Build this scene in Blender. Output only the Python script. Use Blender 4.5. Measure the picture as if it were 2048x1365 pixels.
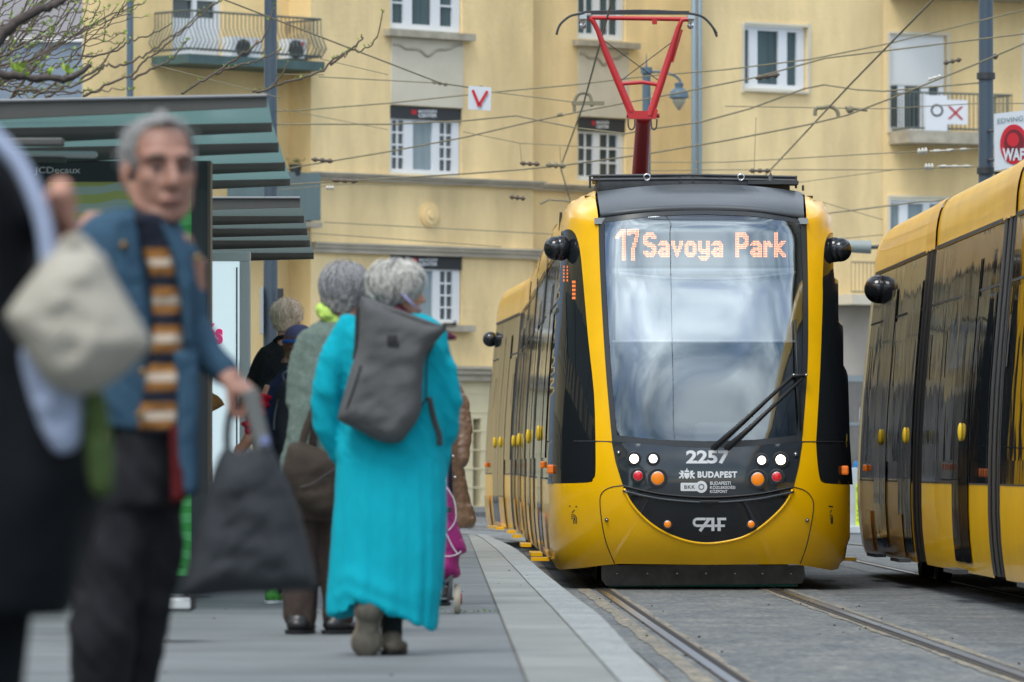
import bpy, bmesh, math, random
from mathutils import Vector, Matrix, noise
from mathutils.geometry import delaunay_2d_cdt
R = math.radians
random.seed(7)
for o in list(bpy.data.objects): bpy.data.objects.remove(o)
SC = bpy.context.scene
COL = SC.collection

# ---------------------------------------------------------------- camera, sky, sun
F, CX, HY, CZ = 11378.0, 1024.0, 930.0, 1.02     # focal length in photo pixels, axis column, horizon row, eye height
cam_d = bpy.data.cameras.new('camera'); cam = bpy.data.objects.new('camera', cam_d); COL.objects.link(cam)
cam_d.lens = 200; cam_d.sensor_width = 36; cam_d.shift_y = (HY - 682.5) / 2048
cam_d.clip_start = 0.5; cam_d.clip_end = 3000
cam.location = (0, 0, CZ); cam.rotation_euler = (R(90), 0, 0)
cam_d.dof.use_dof = True; cam_d.dof.focus_distance = 45.6; cam_d.dof.aperture_fstop = 5.6; cam_d.dof.aperture_blades = 9
SC.camera = cam
SUN_EL, SUN_AZ = R(58), R(208)      # azimuth clockwise from +Y: behind the camera, to the left
wd = bpy.data.worlds.new('World'); SC.world = wd; wd.use_nodes = True
nt = wd.node_tree; nt.nodes.clear()
wo = nt.nodes.new('ShaderNodeOutputWorld'); bg = nt.nodes.new('ShaderNodeBackground'); bg.inputs[1].default_value = 0.1
sky = nt.nodes.new('ShaderNodeTexSky'); sky.sky_type = 'NISHITA'; sky.sun_disc = False
sky.sun_elevation = SUN_EL; sky.sun_rotation = SUN_AZ
tc = nt.nodes.new('ShaderNodeTexCoord'); mp = nt.nodes.new('ShaderNodeMapping'); mp.inputs['Scale'].default_value = (1.6, 1.6, 4.2); mp.inputs['Location'].default_value = (3.1, .4, .85)
n1 = nt.nodes.new('ShaderNodeTexNoise'); n1.inputs['Scale'].default_value = 1.6; n1.inputs['Detail'].default_value = 5; n1.inputs['Roughness'].default_value = .55; n1.inputs['Distortion'].default_value = .6
cr_ = nt.nodes.new('ShaderNodeValToRGB'); cr_.color_ramp.elements[0].position = .34; cr_.color_ramp.elements[1].position = .56
n2 = nt.nodes.new('ShaderNodeTexNoise'); n2.inputs['Scale'].default_value = 1.7; n2.inputs['Detail'].default_value = 4; n2.inputs['Distortion'].default_value = .3
cc = nt.nodes.new('ShaderNodeValToRGB'); cc.color_ramp.elements[0].position = .36; cc.color_ramp.elements[0].color = (1.9, 2.7, 3.6, 1); cc.color_ramp.elements[1].position = .66; cc.color_ramp.elements[1].color = (15., 15.4, 15.6, 1)
mx = nt.nodes.new('ShaderNodeMix'); mx.data_type = 'RGBA'
L = nt.links.new
L(tc.outputs['Generated'], mp.inputs[0]); L(mp.outputs[0], n1.inputs['Vector']); L(mp.outputs[0], n2.inputs['Vector'])
L(n1.outputs['Fac'], cr_.inputs[0]); L(n2.outputs['Fac'], cc.inputs[0]); L(cr_.outputs[0], mx.inputs[0]); L(sky.outputs[0], mx.inputs[6]); L(cc.outputs[0], mx.inputs[7])
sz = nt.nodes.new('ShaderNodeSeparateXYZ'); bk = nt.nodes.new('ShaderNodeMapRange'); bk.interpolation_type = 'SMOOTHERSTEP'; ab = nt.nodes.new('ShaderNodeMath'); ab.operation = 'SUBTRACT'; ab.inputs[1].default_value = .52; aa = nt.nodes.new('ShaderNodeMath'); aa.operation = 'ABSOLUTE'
bk.inputs['From Min'].default_value = .0; bk.inputs['From Max'].default_value = .17; bk.inputs['To Min'].default_value = 1.9; bk.inputs['To Max'].default_value = 1.0; vs0 = nt.nodes.new('ShaderNodeVectorMath'); vs0.operation = 'SCALE'     # sky brightened in a band all round, added for a white windscreen reflection
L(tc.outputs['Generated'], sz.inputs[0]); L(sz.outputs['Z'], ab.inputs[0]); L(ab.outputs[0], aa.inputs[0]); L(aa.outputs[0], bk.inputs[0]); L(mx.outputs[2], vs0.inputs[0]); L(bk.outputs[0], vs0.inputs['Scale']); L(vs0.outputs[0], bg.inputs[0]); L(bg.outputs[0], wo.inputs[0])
sd = bpy.data.lights.new('sun', 'SUN'); sd.energy = 1.5; sd.angle = R(25); sd.color = (1, .95, .88)
sun = bpy.data.objects.new('sun', sd); COL.objects.link(sun)
sdir = Vector((math.sin(SUN_AZ) * math.cos(SUN_EL), math.cos(SUN_AZ) * math.cos(SUN_EL), math.sin(SUN_EL)))
sun.rotation_euler = sdir.to_track_quat('Z', 'Y').to_euler(); sun.location = sdir * 60
SC.view_settings.view_transform = 'Standard'; SC.view_settings.look = 'None'; SC.view_settings.gamma = 1
SC.view_settings.exposure = 0.6
SC.cycles.max_bounces = 10; SC.cycles.glossy_bounces = 6; SC.cycles.transparent_max_bounces = 16

# ---------------------------------------------------------------- materials
def mat(name, col, rough=.6, metal=0, spec=.5, bump=None, var=None, coat=0, emit=None, trans=0, alpha=1, sheen=0):
    """bump=(scale, strength, detail, stretch)   var=(scale, amount[, stretch])"""
    m = bpy.data.materials.new(name); m.use_nodes = True
    t = m.node_tree; b = t.nodes['Principled BSDF']; l = t.links.new
    b.inputs['Base Color'].default_value = (*col, 1); b.inputs['Roughness'].default_value = rough
    b.inputs['Metallic'].default_value = metal; b.inputs['Specular IOR Level'].default_value = spec
    b.inputs['Coat Weight'].default_value = coat; b.inputs['Coat Roughness'].default_value = .04
    if sheen: b.inputs['Specular IOR Level'].default_value = .18
    if trans: b.inputs['Transmission Weight'].default_value = trans
    if alpha < 1: b.inputs['Alpha'].default_value = alpha
    if emit: b.inputs['Emission Color'].default_value = (*emit[0], 1); b.inputs['Emission Strength'].default_value = emit[1]
    c = t.nodes.new('ShaderNodeTexCoord')
    if var:
        mpn = t.nodes.new('ShaderNodeMapping'); mpn.inputs['Scale'].default_value = var[2] if len(var) > 2 else (1, 1, 1)
        n = t.nodes.new('ShaderNodeTexNoise'); n.inputs['Scale'].default_value = var[0]; n.inputs['Detail'].default_value = 6; n.inputs['Roughness'].default_value = .6
        rp = t.nodes.new('ShaderNodeMapRange'); rp.inputs['From Min'].default_value = .3; rp.inputs['From Max'].default_value = .7
        rp.inputs['To Min'].default_value = 1 - var[1]; rp.inputs['To Max'].default_value = 1 + var[1]
        vm = t.nodes.new('ShaderNodeVectorMath'); vm.operation = 'SCALE'; vm.inputs[0].default_value = col
        l(c.outputs['Object'], mpn.inputs[0]); l(mpn.outputs[0], n.inputs['Vector']); l(n.outputs['Fac'], rp.inputs[0]); l(rp.outputs[0], vm.inputs['Scale']); l(vm.outputs[0], b.inputs['Base Color'])
    if bump:
        mpn = t.nodes.new('ShaderNodeMapping'); mpn.inputs['Scale'].default_value = bump[3] if len(bump) > 3 else (1, 1, 1)
        n = t.nodes.new('ShaderNodeTexNoise'); n.inputs['Scale'].default_value = bump[0]; n.inputs['Detail'].default_value = bump[2] if len(bump) > 2 else 3
        bp = t.nodes.new('ShaderNodeBump'); bp.inputs['Strength'].default_value = 1; bp.inputs['Distance'].default_value = bump[1]
        l(c.outputs['Object'], mpn.inputs[0]); l(mpn.outputs[0], n.inputs['Vector']); l(n.outputs['Fac'], bp.inputs['Height']); l(bp.outputs[0], b.inputs['Normal'])
    return m

def glass_mat(name, tint, gloss, rough=.02, bump=None):
    m = bpy.data.materials.new(name); m.use_nodes = True
    t = m.node_tree; t.nodes.clear(); l = t.links.new
    o = t.nodes.new('ShaderNodeOutputMaterial'); tr = t.nodes.new('ShaderNodeBsdfTransparent'); tr.inputs[0].default_value = (*tint, 1)
    g = t.nodes.new('ShaderNodeBsdfGlossy'); g.inputs['Roughness'].default_value = rough; g.inputs[0].default_value = (.80, .92, 1, 1)
    lw = t.nodes.new('ShaderNodeLayerWeight'); lw.inputs[0].default_value = .35
    mr = t.nodes.new('ShaderNodeMapRange'); mr.inputs['To Min'].default_value = gloss; mr.inputs['To Max'].default_value = 1
    ms = t.nodes.new('ShaderNodeMixShader'); l(lw.outputs['Fresnel'], mr.inputs[0]); l(mr.outputs[0], ms.inputs[0])
    l(tr.outputs[0], ms.inputs[1]); l(g.outputs[0], ms.inputs[2]); l(ms.outputs[0], o.inputs[0])
    if bump:
        c = t.nodes.new('ShaderNodeTexCoord'); n = t.nodes.new('ShaderNodeTexNoise'); n.inputs['Scale'].default_value = bump[0]
        bp = t.nodes.new('ShaderNodeBump'); bp.inputs['Distance'].default_value = bump[1]
        l(c.outputs['Object'], n.inputs['Vector']); l(n.outputs['Fac'], bp.inputs['Height']); l(bp.outputs[0], g.inputs['Normal'])
    return m

def trans_mat(name, col):
    m = bpy.data.materials.new(name); m.use_nodes = True; t = m.node_tree; l = t.links.new; b = t.nodes['Principled BSDF']; o = t.nodes['Material Output']
    b.inputs['Base Color'].default_value = (*col, 1); b.inputs['Roughness'].default_value = .25
    tr = t.nodes.new('ShaderNodeBsdfTranslucent'); tr.inputs[0].default_value = (*col, 1); ms = t.nodes.new('ShaderNodeMixShader'); ms.inputs[0].default_value = .72
    l(b.outputs[0], ms.inputs[1]); l(tr.outputs[0], ms.inputs[2]); l(ms.outputs[0], o.inputs[0]); return m
# ---------------------------------------------------------------- scene graph helpers
WM = {}       # world matrix of every parent
def tag(o, label=None, cat=None, group=None, kind=None):
    if label: o['label'] = label
    if cat: o['category'] = cat
    if group: o['group'] = group
    if kind: o['kind'] = kind
    return o
def thing(name, label, cat, loc=(0, 0, 0), rotz=0, group=None):
    o = bpy.data.objects.new(name, None); COL.objects.link(o); o.empty_display_size = .2
    o.location = loc; o.rotation_euler = (0, 0, rotz)
    WM[o.name] = Matrix.Translation(Vector(loc)) @ Matrix.Rotation(rotz, 4, 'Z')
    return tag(o, label, cat, group)

def P(px, py, Y): return Vector(((px - CX) * Y / F, Y, CZ + (HY - py) * Y / F))
def Z_at(py, Y): return CZ + (HY - py) * Y / F
def X_at(px, Y): return (px - CX) * Y / F

class MB:
    def __init__(s): s.v = []; s.f = []; s.mi = []; s.cur = 0
    def add(s, vs, fs, mi=None):
        n = len(s.v); s.v += [Vector(v) for v in vs]; s.f += [tuple(n + i for i in f) for f in fs]
        s.mi += [s.cur if mi is None else mi] * len(fs)
    def box(s, c, size, rot=None, bev=0, mi=None):
        hx, hy, hz = size[0] / 2, size[1] / 2, size[2] / 2
        if bev:
            bm = bmesh.new(); bmesh.ops.create_cube(bm, size=1)
            for v in bm.verts: v.co = Vector((v.co.x * size[0], v.co.y * size[1], v.co.z * size[2]))
            bmesh.ops.bevel(bm, geom=list(bm.edges), offset=bev, segments=2, affect='EDGES', profile=.5)
            vs = [v.co.copy() for v in bm.verts]; bm.verts.index_update(); fs = [[v.index for v in f.verts] for f in bm.faces]; bm.free()
        else:
            vs = [Vector((x, y, z)) for x in (-hx, hx) for y in (-hy, hy) for z in (-hz, hz)]
            fs = [(0, 1, 3, 2), (4, 6, 7, 5), (0, 4, 5, 1), (2, 3, 7, 6), (0, 2, 6, 4), (1, 5, 7, 3)]
        M = rot if rot is not None else Matrix.Identity(3)
        if not isinstance(M, Matrix): M = Matrix.Rotation(M, 3, 'Z')
        s.add([M.to_3x3() @ v + Vector(c) for v in vs], fs, mi); return s
    def tube(s, pts, r, n=10, caps=True, mi=None, flat=None):
        pts = [Vector(p) for p in pts]; rr = r if isinstance(r, (list, tuple)) else [r] * len(pts)
        vs, fs = [], []; prev = None
        for i, p in enumerate(pts):
            t = (pts[min(i + 1, len(pts) - 1)] - pts[max(i - 1, 0)]).normalized()
            if prev is None:
                a = Vector((0, 0, 1)) if abs(t.z) < .9 else Vector((0, 1, 0)); u = t.cross(a).normalized()
            else:
                u = (prev - t * prev.dot(t)).normalized()
            w = t.cross(u); prev = u
            for k in range(n):
                a = 2 * math.pi * k / n; vs.append(p + (u * math.cos(a) + w * math.sin(a) * (flat or 1)) * rr[i])
        for i in range(len(pts) - 1):
            for k in range(n):
                a = i * n + k; b = i * n + (k + 1) % n; fs.append((a, b, b + n, a + n))
        if caps: fs.append(tuple(range(n))[::-1]); fs.append(tuple(range((len(pts) - 1) * n, len(pts) * n)))
        s.add(vs, fs, mi); return s
    def loft(s, rings, caps=True, mi=None, closed=True):
        n = len(rings[0]); vs = [v for r_ in rings for v in r_]; fs = []
        for i in range(len(rings) - 1):
            for k in range(n if closed else n - 1):
                a = i * n + k; b = i * n + (k + 1) % n; fs.append((a, b, b + n, a + n))
        if caps: fs.append(tuple(range(n))[::-1]); fs.append(tuple(range((len(rings) - 1) * n, len(rings) * n)))
        s.add(vs, fs, mi); return s
    def ell(s, c, r, n=14, m=9, rot=None, mi=None):
        vs, fs = [], []; c = Vector(c); M = rot if rot is not None else Matrix.Identity(3)
        if not isinstance(r, (tuple, list, Vector)): r = (r, r, r)
        for i in range(m + 1):
            ph = math.pi * i / m
            for k in range(n):
                th = 2 * math.pi * k / n
                vs.append(c + M @ Vector((r[0] * math.sin(ph) * math.cos(th), r[1] * math.sin(ph) * math.sin(th), r[2] * math.cos(ph))))
        for i in range(m):
            for k in range(n):
                a = i * n + k; b = i * n + (k + 1) % n; fs.append((a, a + n, b + n, b))
        s.add(vs, fs, mi); return s
    def prism(s, poly, vec, mi=None):
        """closed planar polygon (3-D points) pushed along vec"""
        vec = Vector(vec); n = len(poly); vs = [Vector(p) for p in poly] + [Vector(p) + vec for p in poly]
        fs = [tuple(range(n))[::-1], tuple(range(n, 2 * n))] + [(k, (k + 1) % n, (k + 1) % n + n, k + n) for k in range(n)]
        s.add(vs, fs, mi); return s
    def quad(s, a, b, c, d, mi=None): s.add([a, b, c, d], [(0, 1, 2, 3)], mi); return s
    def build(s, name, m, parent=None, smooth=False, label=None, cat=None, group=None, kind=None, origin=None, angle=None):
        me = bpy.data.meshes.new(name)
        if parent is not None:
            Mi = WM[parent.name].inverted(); vs = [Mi @ v for v in s.v]
        else:
            if origin is None:
                xs = [v.x for v in s.v]; ys = [v.y for v in s.v]; zs = [v.z for v in s.v]
                origin = Vector(((min(xs) + max(xs)) / 2, (min(ys) + max(ys)) / 2, min(zs)))
            origin = Vector(origin); vs = [v - origin for v in s.v]
        me.from_pydata([tuple(v) for v in vs], [], s.f)
        for mm in (m if isinstance(m, (list, tuple)) else [m]): me.materials.append(mm)
        me.polygons.foreach_set('material_index', s.mi)
        bm = bmesh.new(); bm.from_mesh(me); bmesh.ops.remove_doubles(bm, verts=bm.verts, dist=1e-5); bmesh.ops.recalc_face_normals(bm, faces=bm.faces); bm.to_mesh(me); bm.free()
        if smooth:
            for p in me.polygons: p.use_smooth = True
            if angle: me.set_sharp_from_angle(angle=angle)
        me.update()
        o = bpy.data.objects.new(name, me); COL.objects.link(o)
        if parent is not None:
            o.parent = parent; WM[o.name] = WM[parent.name].copy()
        else:
            o.location = origin; WM[o.name] = Matrix.Translation(origin)
        return tag(o, label, cat, group, kind)

def split(mb):
    """connected pieces of an MB as separate MBs"""
    key = {}; par = list(range(len(mb.v)))
    def find(a):
        while par[a] != a: par[a] = par[par[a]]; a = par[a]
        return a
    for i, v in enumerate(mb.v):
        k = (round(v.x, 4), round(v.y, 4), round(v.z, 4))
        if k in key: par[find(i)] = find(key[k])
        else: key[k] = i
    for f in mb.f:
        for k in f[1:]: par[find(k)] = find(f[0])
    out = {}
    for f, mi in zip(mb.f, mb.mi):
        r = find(f[0])
        if r not in out: out[r] = (MB(), {})
        m, mp_ = out[r]; nf = []
        for k in f:
            if k not in mp_: mp_[k] = len(m.v); m.v.append(mb.v[k])
            nf.append(mp_[k])
        m.f.append(tuple(nf)); m.mi.append(mi)
    return [m for m, _ in out.values()]
def build_each(mb, name, m, parent, **kw): return [p.build(name, m, parent, **kw) for p in split(mb)]

def blob(mb, voxel, it=4, fac=.5):
    """fuse overlapping shapes of an MB into one continuous skin; returns a new MB"""
    me = bpy.data.meshes.new('tmp'); me.from_pydata([tuple(v) for v in mb.v], [], mb.f)
    bm = bmesh.new(); bm.from_mesh(me); bmesh.ops.remove_doubles(bm, verts=bm.verts, dist=1e-6); bmesh.ops.recalc_face_normals(bm, faces=bm.faces); bm.to_mesh(me); bm.free()
    o = bpy.data.objects.new('tmp', me); COL.objects.link(o)
    r = o.modifiers.new('r', 'REMESH'); r.mode = 'VOXEL'; r.voxel_size = voxel
    if it: s_ = o.modifiers.new('s', 'SMOOTH'); s_.iterations = it; s_.factor = fac
    dg = bpy.context.evaluated_depsgraph_get(); ev = o.evaluated_get(dg); m2 = bpy.data.meshes.new_from_object(ev)
    out = MB(); out.v = [v.co.copy() for v in m2.vertices]; out.f = [tuple(p.vertices) for p in m2.polygons]; out.mi = [0] * len(out.f)
    bpy.data.objects.remove(o); bpy.data.meshes.remove(me); bpy.data.meshes.remove(m2)
    return out
def displace(mb, fn):
    """move every vertex along its normal by fn(position)"""
    nv = [Vector((0, 0, 0)) for _ in mb.v]
    for f in mb.f:
        a, b, c = mb.v[f[0]], mb.v[f[1]], mb.v[f[2]]; n = (b - a).cross(c - a)
        for i in f: nv[i] += n
    mb.v = [v + (n.normalized() * fn(v, n.normalized()) if n.length > 0 else Vector()) for v, n in zip(mb.v, nv)]
    return mb
def colour_by(mb, fn):
    for i, f in enumerate(mb.f):
        c = Vector()
        for k in f: c += mb.v[k]
        mb.mi[i] = fn(c / len(f))
    return mb

def cr(pts, n=6, closed=False):
    """Catmull-Rom through points (any dimension)"""
    pts = [Vector(p) for p in pts]; N = len(pts); out = []
    rng = N if closed else N - 1
    for i in range(rng):
        g = (lambda k: pts[k % N]) if closed else (lambda k: pts[max(0, min(N - 1, k))])
        p0, p1, p2, p3 = g(i - 1), g(i), g(i + 1), g(i + 2)
        for k in range(n):
            t = k / n
            out.append(.5 * ((2 * p1) + (p2 - p0) * t + (2 * p0 - 5 * p1 + 4 * p2 - p3) * t * t + (3 * p1 - p0 - 3 * p2 + p3) * t ** 3))
    if not closed: out.append(pts[-1])
    return out
def interp(x, tab):
    if x <= tab[0][0]: return tab[0][1]
    for (a, b), (c, d) in zip(tab, tab[1:]):
        if x <= c: return b + (d - b) * (x - a) / (c - a)
    return tab[-1][1]

def cdt(poly, step):
    """triangulate a 2-D polygon with an inner grid of points"""
    P2 = [Vector((p[0], p[1])) for p in poly]
    out = []
    for i, p in enumerate(P2):                      # resample the border
        q = P2[(i + 1) % len(P2)]; k = max(1, int((q - p).length / step))
        out += [p + (q - p) * (j / k) for j in range(k)]
    nb = len(out); xs = [p.x for p in out]; ys = [p.y for p in out]
    def inside(x, y):
        c = False; j = nb - 1
        for i in range(nb):
            if (out[i].y > y) != (out[j].y > y) and x < (out[j].x - out[i].x) * (y - out[i].y) / (out[j].y - out[i].y) + out[i].x: c = not c
            j = i
        return c
    vs = list(out); y = min(ys) + step * .5
    while y < max(ys):
        x = min(xs) + step * .5
        while x < max(xs):
            if inside(x, y) and min((p - Vector((x, y))).length_squared for p in out) > (step * .45) ** 2: vs.append(Vector((x, y)))
            x += step
        y += step
    r = delaunay_2d_cdt(vs, [(i, (i + 1) % nb) for i in range(nb)], [], 1, 1e-6)
    return r[0], r[2]

FONT_CACHE = {}
def text2d(s, bold=0.0, spacing=1.0):
    """glyph outlines of the built-in font as (verts2d, faces), baseline at 0"""
    k = (s, bold, spacing)
    if k in FONT_CACHE: return FONT_CACHE[k]
    c = bpy.data.curves.new('txt', 'FONT'); c.body = s; c.size = 1; c.offset = bold; c.resolution_u = 3; c.space_character = spacing; c.fill_mode = 'FRONT' if hasattr(c, 'fill_mode') else c.fill_mode
    o = bpy.data.objects.new('txt', c); COL.objects.link(o)
    dg = bpy.context.evaluated_depsgraph_get(); me = bpy.data.meshes.new_from_object(o.evaluated_get(dg))
    r = ([(v.co.x, v.co.y) for v in me.vertices], [tuple(p.vertices) for p in me.polygons])
    bpy.data.objects.remove(o); bpy.data.curves.remove(c); bpy.data.meshes.remove(me)
    FONT_CACHE[k] = r; return r
def text_fit(s, x0, y0, x1, y1, fn, mb, bold=.02, spacing=1.0, slab=0):
    """text stretched to the box (x0,y0)-(x1,y1) [y0 = top], every vertex through fn(x, y)"""
    vs, fs = text2d(s, bold, spacing)
    if not vs: return
    ax, bx = min(v[0] for v in vs), max(v[0] for v in vs); ay, by = min(v[1] for v in vs), max(v[1] for v in vs)
    mb.add([fn(x0 + (v[0] - ax) / (bx - ax) * (x1 - x0), y1 - (v[1] - ay) / (by - ay) * (y1 - y0)) for v in vs], fs)

def cap_gloss(name, col, fmax, rough, bump):
    """dark lacquer or tinted glass with a limited mirror strength and slightly uneven panels"""
    m = bpy.data.materials.new(name); m.use_nodes = True; t = m.node_tree; l = t.links.new; b = t.nodes['Principled BSDF']; o = t.nodes['Material Output']
    b.inputs['Base Color'].default_value = (*col, 1); b.inputs['Roughness'].default_value = .3; b.inputs['Specular IOR Level'].default_value = 0
    g = t.nodes.new('ShaderNodeBsdfGlossy'); g.inputs['Roughness'].default_value = rough; g.inputs[0].default_value = (.95, .97, 1, 1)
    lw = t.nodes.new('ShaderNodeLayerWeight'); lw.inputs[0].default_value = .33; mr = t.nodes.new('ShaderNodeMapRange'); mr.inputs['To Min'].default_value = .02; mr.inputs['To Max'].default_value = fmax
    ms = t.nodes.new('ShaderNodeMixShader'); c = t.nodes.new('ShaderNodeTexCoord'); mp = t.nodes.new('ShaderNodeMapping'); mp.inputs['Scale'].default_value = bump[2]
    n = t.nodes.new('ShaderNodeTexNoise'); n.inputs['Scale'].default_value = bump[0]; n.inputs['Detail'].default_value = 3; bp = t.nodes.new('ShaderNodeBump'); bp.inputs['Distance'].default_value = bump[1]
    l(c.outputs['Object'], mp.inputs[0]); l(mp.outputs[0], n.inputs['Vector']); l(n.outputs['Fac'], bp.inputs['Height']); l(bp.outputs[0], g.inputs['Normal'])
    l(lw.outputs['Fresnel'], mr.inputs[0]); l(mr.outputs[0], ms.inputs[0]); l(b.outputs[0], ms.inputs[1]); l(g.outputs[0], ms.inputs[2]); l(ms.outputs[0], o.inputs[0]); return m
M = {}
M['yellow'] = mat('tram_yellow_paint', (.90, .50, .0), .3, coat=.35, spec=.35, bump=(1.2, .002, 2), var=(1.7, .09))
M['blackgloss'] = cap_gloss('tram_black_gloss', (.014, .016, .019),   .72, .05, (1.3, .010, (1, .7, .35)))
M['maskblack'] = mat('tram_front_black', (.026, .034, .042), .07, coat=1, spec=.5, bump=(1.6, .002, 1))
M['frameblack'] = mat('windscreen_border', (.028, .034, .04), .35)
M['roofblack'] = mat('tram_roof_satin', (.062, .075, .088), .42, var=(3, .12))
M['rubber'] = mat('black_rubber', (.015, .016, .018), .55)
M['darkmetal'] = mat('dark_metal', (.05, .055, .06), .5, metal=.3, var=(5, .3))
M['underframe'] = mat('underframe', (.03, .031, .033), .7, var=(6, .35))
M['apron'] = mat('front_apron', (.20, .205, .205), .6, var=(5, .35))
M['white'] = mat('white_lettering', (.72, .76, .8), .5)
M['chrome'] = mat('bright_steel', (.65, .66, .68), .25, metal=1)
M['windscreen'] = glass_mat('windscreen_glass', (.93, .97, .99), .16, .015, (1.1, .0012))
M['red'] = mat('pantograph_red', (.52, .02, .025), .4, coat=.3)
M['darkred'] = mat('pantograph_dark_red', (.34, .010, .012), .45, coat=.2)
M['pearl'] = mat('blind_fabric', (.88, .90, .92), .8)
# ---------------------------------------------------------------- tram body shape (local: x across, y back from the nose, z up)
WT = [(.10, 1.16), (.18, 1.19), (.25, 1.225), (.5, 1.255), (.75, 1.265), (1.2, 1.26), (1.7, 1.235), (2.37, 1.18), (2.85, 1.14), (2.97, 1.135), (3.08, 1.12), (3.16, 1.10), (3.22, 1.07), (3.26, 1.035), (3.30, .96), (3.34, .80)]
YC = [(.1, .34), (.3, .16), (.5, .06), (.8, 0), (1.1, .01), (1.25, .035)] + [(1.25 + .172 * k, .035 + .15 * .172 * k + .0625 * (.172 * k) ** 2) for k in range(1, 11)] + [(3.1, .60), (3.2, .78), (3.3, 1.1)]
def fine(tab):
    p = cr([(a, b_, 0) for a, b_ in tab], 8); return [(q.x, q.y) for q in p]
WT = fine(WT); YC = fine([(.1, .34), (.3, .16), (.5, .06), (.8, .0), (1.1, .012), (1.4, .058), (1.9, .160), (2.4, .285), (2.7, .372), (2.95, .450), (3.05, .480), (3.12, .56), (3.2, .76), (3.3, 1.15)])
def hw(z): return interp(z, WT)
LN, NN = 1.4, 3.5
def fy(x, z):
    u = min(1, abs(x) / hw(z)); return interp(z, YC) + LN * (1 - (1 - u ** NN) ** (1 / NN))

ZS = [.2, .25, .35, .5, .7, .9, 1.1, 1.3, 1.6, 1.9, 2.2, 2.5, 2.7, 2.85, 2.93, 3.0, 3.08, 3.15, 3.2, 3.24, 3.27, 3.29]
def body_rows(z0, z1): return sorted(set([z0, z1] + [z for z in ZS if z0 < z < z1]))

class Frame:
    """module frame: local (x, y, z) -> world"""
    def __init__(s, a, b, zs=1.0):
        s.zs = zs
        a, b = Vector((a[0], a[1], 0)), Vector((b[0], b[1], 0)); s.o = a; s.d = (b - a).normalized(); s.n = Vector((s.d.y, -s.d.x, 0)); s.len = (b - a).length
    def __call__(s, x, y, z): return s.o + s.n * x + s.d * y + Vector((0, 0, z * s.zs))

def side_strip(mb, fr, sx, z0, z1, y0, y1, off=0, mi=None, ny=1, start=None):
    zs = body_rows(z0, z1); vs, fs = [], []; n = ny + 1
    for z in zs:
        for j in range(n):
            ya = y0 if start is None else start(z)
            vs.append(fr(sx * (hw(z) + off), ya + (y1 - ya) * j / ny, z))
    for i in range(len(zs) - 1):
        for j in range(ny):
            a = i * n + j; fs.append((a, a + 1, a + n + 1, a + n))
    mb.add(vs, fs, mi)

def nose(mb_y, mb_b, fr, sy, yoff):
    """plain cab end used where the nose faces away; sy=+1 nose towards -y"""
    us = [-1, -.98, -.94, -.88, -.8, -.68, -.5, -.25, 0, .25, .5, .68, .8, .88, .94, .98, 1]
    zs = [.2, .3, .5, .7, .9, 1.0, 1.25, 1.6, 2.0, 2.4, 2.7, 2.9, 3.0, 3.1, 3.2, 3.28]
    g = [[fr(u * hw(z), yoff + sy * fy(u * hw(z), z), z) for u in us] for z in zs]
    for i in range(len(zs) - 1):
        for j in range(len(us) - 1):
            um = abs(us[j] + us[j + 1]) / 2; zm = (zs[i] + zs[i + 1]) / 2
            black = (.9 < zm < 3.0 and (um < .7 or (um > .78 and zm < 2.75)))
            (mb_b if black else mb_y).quad(g[i][j], g[i][j + 1], g[i + 1][j + 1], g[i + 1][j])

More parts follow.
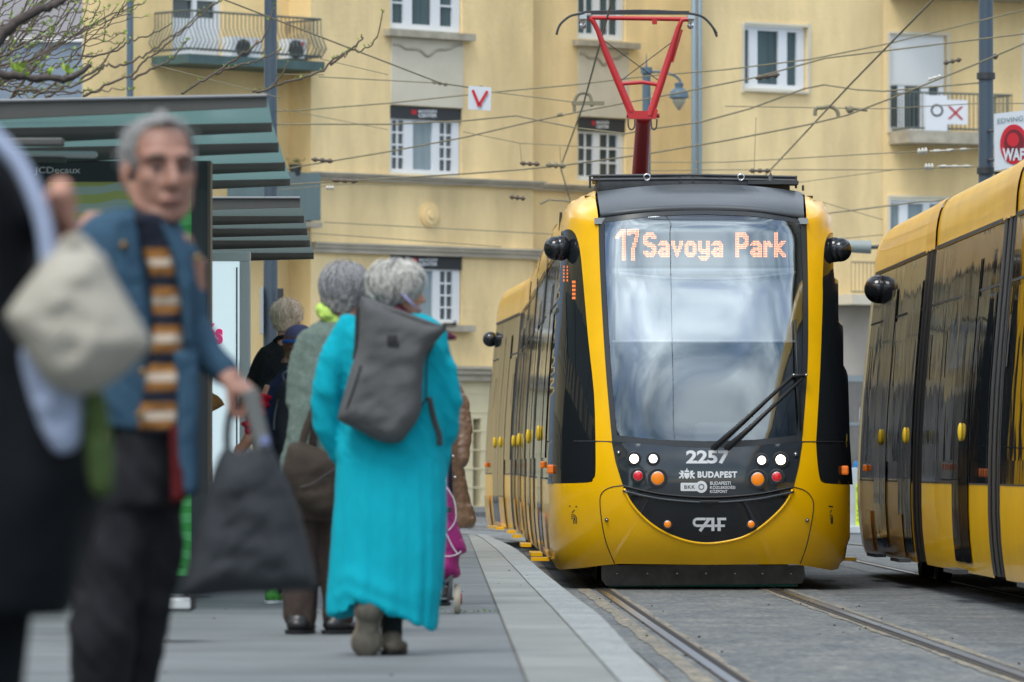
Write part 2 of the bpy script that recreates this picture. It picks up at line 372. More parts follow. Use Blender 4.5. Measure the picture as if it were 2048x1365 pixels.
def tram_module(root, fr, Lm, cab=None, doors=(), front_detail=False, sides=(-1, 1), skirtflaps=True):
    """cab: None, 'front' (nose at y=0) or 'back' (nose at y=Lm)"""
    yb, bb, rf, dr, gt = MB(), MB(), MB(), MB(), MB()
    g = .40
    for sx in sides:
        if cab == 'front': s0 = lambda z: interp(z, YC) + LN; e = Lm - g
        elif cab == 'back': s0 = lambda z: Lm - interp(z, YC) - LN; e = g
        else: s0 = lambda z: g; e = Lm - g
        side_strip(yb, fr, sx, .22, .90, 0, e, 0, None, 8, s0)
        side_strip(bb, fr, sx, .90, 2.83, 0, e, 0, None, 10, s0)
        side_strip(yb, fr, sx, 2.83, 3.29, 0, e, 0, None, 6, s0)
        # gutter line above the windows, lower seam
        for z, o_, h in ((2.83, .012, .03), (.90, .004, .012), (2.36, .004, .02)):
            y0 = s0(z); gt.add([fr(sx * (hw(z) + o_), y0, z), fr(sx * (hw(z) + o_), e, z), fr(sx * (hw(z + h) + o_), e, z + h), fr(sx * (hw(z + h) + o_), y0, z + h)], [(0, 1, 2, 3)])
    # roof deck and floor
    ra = (1.3 if cab == 'front' else .1); rb = Lm - (1.3 if cab == 'back' else .1)
    M3 = Matrix((fr.n, fr.d, Vector((0, 0, 1)))).transposed()
    rf.box(fr(0, (ra + rb) / 2, 3.22), (1.9, rb - ra, .08), M3)
    rf.box(fr(0, Lm / 2, .30), (2.1, Lm - 2.2 if cab else Lm - .2, .12), M3)
    build_each(yb, 'body_panel', M['yellow'], root, smooth=True, angle=R(35)); build_each(bb, 'window_band', M['blackgloss'], root, smooth=True)
    build_each(rf, 'deck', M['rubber'], root); build_each(gt, 'body_trim', M['rubber'], root)
    # window and door seams (individual panes)
    for sx in sides:
        pane = MB(); seam = MB(); btn = MB(); step = MB()
        a = 1.9 if cab == 'front' else .5; b = Lm - (1.9 if cab == 'back' else .5)
        k = max(2, int((b - a) / 1.25)); w = (b - a) / k
        isdoor = [(i in doors) for i in range(k)]
        for i in range(k):
            y0 = a + i * w + .03; y1 = a + (i + 1) * w - .03
            if isdoor[i]:
                dm = MB(); m_ = (y0 + y1) / 2
                side_strip(dm, fr, sx, .30, 2.62, y0, m_ - .012, .012); side_strip(dm, fr, sx, .30, 2.62, m_ + .012, y1, .012)
                d_ = dm.build('door', M['blackgloss'], root, smooth=True)
                bt = MB(); bt.ell(fr(sx * (hw(1.3) + .02), m_ + .09, 1.3), (.022, .03, .07)); bt.build('door_button', M['lampyellow'], d_, smooth=True)
                step.box(fr(sx * (hw(.3) + .07), m_, .235), (.10, w * .7, .03), M3)
            else:
                side_strip(pane, fr, sx, 1.08, 2.32, y0, y1, .008)
                for yy in (y0 + .12,):
                    seam.add([fr(sx * (hw(1.65) + .012), yy, 1.75), fr(sx * (hw(1.65) + .012), yy + .09, 1.75), fr(sx * (hw(2.1) + .014), yy + .09, 2.12), fr(sx * (hw(2.1) + .014), yy, 2.12)], [(0, 1, 2, 3)])
            side_strip(seam, fr, sx, .9, 2.62, y1 + .02, y1 + .04, .006)
        build_each(pane, 'window', M['sideglass'], root, smooth=True)
        build_each(seam, 'window_seam', M['rubber'], root)
        if step.v: build_each(step, 'step', M['yellow'] if root is tram else M['darkmetal'], root)
        if skirtflaps and (cab or root is tram):
            fl = MB(); sh = MB()
            for yy in ([Lm * .3, Lm * .75] if cab else [Lm * .5]):
                side_strip(fl, fr, sx, .24, .62, yy - .55, yy + .55, .018)
                side_strip(sh, fr, sx, .64, .74, yy - .55, yy + .55, .006)
            build_each(fl, 'wheel_cover', M['yellow'], root)
            mk = MB(); cab and mk.box(fr(sx * (hw(1.0) + .02), Lm * .3 if cab != 'back' else Lm * .75, 1.02), (.04, .07, .06), M3, .012); mk.v and mk.build('marker_lamp', M['amber'], root)
    wh = MB()
    for yy in ([2.2, 3.9] if cab == 'front' else [Lm - 2.2, Lm - 3.9] if cab == 'back' else []):
        for sx in (-1, 1):
            wh.tube([fr(sx * .66, yy, .29), fr(sx * .78, yy, .29)], .29, 20)
    if wh.v: build_each(wh, 'wheel', M['underframe'], root, smooth=True, angle=R(40))
    ug = MB(); ug.box(fr(0, Lm / 2, .42), (1.9, Lm - (2.6 if cab else .4), .3), M3); ug.build('underframe', M['underframe'], root)

def gangway(root, fr, y, band=True):
    g = MB()
    for sx in (-1, 1):
        for k in range(5):
            side_strip(g, fr, sx, .24, 2.86, y - .40 + .16 * k, y - .30 + .16 * k, .004 + (.012 if k % 2 else 0))
        side_strip(g, fr, sx, .24, 2.86, y - .41, y + .41, .001)
    gl_, gr_ = MB(), MB()
    for f, mi in zip(g.f, g.mi): pass
    half = len(g.f) // 2; hv = len(g.v) // 2
    gl_.add(g.v[:hv], g.f[:half]); gr_.add(g.v[hv:], [tuple(k - hv for k in f) for f in g.f[half:]])
    gl_.build('gangway', M['rubber'], root); gr_.build('gangway', M['rubber'], root)
    b_ = MB()
    for sx in (-1, 1): side_strip(b_, fr, sx, 2.84, 3.30, y - .42, y + .42, .016)
    build_each(b_, 'gangway_hood', M['yellow_band'], root, smooth=True)

def mirror(root, base, tip, r=.105, foot=None):
    m = MB(); m.tube([base, (Vector(base) + Vector(tip)) / 2, tip], .03, 10); m.build('mirror_arm', M['rubber'], root)
    s = MB(); c = Vector(tip); s.ell(c, (r, r * .95, r), 20, 14); s.build('mirror', M['blackgloss'], root, smooth=True)

M['lampyellow'] = mat('yellow_button', (.75, .5, .02), .4)
M['yellow_band'] = mat('yellow_hood', (.8, .42, .0), .35, coat=.3)
M['sideglass'] = cap_gloss('tinted_side_glass', (.012, .015, .018), .74, .03, (1.1, .012, (1, .8, .5)))
M['amber'] = mat('amber_lamp', (.75, .16, .005), .2, coat=.6, emit=((1, .22, .01), .08))
M['redlamp'] = mat('red_lamp', (.6, .01, .02), .2, coat=1, emit=((1, .02, .03), .1))
M['amberlit'] = mat('amber_indicator', (.80, .22, .003), .25, coat=.5, emit=((1, .25, .0), .14))
M['headlit'] = mat('lit_headlamp', (1, .9, .75), .3, emit=((1, .84, .58), 7))
M['whitelit'] = mat('lit_daylight_lamp', (1, 1, 1), .3, emit=((1, .95, .9), 2.2))
M['led'] = mat('led_orange', (1, .4, .12), .4, emit=((1, .30, .085), 3.0))
M['ledboard'] = mat('led_board', (.07, .105, .125), .7)

# ---- the tram that faces the camera
TX, TY, TYAW = 1.575, 46.06, .0148
trk = [(TX, TY), (1.47, 53.2), (1.40, 58.6), (1.34, 64.0), (1.27, 68.2), (.84, 75.7)]
tram = thing('city_tram', 'yellow and black tram with route display 17 Savoya Park, approaching along the platform edge', 'tram', (TX, TY, 0))
FR = [Frame(trk[i], trk[i + 1]) for i in range(5)]
fr0 = FR[0]
tram_module(tram, fr0, FR[0].len, 'front', doors=(1, 3))
tram_module(tram, FR[1], FR[1].len, None, doors=(1,))
tram_module(tram, FR[2], FR[2].len, None, doors=(2,))
tram_module(tram, FR[3], FR[3].len, None, doors=(1,))
tram_module(tram, FR[4], FR[4].len, 'back', doors=(1, 2))
for i in range(4): gangway(tram, FR[i + 1], 0)
ny_, nb_ = MB(), MB(); nose(ny_, nb_, FR[4], -1, FR[4].len)
ny_.build('rear_nose', M['yellow'], tram, smooth=True); nb_.build('rear_window', M['blackgloss'], tram, smooth=True)
mirror(tram, FR[4](-1.10, FR[4].len - 1.2, 2.7), FR[4](-1.20, FR[4].len - 1.3, 2.66), .10)

# front surface: photo pixel -> point on the nose
def TF(px, py, off=0):
    Y = TY + .3
    for _ in range(10):
        w = P(px, py, Y); rel = Vector((w.x, w.y, 0)) - fr0.o; lx, lz = rel.dot(fr0.n), w.z
        lx = max(-hw(lz), min(hw(lz), lx)); Y = .5 * Y + .5 * fr0(lx, fy(lx, lz), 0).y
    w = P(px, py, Y); rel = Vector((w.x, w.y, 0)) - fr0.o; lx = max(-hw(w.z), min(hw(w.z), rel.dot(fr0.n)))
    return fr0(lx, fy(lx, w.z) - off, w.z)
def region(poly, step, off=0):
    mb = MB(); vs, fs = cdt(poly, step); mb.add([TF(v.x, v.y, off) for v in vs], fs); return mb
def line_on(pts, off, r, n=6): 
    mb = MB(); mb.tube([TF(p[0], p[1], off) for p in pts], r, n); return mb

LW_in = [(1190, 372), (1191, 400), (1196, 436), (1199, 520), (1205, 640), (1213, 760), (1224, 883)]          # left pillar / windscreen
RW_in = [(1609, 376), (1610, 400), (1613, 440), (1616, 571), (1616, 709), (1611, 800), (1604, 883)]
LW_out = [(1124, 463), (1137, 459), (1150, 468), (1160, 502), (1167, 571), (1176, 674), (1188, 788), (1191, 883), (1191, 945), (1186, 958), (1174, 966), (1085, 968)]
RW_out = [(1672, 468), (1663, 466), (1654, 474), (1648, 500), (1645, 560), (1645, 605), (1640, 743), (1632, 883), (1634, 918), (1639, 955), (1650, 967), (1700, 970)]
SM = cr([(1224, 883), (1232, 925), (1248, 976), (1263, 1007), (1291, 1038), (1325, 1062), (1370, 1080), (1415, 1086), (1463, 1080), (1498, 1068), (1532, 1045), (1567, 1011), (1585, 978), (1597, 930), (1604, 883)], 4)
BOT = [(1095, 1130), (1119, 1140), (1167, 1136), (1205, 1131), (1240, 1128), (1330, 1129), (1415, 1130), (1500, 1129), (1590, 1129), (1615, 1133), (1663, 1141), (1690, 1135)]
LSIL = [(1080, 1090), (1075, 1021), (1080, 968)]; RSIL = [(1710, 973), (1710, 1038), (1700, 1107)]
# yellow mask: left pillar, right pillar, bumper
t2 = lambda L_: [tuple(p[:2]) for p in L_]
left_p = t2(cr(LW_in, 3)) + t2(cr(LW_out, 3))[::-1][8:] 
lp = t2(cr(LW_in, 3)) + [(1191, 883)] + t2(cr(LW_out[:8], 3))[::-1][1:] + [(1112, 450), (1122, 410), (1140, 388), (1160, 376), (1178, 371)]
rp = t2(cr(RW_in, 3)) + [(1632, 883)] + t2(cr(RW_out[:8], 3))[::-1][1:] + [(1684, 456), (1668, 420), (1650, 396), (1634, 380), (1620, 372)]
pl = MB()
for poly in (lp, rp):
    vs, fs = cdt(poly, 9); pl.add([TF(v.x, v.y, .012) for v in vs], fs)
front = build_each(pl, 'front_pillar', M['yellow'], tram, smooth=True)[0]
bump = t2(SM) + [(1632, 883)] + t2(cr(RW_out[7:], 3)) + RSIL + BOT[::-1] + LSIL + t2(cr(LW_out[7:], 3))[::-1] + [(1191, 883)]
bm_ = region(bump, 10, .012)
bumper = bm_.build('front_bumper', M['yellow'], tram, smooth=True)
# rolled lip round the smile and seams of the bumper
lip = MB(); lip.tube([TF(p[0], p[1] + 1.5, .016) for p in SM[8:-8]], .012, 8); lip.build('bumper_lip', M['yellow'], tram, smooth=True)
sl = MB()
sl.tube([TF(p[0], p[1], .0125) for p in cr([(1248, 971), (1222, 975), (1206, 984), (1200, 1000), (1203, 1040), (1212, 1085), (1229, 1127)], 5)], .0045, 6)
sl.tube([TF(p[0], p[1], .0125) for p in cr([(1586, 974), (1608, 981), (1622, 994), (1627, 1012), (1622, 1050), (1612, 1095), (1600, 1128)], 5)], .0045, 6)
sl.tube([TF(p[0], p[1], .0125) for p in [(1092, 883), (1150, 883), (1191, 883), (1224, 884)]], .006, 6)
sl.tube([TF(p[0], p[1], .0125) for p in [(1604, 884), (1632, 884), (1660, 884), (1686, 884)]], .006, 6)
build_each(sl, 'panel_gap', M['rubber'], tram)
# side glass of the cab (dark) and lower black corner panels
cg = MB()
for poly in (t2(cr(LW_out[:8], 3)) + [(1085, 883), (1095, 700), (1105, 560), (1112, 463)], t2(cr(RW_out[:8], 3)) + [(1700, 883), (1695, 700), (1690, 560), (1684, 468)]):
    vs, fs = cdt(poly, 10); cg.add([TF(v.x, v.y, .004) for v in vs], fs)
build_each(cg, 'cab_side_window', M['sideglass'], tram, smooth=True)
cb = MB()
for poly in ([(1085, 883), (1191, 883), (1191, 945), (1186, 958), (1174, 966), (1082, 968)], [(1700, 883), (1632, 883), (1634, 918), (1639, 955), (1650, 967), (1706, 970)]):
    vs, fs = cdt(poly, 10); cb.add([TF(v.x, v.y, .006) for v in vs], fs)
build_each(cb, 'corner_panel', M['blackgloss'], tram, smooth=True)
def resample(pts, n):
    pts = [Vector(p[:2]) for p in pts]; d = [0]
    for a, b in zip(pts, pts[1:]): d.append(d[-1] + (b - a).length)
    out = []
    for i in range(n):
        t = d[-1] * i / (n - 1); k = 0
        while k < len(d) - 2 and d[k + 1] < t: k += 1
        u = (t - d[k]) / max(1e-9, d[k + 1] - d[k]); out.append(pts[k].lerp(pts[k + 1], u))
    return out
# black frame round the windscreen: outer = pillar inner edge; glass inset
glass = [(1206, 445), (1300, 432), (1405, 428), (1510, 432), (1602, 446), (1607, 571), (1606, 709), (1601, 800), (1594, 872), (1415, 884), (1232, 872), (1222, 770), (1214, 650), (1209, 540)]
frame_out_top = [(1199, 436), (1300, 424), (1405, 420), (1510, 424), (1610, 440)]
gl = MB(); gt_ = resample(cr(glass[:5], 6), 49); gb_ = resample(cr([(1232, 873), (1320, 881), (1415, 884), (1510, 881), (1594, 873)], 6), 49); gL = resample(cr([glass[0]] + glass[:10:-1][:0] + [(1209, 540), (1214, 650), (1222, 770), (1232, 873)], 6), 49); gR = resample(cr([glass[4], (1607, 571), (1606, 709), (1601, 800), (1594, 873)], 6), 49)
rows_ = []
for j_ in range(49):
    v_ = j_ / 48; row = []
    for i_ in range(49):
        u_ = i_ / 48; x_ = gL[j_].x + (gR[j_].x - gL[j_].x) * u_; yt = gt_[i_].y; yb_ = gb_[i_].y; row.append(TF(x_, yt + (yb_ - yt) * v_, .004))
    rows_.append(row)
gl.loft(rows_, caps=False, closed=False)
gl.build('windscreen', M['windscreen'], tram, smooth=True)
def ring_between(A, B, off):
    mb = MB(); n = len(A); vs = [TF(p[0], p[1], off) for p in A] + [TF(p[0], p[1], off) for p in B]
    mb.add(vs, [(i, i + 1, i + 1 + n, i + n) for i in range(n - 1)]); return mb
wf = MB()
for A, B in ((LW_in[2:], [(1208, 446), (1210, 540), (1216, 650), (1224, 770), (1234, 872)]), (RW_in[2:], [(1601, 446), (1606, 571), (1605, 709), (1600, 800), (1593, 872)]),
             (frame_out_top, [(1208, 446), (1300, 433), (1405, 429), (1510, 433), (1601, 447)]), ([(1224, 883), (1320, 891), (1415, 896), (1510, 892), (1604, 883)], [(1234, 871), (1320, 880), (1415, 883), (1510, 880), (1593, 871)])):
    r_ = ring_between(resample(A, 24), resample(B, 24), .008); wf.add(r_.v, r_.f)
wf.build('windscreen_frame', M['frameblack'], tram, smooth=True)
# black roof fairing
rt = t2(cr([(1190, 372), (1191, 400), (1196, 434)], 3)) + t2(cr(frame_out_top, 4)) + t2(cr([(1613, 438), (1610, 400), (1608, 374)], 3)) + t2(cr([(1604, 384), (1510, 373), (1400, 369), (1290, 372), (1196, 383)], 4))
rfm = MB(); top_in = resample(cr([(1194, 384), (1290, 373), (1400, 369), (1510, 373), (1606, 384)], 6), 30); bot_in = resample(cr([(1201, 434), (1300, 423), (1405, 419), (1510, 423), (1608, 438)], 6), 30)
rows = [[TF(a.x * (1 - k / 5) + b.x * k / 5, a.y * (1 - k / 5) + b.y * k / 5, .02) for a, b in zip(top_in, bot_in)] for k in range(6)]
rows = [[v + Vector((0, .5, .02)) for v in rows[0]]] + rows + [[v + Vector((0, .03, 0)) for v in rows[-1]]]
rfm.loft(rows, caps=False, closed=False); rfm.build('roof_fairing', M['roofblack'], tram, smooth=True)
gp = MB(); gp.tube([TF(p.x, p.y + 1, .006) for p in bot_in], .008, 6); gp.build('fairing_gap', M['rubber'], tram)
# upper and lower mask
MID = [(1246, 973), (1320, 989), (1415, 996), (1510, 990), (1587, 975)]
up = [(1224, 883), (1320, 891), (1415, 896), (1510, 892), (1604, 883), (1597, 930), (1587, 975)]
um = region(t2(cr([(1223, 883), (1320, 891), (1415, 896), (1510, 892), (1605, 883)], 6)) + [(1598, 930)] + t2(cr(MID, 6))[::-1] + [(1231, 925)], 10, .016)
um.build('front_mask', M['maskblack'], tram, smooth=True)
lm_poly = t2(cr([(1246, 975), (1320, 992), (1415, 999), (1510, 993), (1588, 977)], 6)) + [tuple(p[:2]) for p in SM if p[1] > 977][::-1]
lmk = region(lm_poly, 10, .018); lmk.build('lower_mask', M['blackgloss'], tram, smooth=True)
ledge = MB(); ledge.tube([TF(p[0], p[1] + 9, .016) for p in cr(MID, 6)], .020, 8, flat=.6); ledge.build('mask_ledge', M['maskblack'], tram, smooth=True)
slot = MB(); slot.tube([TF(1399, 1003, .038), TF(1437, 1003, .038)], .008, 6); slot.build('latch_slot', M['rubber'], tram)
gv = MB(); gv.tube([TF(p[0], p[1] - 1, .017) for p in cr(MID, 6)], .007, 6); gv.build('mask_groove', M['rubber'], tram)

# lamps
def lamp(px, py, rpx, m, name, bez=1.28, lit=False):
    c = TF(px, py, .016); r = rpx / 247
    rg_ = MB(); rg_.tube([c + Vector((r * bez * 1.02 * math.cos(2 * math.pi * k / 24), -.006, r * bez * 1.02 * math.sin(2 * math.pi * k / 24))) for k in range(25)], .0035, 6, False)
    b = MB(); b.tube([c + Vector((0, .03, 0)), c + Vector((0, -.010, 0))], r * bez, 24); b.tube([c + Vector((0, -.004, 0)), c + Vector((0, -.014, 0))], [r * bez, r * 1.12], 24); bo = b.build(name, M['rubber'], tram, smooth=True, angle=R(40)); rg_.build('bezel', M['roofblack'], bo, smooth=True)
    l_ = MB(); l_.ell(c + Vector((0, -.012, 0)), (r * .82, .012, r * .82), 20, 10); dd = MB(); dd.ell(c + Vector((0, -.009, 0)), (r * 1.04, .009, r * 1.04), 20, 10); dd.build('lamp_dish', M['chrome'], bo, smooth=True); l_.build('lens', m, bo, smooth=True)
lamp(1268, 918, 11, M['headlit'], 'headlight'); lamp(1561, 920, 12, M['headlit'], 'headlight')
lamp(1306, 918, 10.5, M['whitelit'], 'daylight_lamp'); lamp(1523, 921, 10.5, M['whitelit'], 'daylight_lamp')
lamp(1276, 952, 11.5, M['redlamp'], 'tail_light'); lamp(1553, 954, 11.5, M['redlamp'], 'tail_light')
lamp(1315, 957, 16, M['amberlit'], 'turn_signal', 1.2); lamp(1515, 959, 16, M['amberlit'], 'turn_signal', 1.2)
lamp(1335, 1049, 8.5, M['amberlit'], 'reflector', 1.02); lamp(1502, 1049, 8.5, M['amberlit'], 'reflector', 1.02)
for px, py in ((1237, 906), (1591, 909)): lamp(px, py, 3.6, M['chrome'], 'washer_nozzle', 1.1)
for px, py in ((1213, 1040), (1614, 1041)): lamp(px, py, 2.5, M['chrome'], 'bolt', 1.2)
for px, py, sx in ((1104, 939, -1), (1687, 941, 1)):
    c = TF(px, py, 0); m_ = MB(); m_.box(c + Vector((sx * .01, -.02, 0)), (.06, .06, .075), None, .014); m_.build('marker_lamp', M['amber'], tram)

# lettering and emblems on the mask
tx = MB(); fn = lambda x, y: TF(x, y, .019)
text_fit('2257', 1372, 901, 1459, 928, fn, tx, .035, .95); tx.build('fleet_number', M['white'], tram)
tx = MB(); text_fit('BUDAPEST', 1395, 943, 1474, 956, fn, tx, .045, 1.12)
for x in (1396.5, 1409, 1424, 1431.5, 1440, 1447, 1470): pass
# slab serifs
for x in (1395, 1407.5, 1414.5, 1417, 1426.5, 1433.5, 1438.5, 1447, 1467.5):
    pass
# crest: crown, shield and two supporters
def poly_on(mb, pts): 
    vs, fs = cdt(pts, 20); mb.add([fn(v.x, v.y) for v in vs], fs)
poly_on(tx, [(1368, 946), (1379, 946), (1379, 952), (1377, 956), (1373.5, 958.5), (1370, 956), (1368, 952)])
poly_on(tx, [(1369, 944.5), (1369, 941), (1371, 942), (1372.6, 939.5), (1373.2, 936.5), (1374, 936.5), (1374.6, 939.5), (1376, 942), (1378, 941), (1378, 944.5)])
for s_ in (-1, 1):
    q = lambda a, b: (1373.5 + s_ * a, b)
    pts = [q(6.3, 944), q(8, 942), q(12, 941.5), q(13, 943), q(10.8, 944.5), q(11.5, 947), q(14.5, 945), q(16, 947), q(12.5, 949.5), q(11.5, 951.5), q(15, 954), q(16.5, 957), q(12.5, 957), q(11, 954.5), q(8.5, 953.5), q(9.5, 957.5), q(6.5, 957.5), q(6.3, 953), q(8, 950), q(6.3, 949)]
    poly_on(tx, pts if s_ > 0 else pts[::-1])
tx.build('city_emblem', M['white'], tram)
tx = MB(); key = []
cxk, cyk = 1402.5, 974.2
key = [(1362.5, 966), (1391, 966)] + [(cxk + 11.6 * math.cos(R(a)), cyk + 12 * math.sin(R(a))) for a in range(-138, 139, 12)] + [(1391, 982.5), (1362.5, 982.5), (1361, 981), (1361, 967.5)]
poly_on(tx, key); tx.build('operator_emblem', M['white'], tram)
tx = MB(); fn = lambda x, y: TF(x, y, .021)
for k in range(24):
    a0, a1 = R(k * 15), R(k * 15 + 15); q = lambda r, a: fn(cxk + r * math.cos(a), cyk + r * math.sin(a))
    tx.quad(q(4.2, a0), q(5.9, a0), q(5.9, a1), q(4.2, a1))
text_fit('BKK', 1368.5, 970.8, 1390, 978, fn, tx, .01, 1.15); tx.build('operator_letters', M['maskblack'], tram)
tx = MB(); fn = lambda x, y: TF(x, y, .019)
text_fit('BUDAPESTI', 1420, 963.4, 1461, 970.3, fn, tx, .012); text_fit('KÖZLEKEDÉSI', 1420, 971, 1470, 978.4, fn, tx, .012); text_fit('KÖZPONT', 1420, 979.2, 1454.5, 986.4, fn, tx, .012)
tx.build('operator_name', M['white'], tram)
tx = MB(); fn = lambda x, y: TF(x, y, .021)
def bar(mb, pts, w):
    for (a, b) in zip(pts, pts[1:]):
        a, b = Vector(a), Vector(b); d = (b - a).normalized() * w / 2; n = Vector((-d.y, d.x)); mb.quad(*[fn(*(a - d * .0 + n)), fn(*(b + n)), fn(*(b - n)), fn(*(a - n))])
arc = [(1393.5 + 6.0 * math.cos(R(a)), 1045.2 + 6.8 * math.sin(R(a))) for a in range(270, 89, -20)]
bar(tx, [(1411, 1038.4)] + arc + [(1412, 1052)], 5.2)
bar(tx, [(1399.5, 1062.5), (1418, 1038.4)], 6); bar(tx, [(1412, 1038.4), (1428, 1038.4)], 5); bar(tx, [(1425.5, 1036), (1425.5, 1062.5)], 6); bar(tx, [(1412, 1052), (1424, 1052)], 5)
bar(tx, [(1438, 1036), (1438, 1062.5)], 6.4); bar(tx, [(1434, 1038.4), (1452, 1038.4)], 5); bar(tx, [(1429, 1052), (1449.5, 1052)], 5)
tx.build('maker_emblem', M['white'], tram)
# little grey corner pictograms
tx = MB(); fn = lambda x, y: TF(x, y, .0135)
for x0, k in ((1140, 1), (1658, .55)):
    for i in range(3): bar(tx, [(x0 + 2 * k, 1030 + i * 4), (x0 + 9 * k, 1030 + i * 4), (x0 + (13 - i * 3) * k, 1036 + i * 3), (x0 + (13 - i * 3) * k, 1048)], 1.6)
    bar(tx, [(x0 - 2 * k, 1013), (x0 + 14 * k, 1014)], 3); bar(tx, [(x0 + 4 * k, 1026), (x0 + 9 * k, 1020)], 2)
tx.build('corner_pictogram', M['picto'] if 'picto' in M else M['darkmetal'], tram)

# destination display behind the glass
GL = {}
GL['1'] = [[(4, 7)], [(3, 7)], [(2, 7)], [(1, 7)], [(0, 3), (5, 7)], [(0, 2), (5, 7)]] + [[(5, 7)]] * 13
GL['7'] = [[(0, 8)]] * 3 + [[(0, 2), (6, 8)], [(6, 8)]] + [[(5, 7)]] * 3 + [[(4, 6)]] * 3 + [[(3, 5)]] * 8
GL['S'] = [[(2, 7)], [(1, 8)], [(0, 9)], [(0, 3), (6, 9)], [(0, 2)], [(0, 3)], [(0, 6)], [(1, 8)], [(3, 9)], [(6, 9)], [(7, 9)], [(0, 3), (6, 9)], [(0, 9)], [(1, 8)], [(2, 7)]]
GL['a'] = [[(2, 6)], [(1, 7)], [(0, 8)], [(6, 8)], [(2, 8)], [(1, 8)], [(0, 3), (6, 8)], [(0, 8)], [(1, 8)], [(2, 8)]]
GL['v'] = [[(0, 2), (6, 8)]] * 3 + [[(1, 3), (5, 7)]] * 2 + [[(2, 6)]] * 2 + [[(3, 5)]] * 2 + [[(4, 4)]]
GL['o'] = [[(2, 6)], [(1, 7)], [(0, 8)]] + [[(0, 2), (6, 8)]] * 4 + [[(0, 8)], [(1, 7)], [(2, 6)]]
GL['y'] = [[(0, 2), (6, 8)]] * 5 + [[(0, 8)], [(1, 8)], [(2, 8)], [(6, 8)], [(0, 8)], [(1, 7)], [(2, 6)]]
GL['P'] = [[(0, 7)], [(0, 8)], [(0, 9)], [(0, 2), (6, 9)], [(0, 2), (7, 9)], [(0, 2), (7, 9)], [(0, 2), (6, 9)], [(0, 9)], [(0, 8)], [(0, 7)]] + [[(0, 2)]] * 5
GL['r'] = [[(0, 1), (3, 4)], [(0, 5)], [(0, 6)], [(0, 2), (4, 6)]] + [[(0, 2)]] * 6
GL['k'] = [[(0, 2)]] * 5 + [[(0, 2), (5, 8)], [(0, 2), (4, 7)], [(0, 6)], [(0, 5)], [(0, 4)], [(0, 5)], [(0, 6)], [(0, 2), (4, 7)], [(0, 2), (5, 8)], [(0, 2), (6, 8)]]
YD = TY + .78
def leds(mbx, fnp, sc=.52):
    for ch, c0, r0 in (('1', 0, 0), ('7', 9, 0), ('S', 21, 2), ('a', 32, 7), ('v', 42, 7), ('o', 52, 7), ('y', 62, 7), ('a', 72, 7), ('P', 90, 2), ('a', 101, 7), ('r', 111, 7), ('k', 119, 2)):
        for r_, spans in enumerate(GL[ch]):
            for a, b in spans:
                for c_ in range(a, b + 1):
                    x = 1231.4 + (c0 + c_) * 2.672; y = 459.9 + (r0 + r_) * 3.357; w_, h_ = 2.672 * sc, 3.357 * sc
                    mbx.quad(fnp(x - w_ / 2, y - h_ / 2), fnp(x + w_ / 2, y - h_ / 2), fnp(x + w_ / 2, y + h_ / 2), fnp(x - w_ / 2, y + h_ / 2))
bd = MB(); c0_, c1_ = P(1216, 446, YD + .05), P(1590, 532, YD + .05); bd.box((c0_ + c1_) / 2, (c1_.x - c0_.x, .08, c0_.z - c1_.z), None, .008)
board = bd.build('destination_display', M['ledboard'], tram)
ld = MB(); leds(ld, lambda x, y: P(x, y, YD)); ld.build('led_text', M['led'], board)
# cab interior
ins = MB()
cyb = TY + 2.6
ins.quad(fr0(-.98, 2.9, .6), fr0(.98, 2.9, .6), fr0(.98, 2.9, 3.15), fr0(-.98, 2.9, 3.15))
ins.build('cab_back_wall', mat('cab_wall', (.07, .11, .14), .8), tram)
lin = MB(); lin.box(fr0(0, 1.6, 3.02), (1.75, 2.0, .05)); lin.build('cab_ceiling', mat('cab_lining', (.3, .34, .36), .8), tram)
dsh = MB(); dsh.box(fr0(0, .95, 1.12), (1.75, 1.2, .12), None, .03); dsh.box(fr0(.15, .85, 1.27), (.42, .3, .2), None, .05); dsh.build('dashboard', mat('dashboard_grey', (.12, .13, .14), .7), tram)
se = MB(); se.box(fr0(.05, 2.3, 1.55), (.5, .16, .75), None, .07); se.box(fr0(.05, 2.28, 2.02), (.26, .12, .22), None, .05); se.build('driver_seat', M['rubber'], tram, smooth=True)
bl = MB(); a, b = P(1231, 540, YD + .12), P(1585, 683, YD + .12); bl.box((a + b) / 2, (b.x - a.x, .006, a.z - b.z)); bl.tube([P(1224, 683, YD + .12), P(1592, 683, YD + .12)], .011, 8); bl.build('sun_blind', M['pearl'], tram)
vis = MB(); vis.tube([P(1224, 543, YD + .05), P(1588, 543, YD + .05)], .03, 8); vis.tube([P(p[0], p[1], YD - .05) for p in cr([(1226, 545), (1320, 556), (1410, 559), (1500, 556), (1592, 545)], 4)], .012, 8); vis.build('blind_roller', mat('cab_rail', (.35, .4, .43), .5), tram)
# wiper
wp = MB()
for pts, w_ in (([(1425, 898), (1480, 848), (1586, 752)], .017), ([(1452, 898), (1505, 850), (1610, 752)], .017)):
    wp.tube([TF(p[0], p[1], .07) for p in pts], [w_ * 1.5, w_, w_ * .8], 8)
wp.tube([TF(1584, 752, .075), TF(1612, 752, .075)], .014, 8)
wp.tube([TF(1590, 640, .04), TF(1594, 740, .045), TF(1601, 862, .04)], .009, 6)
wiper = wp.build('wiper', M['rubber'], tram, smooth=True)
wb = MB()
for x in (1586, 1611): wb.ell(TF(x, 751, .095), .012)
build_each(wb, 'wiper_bolt', M['chrome'], wiper)
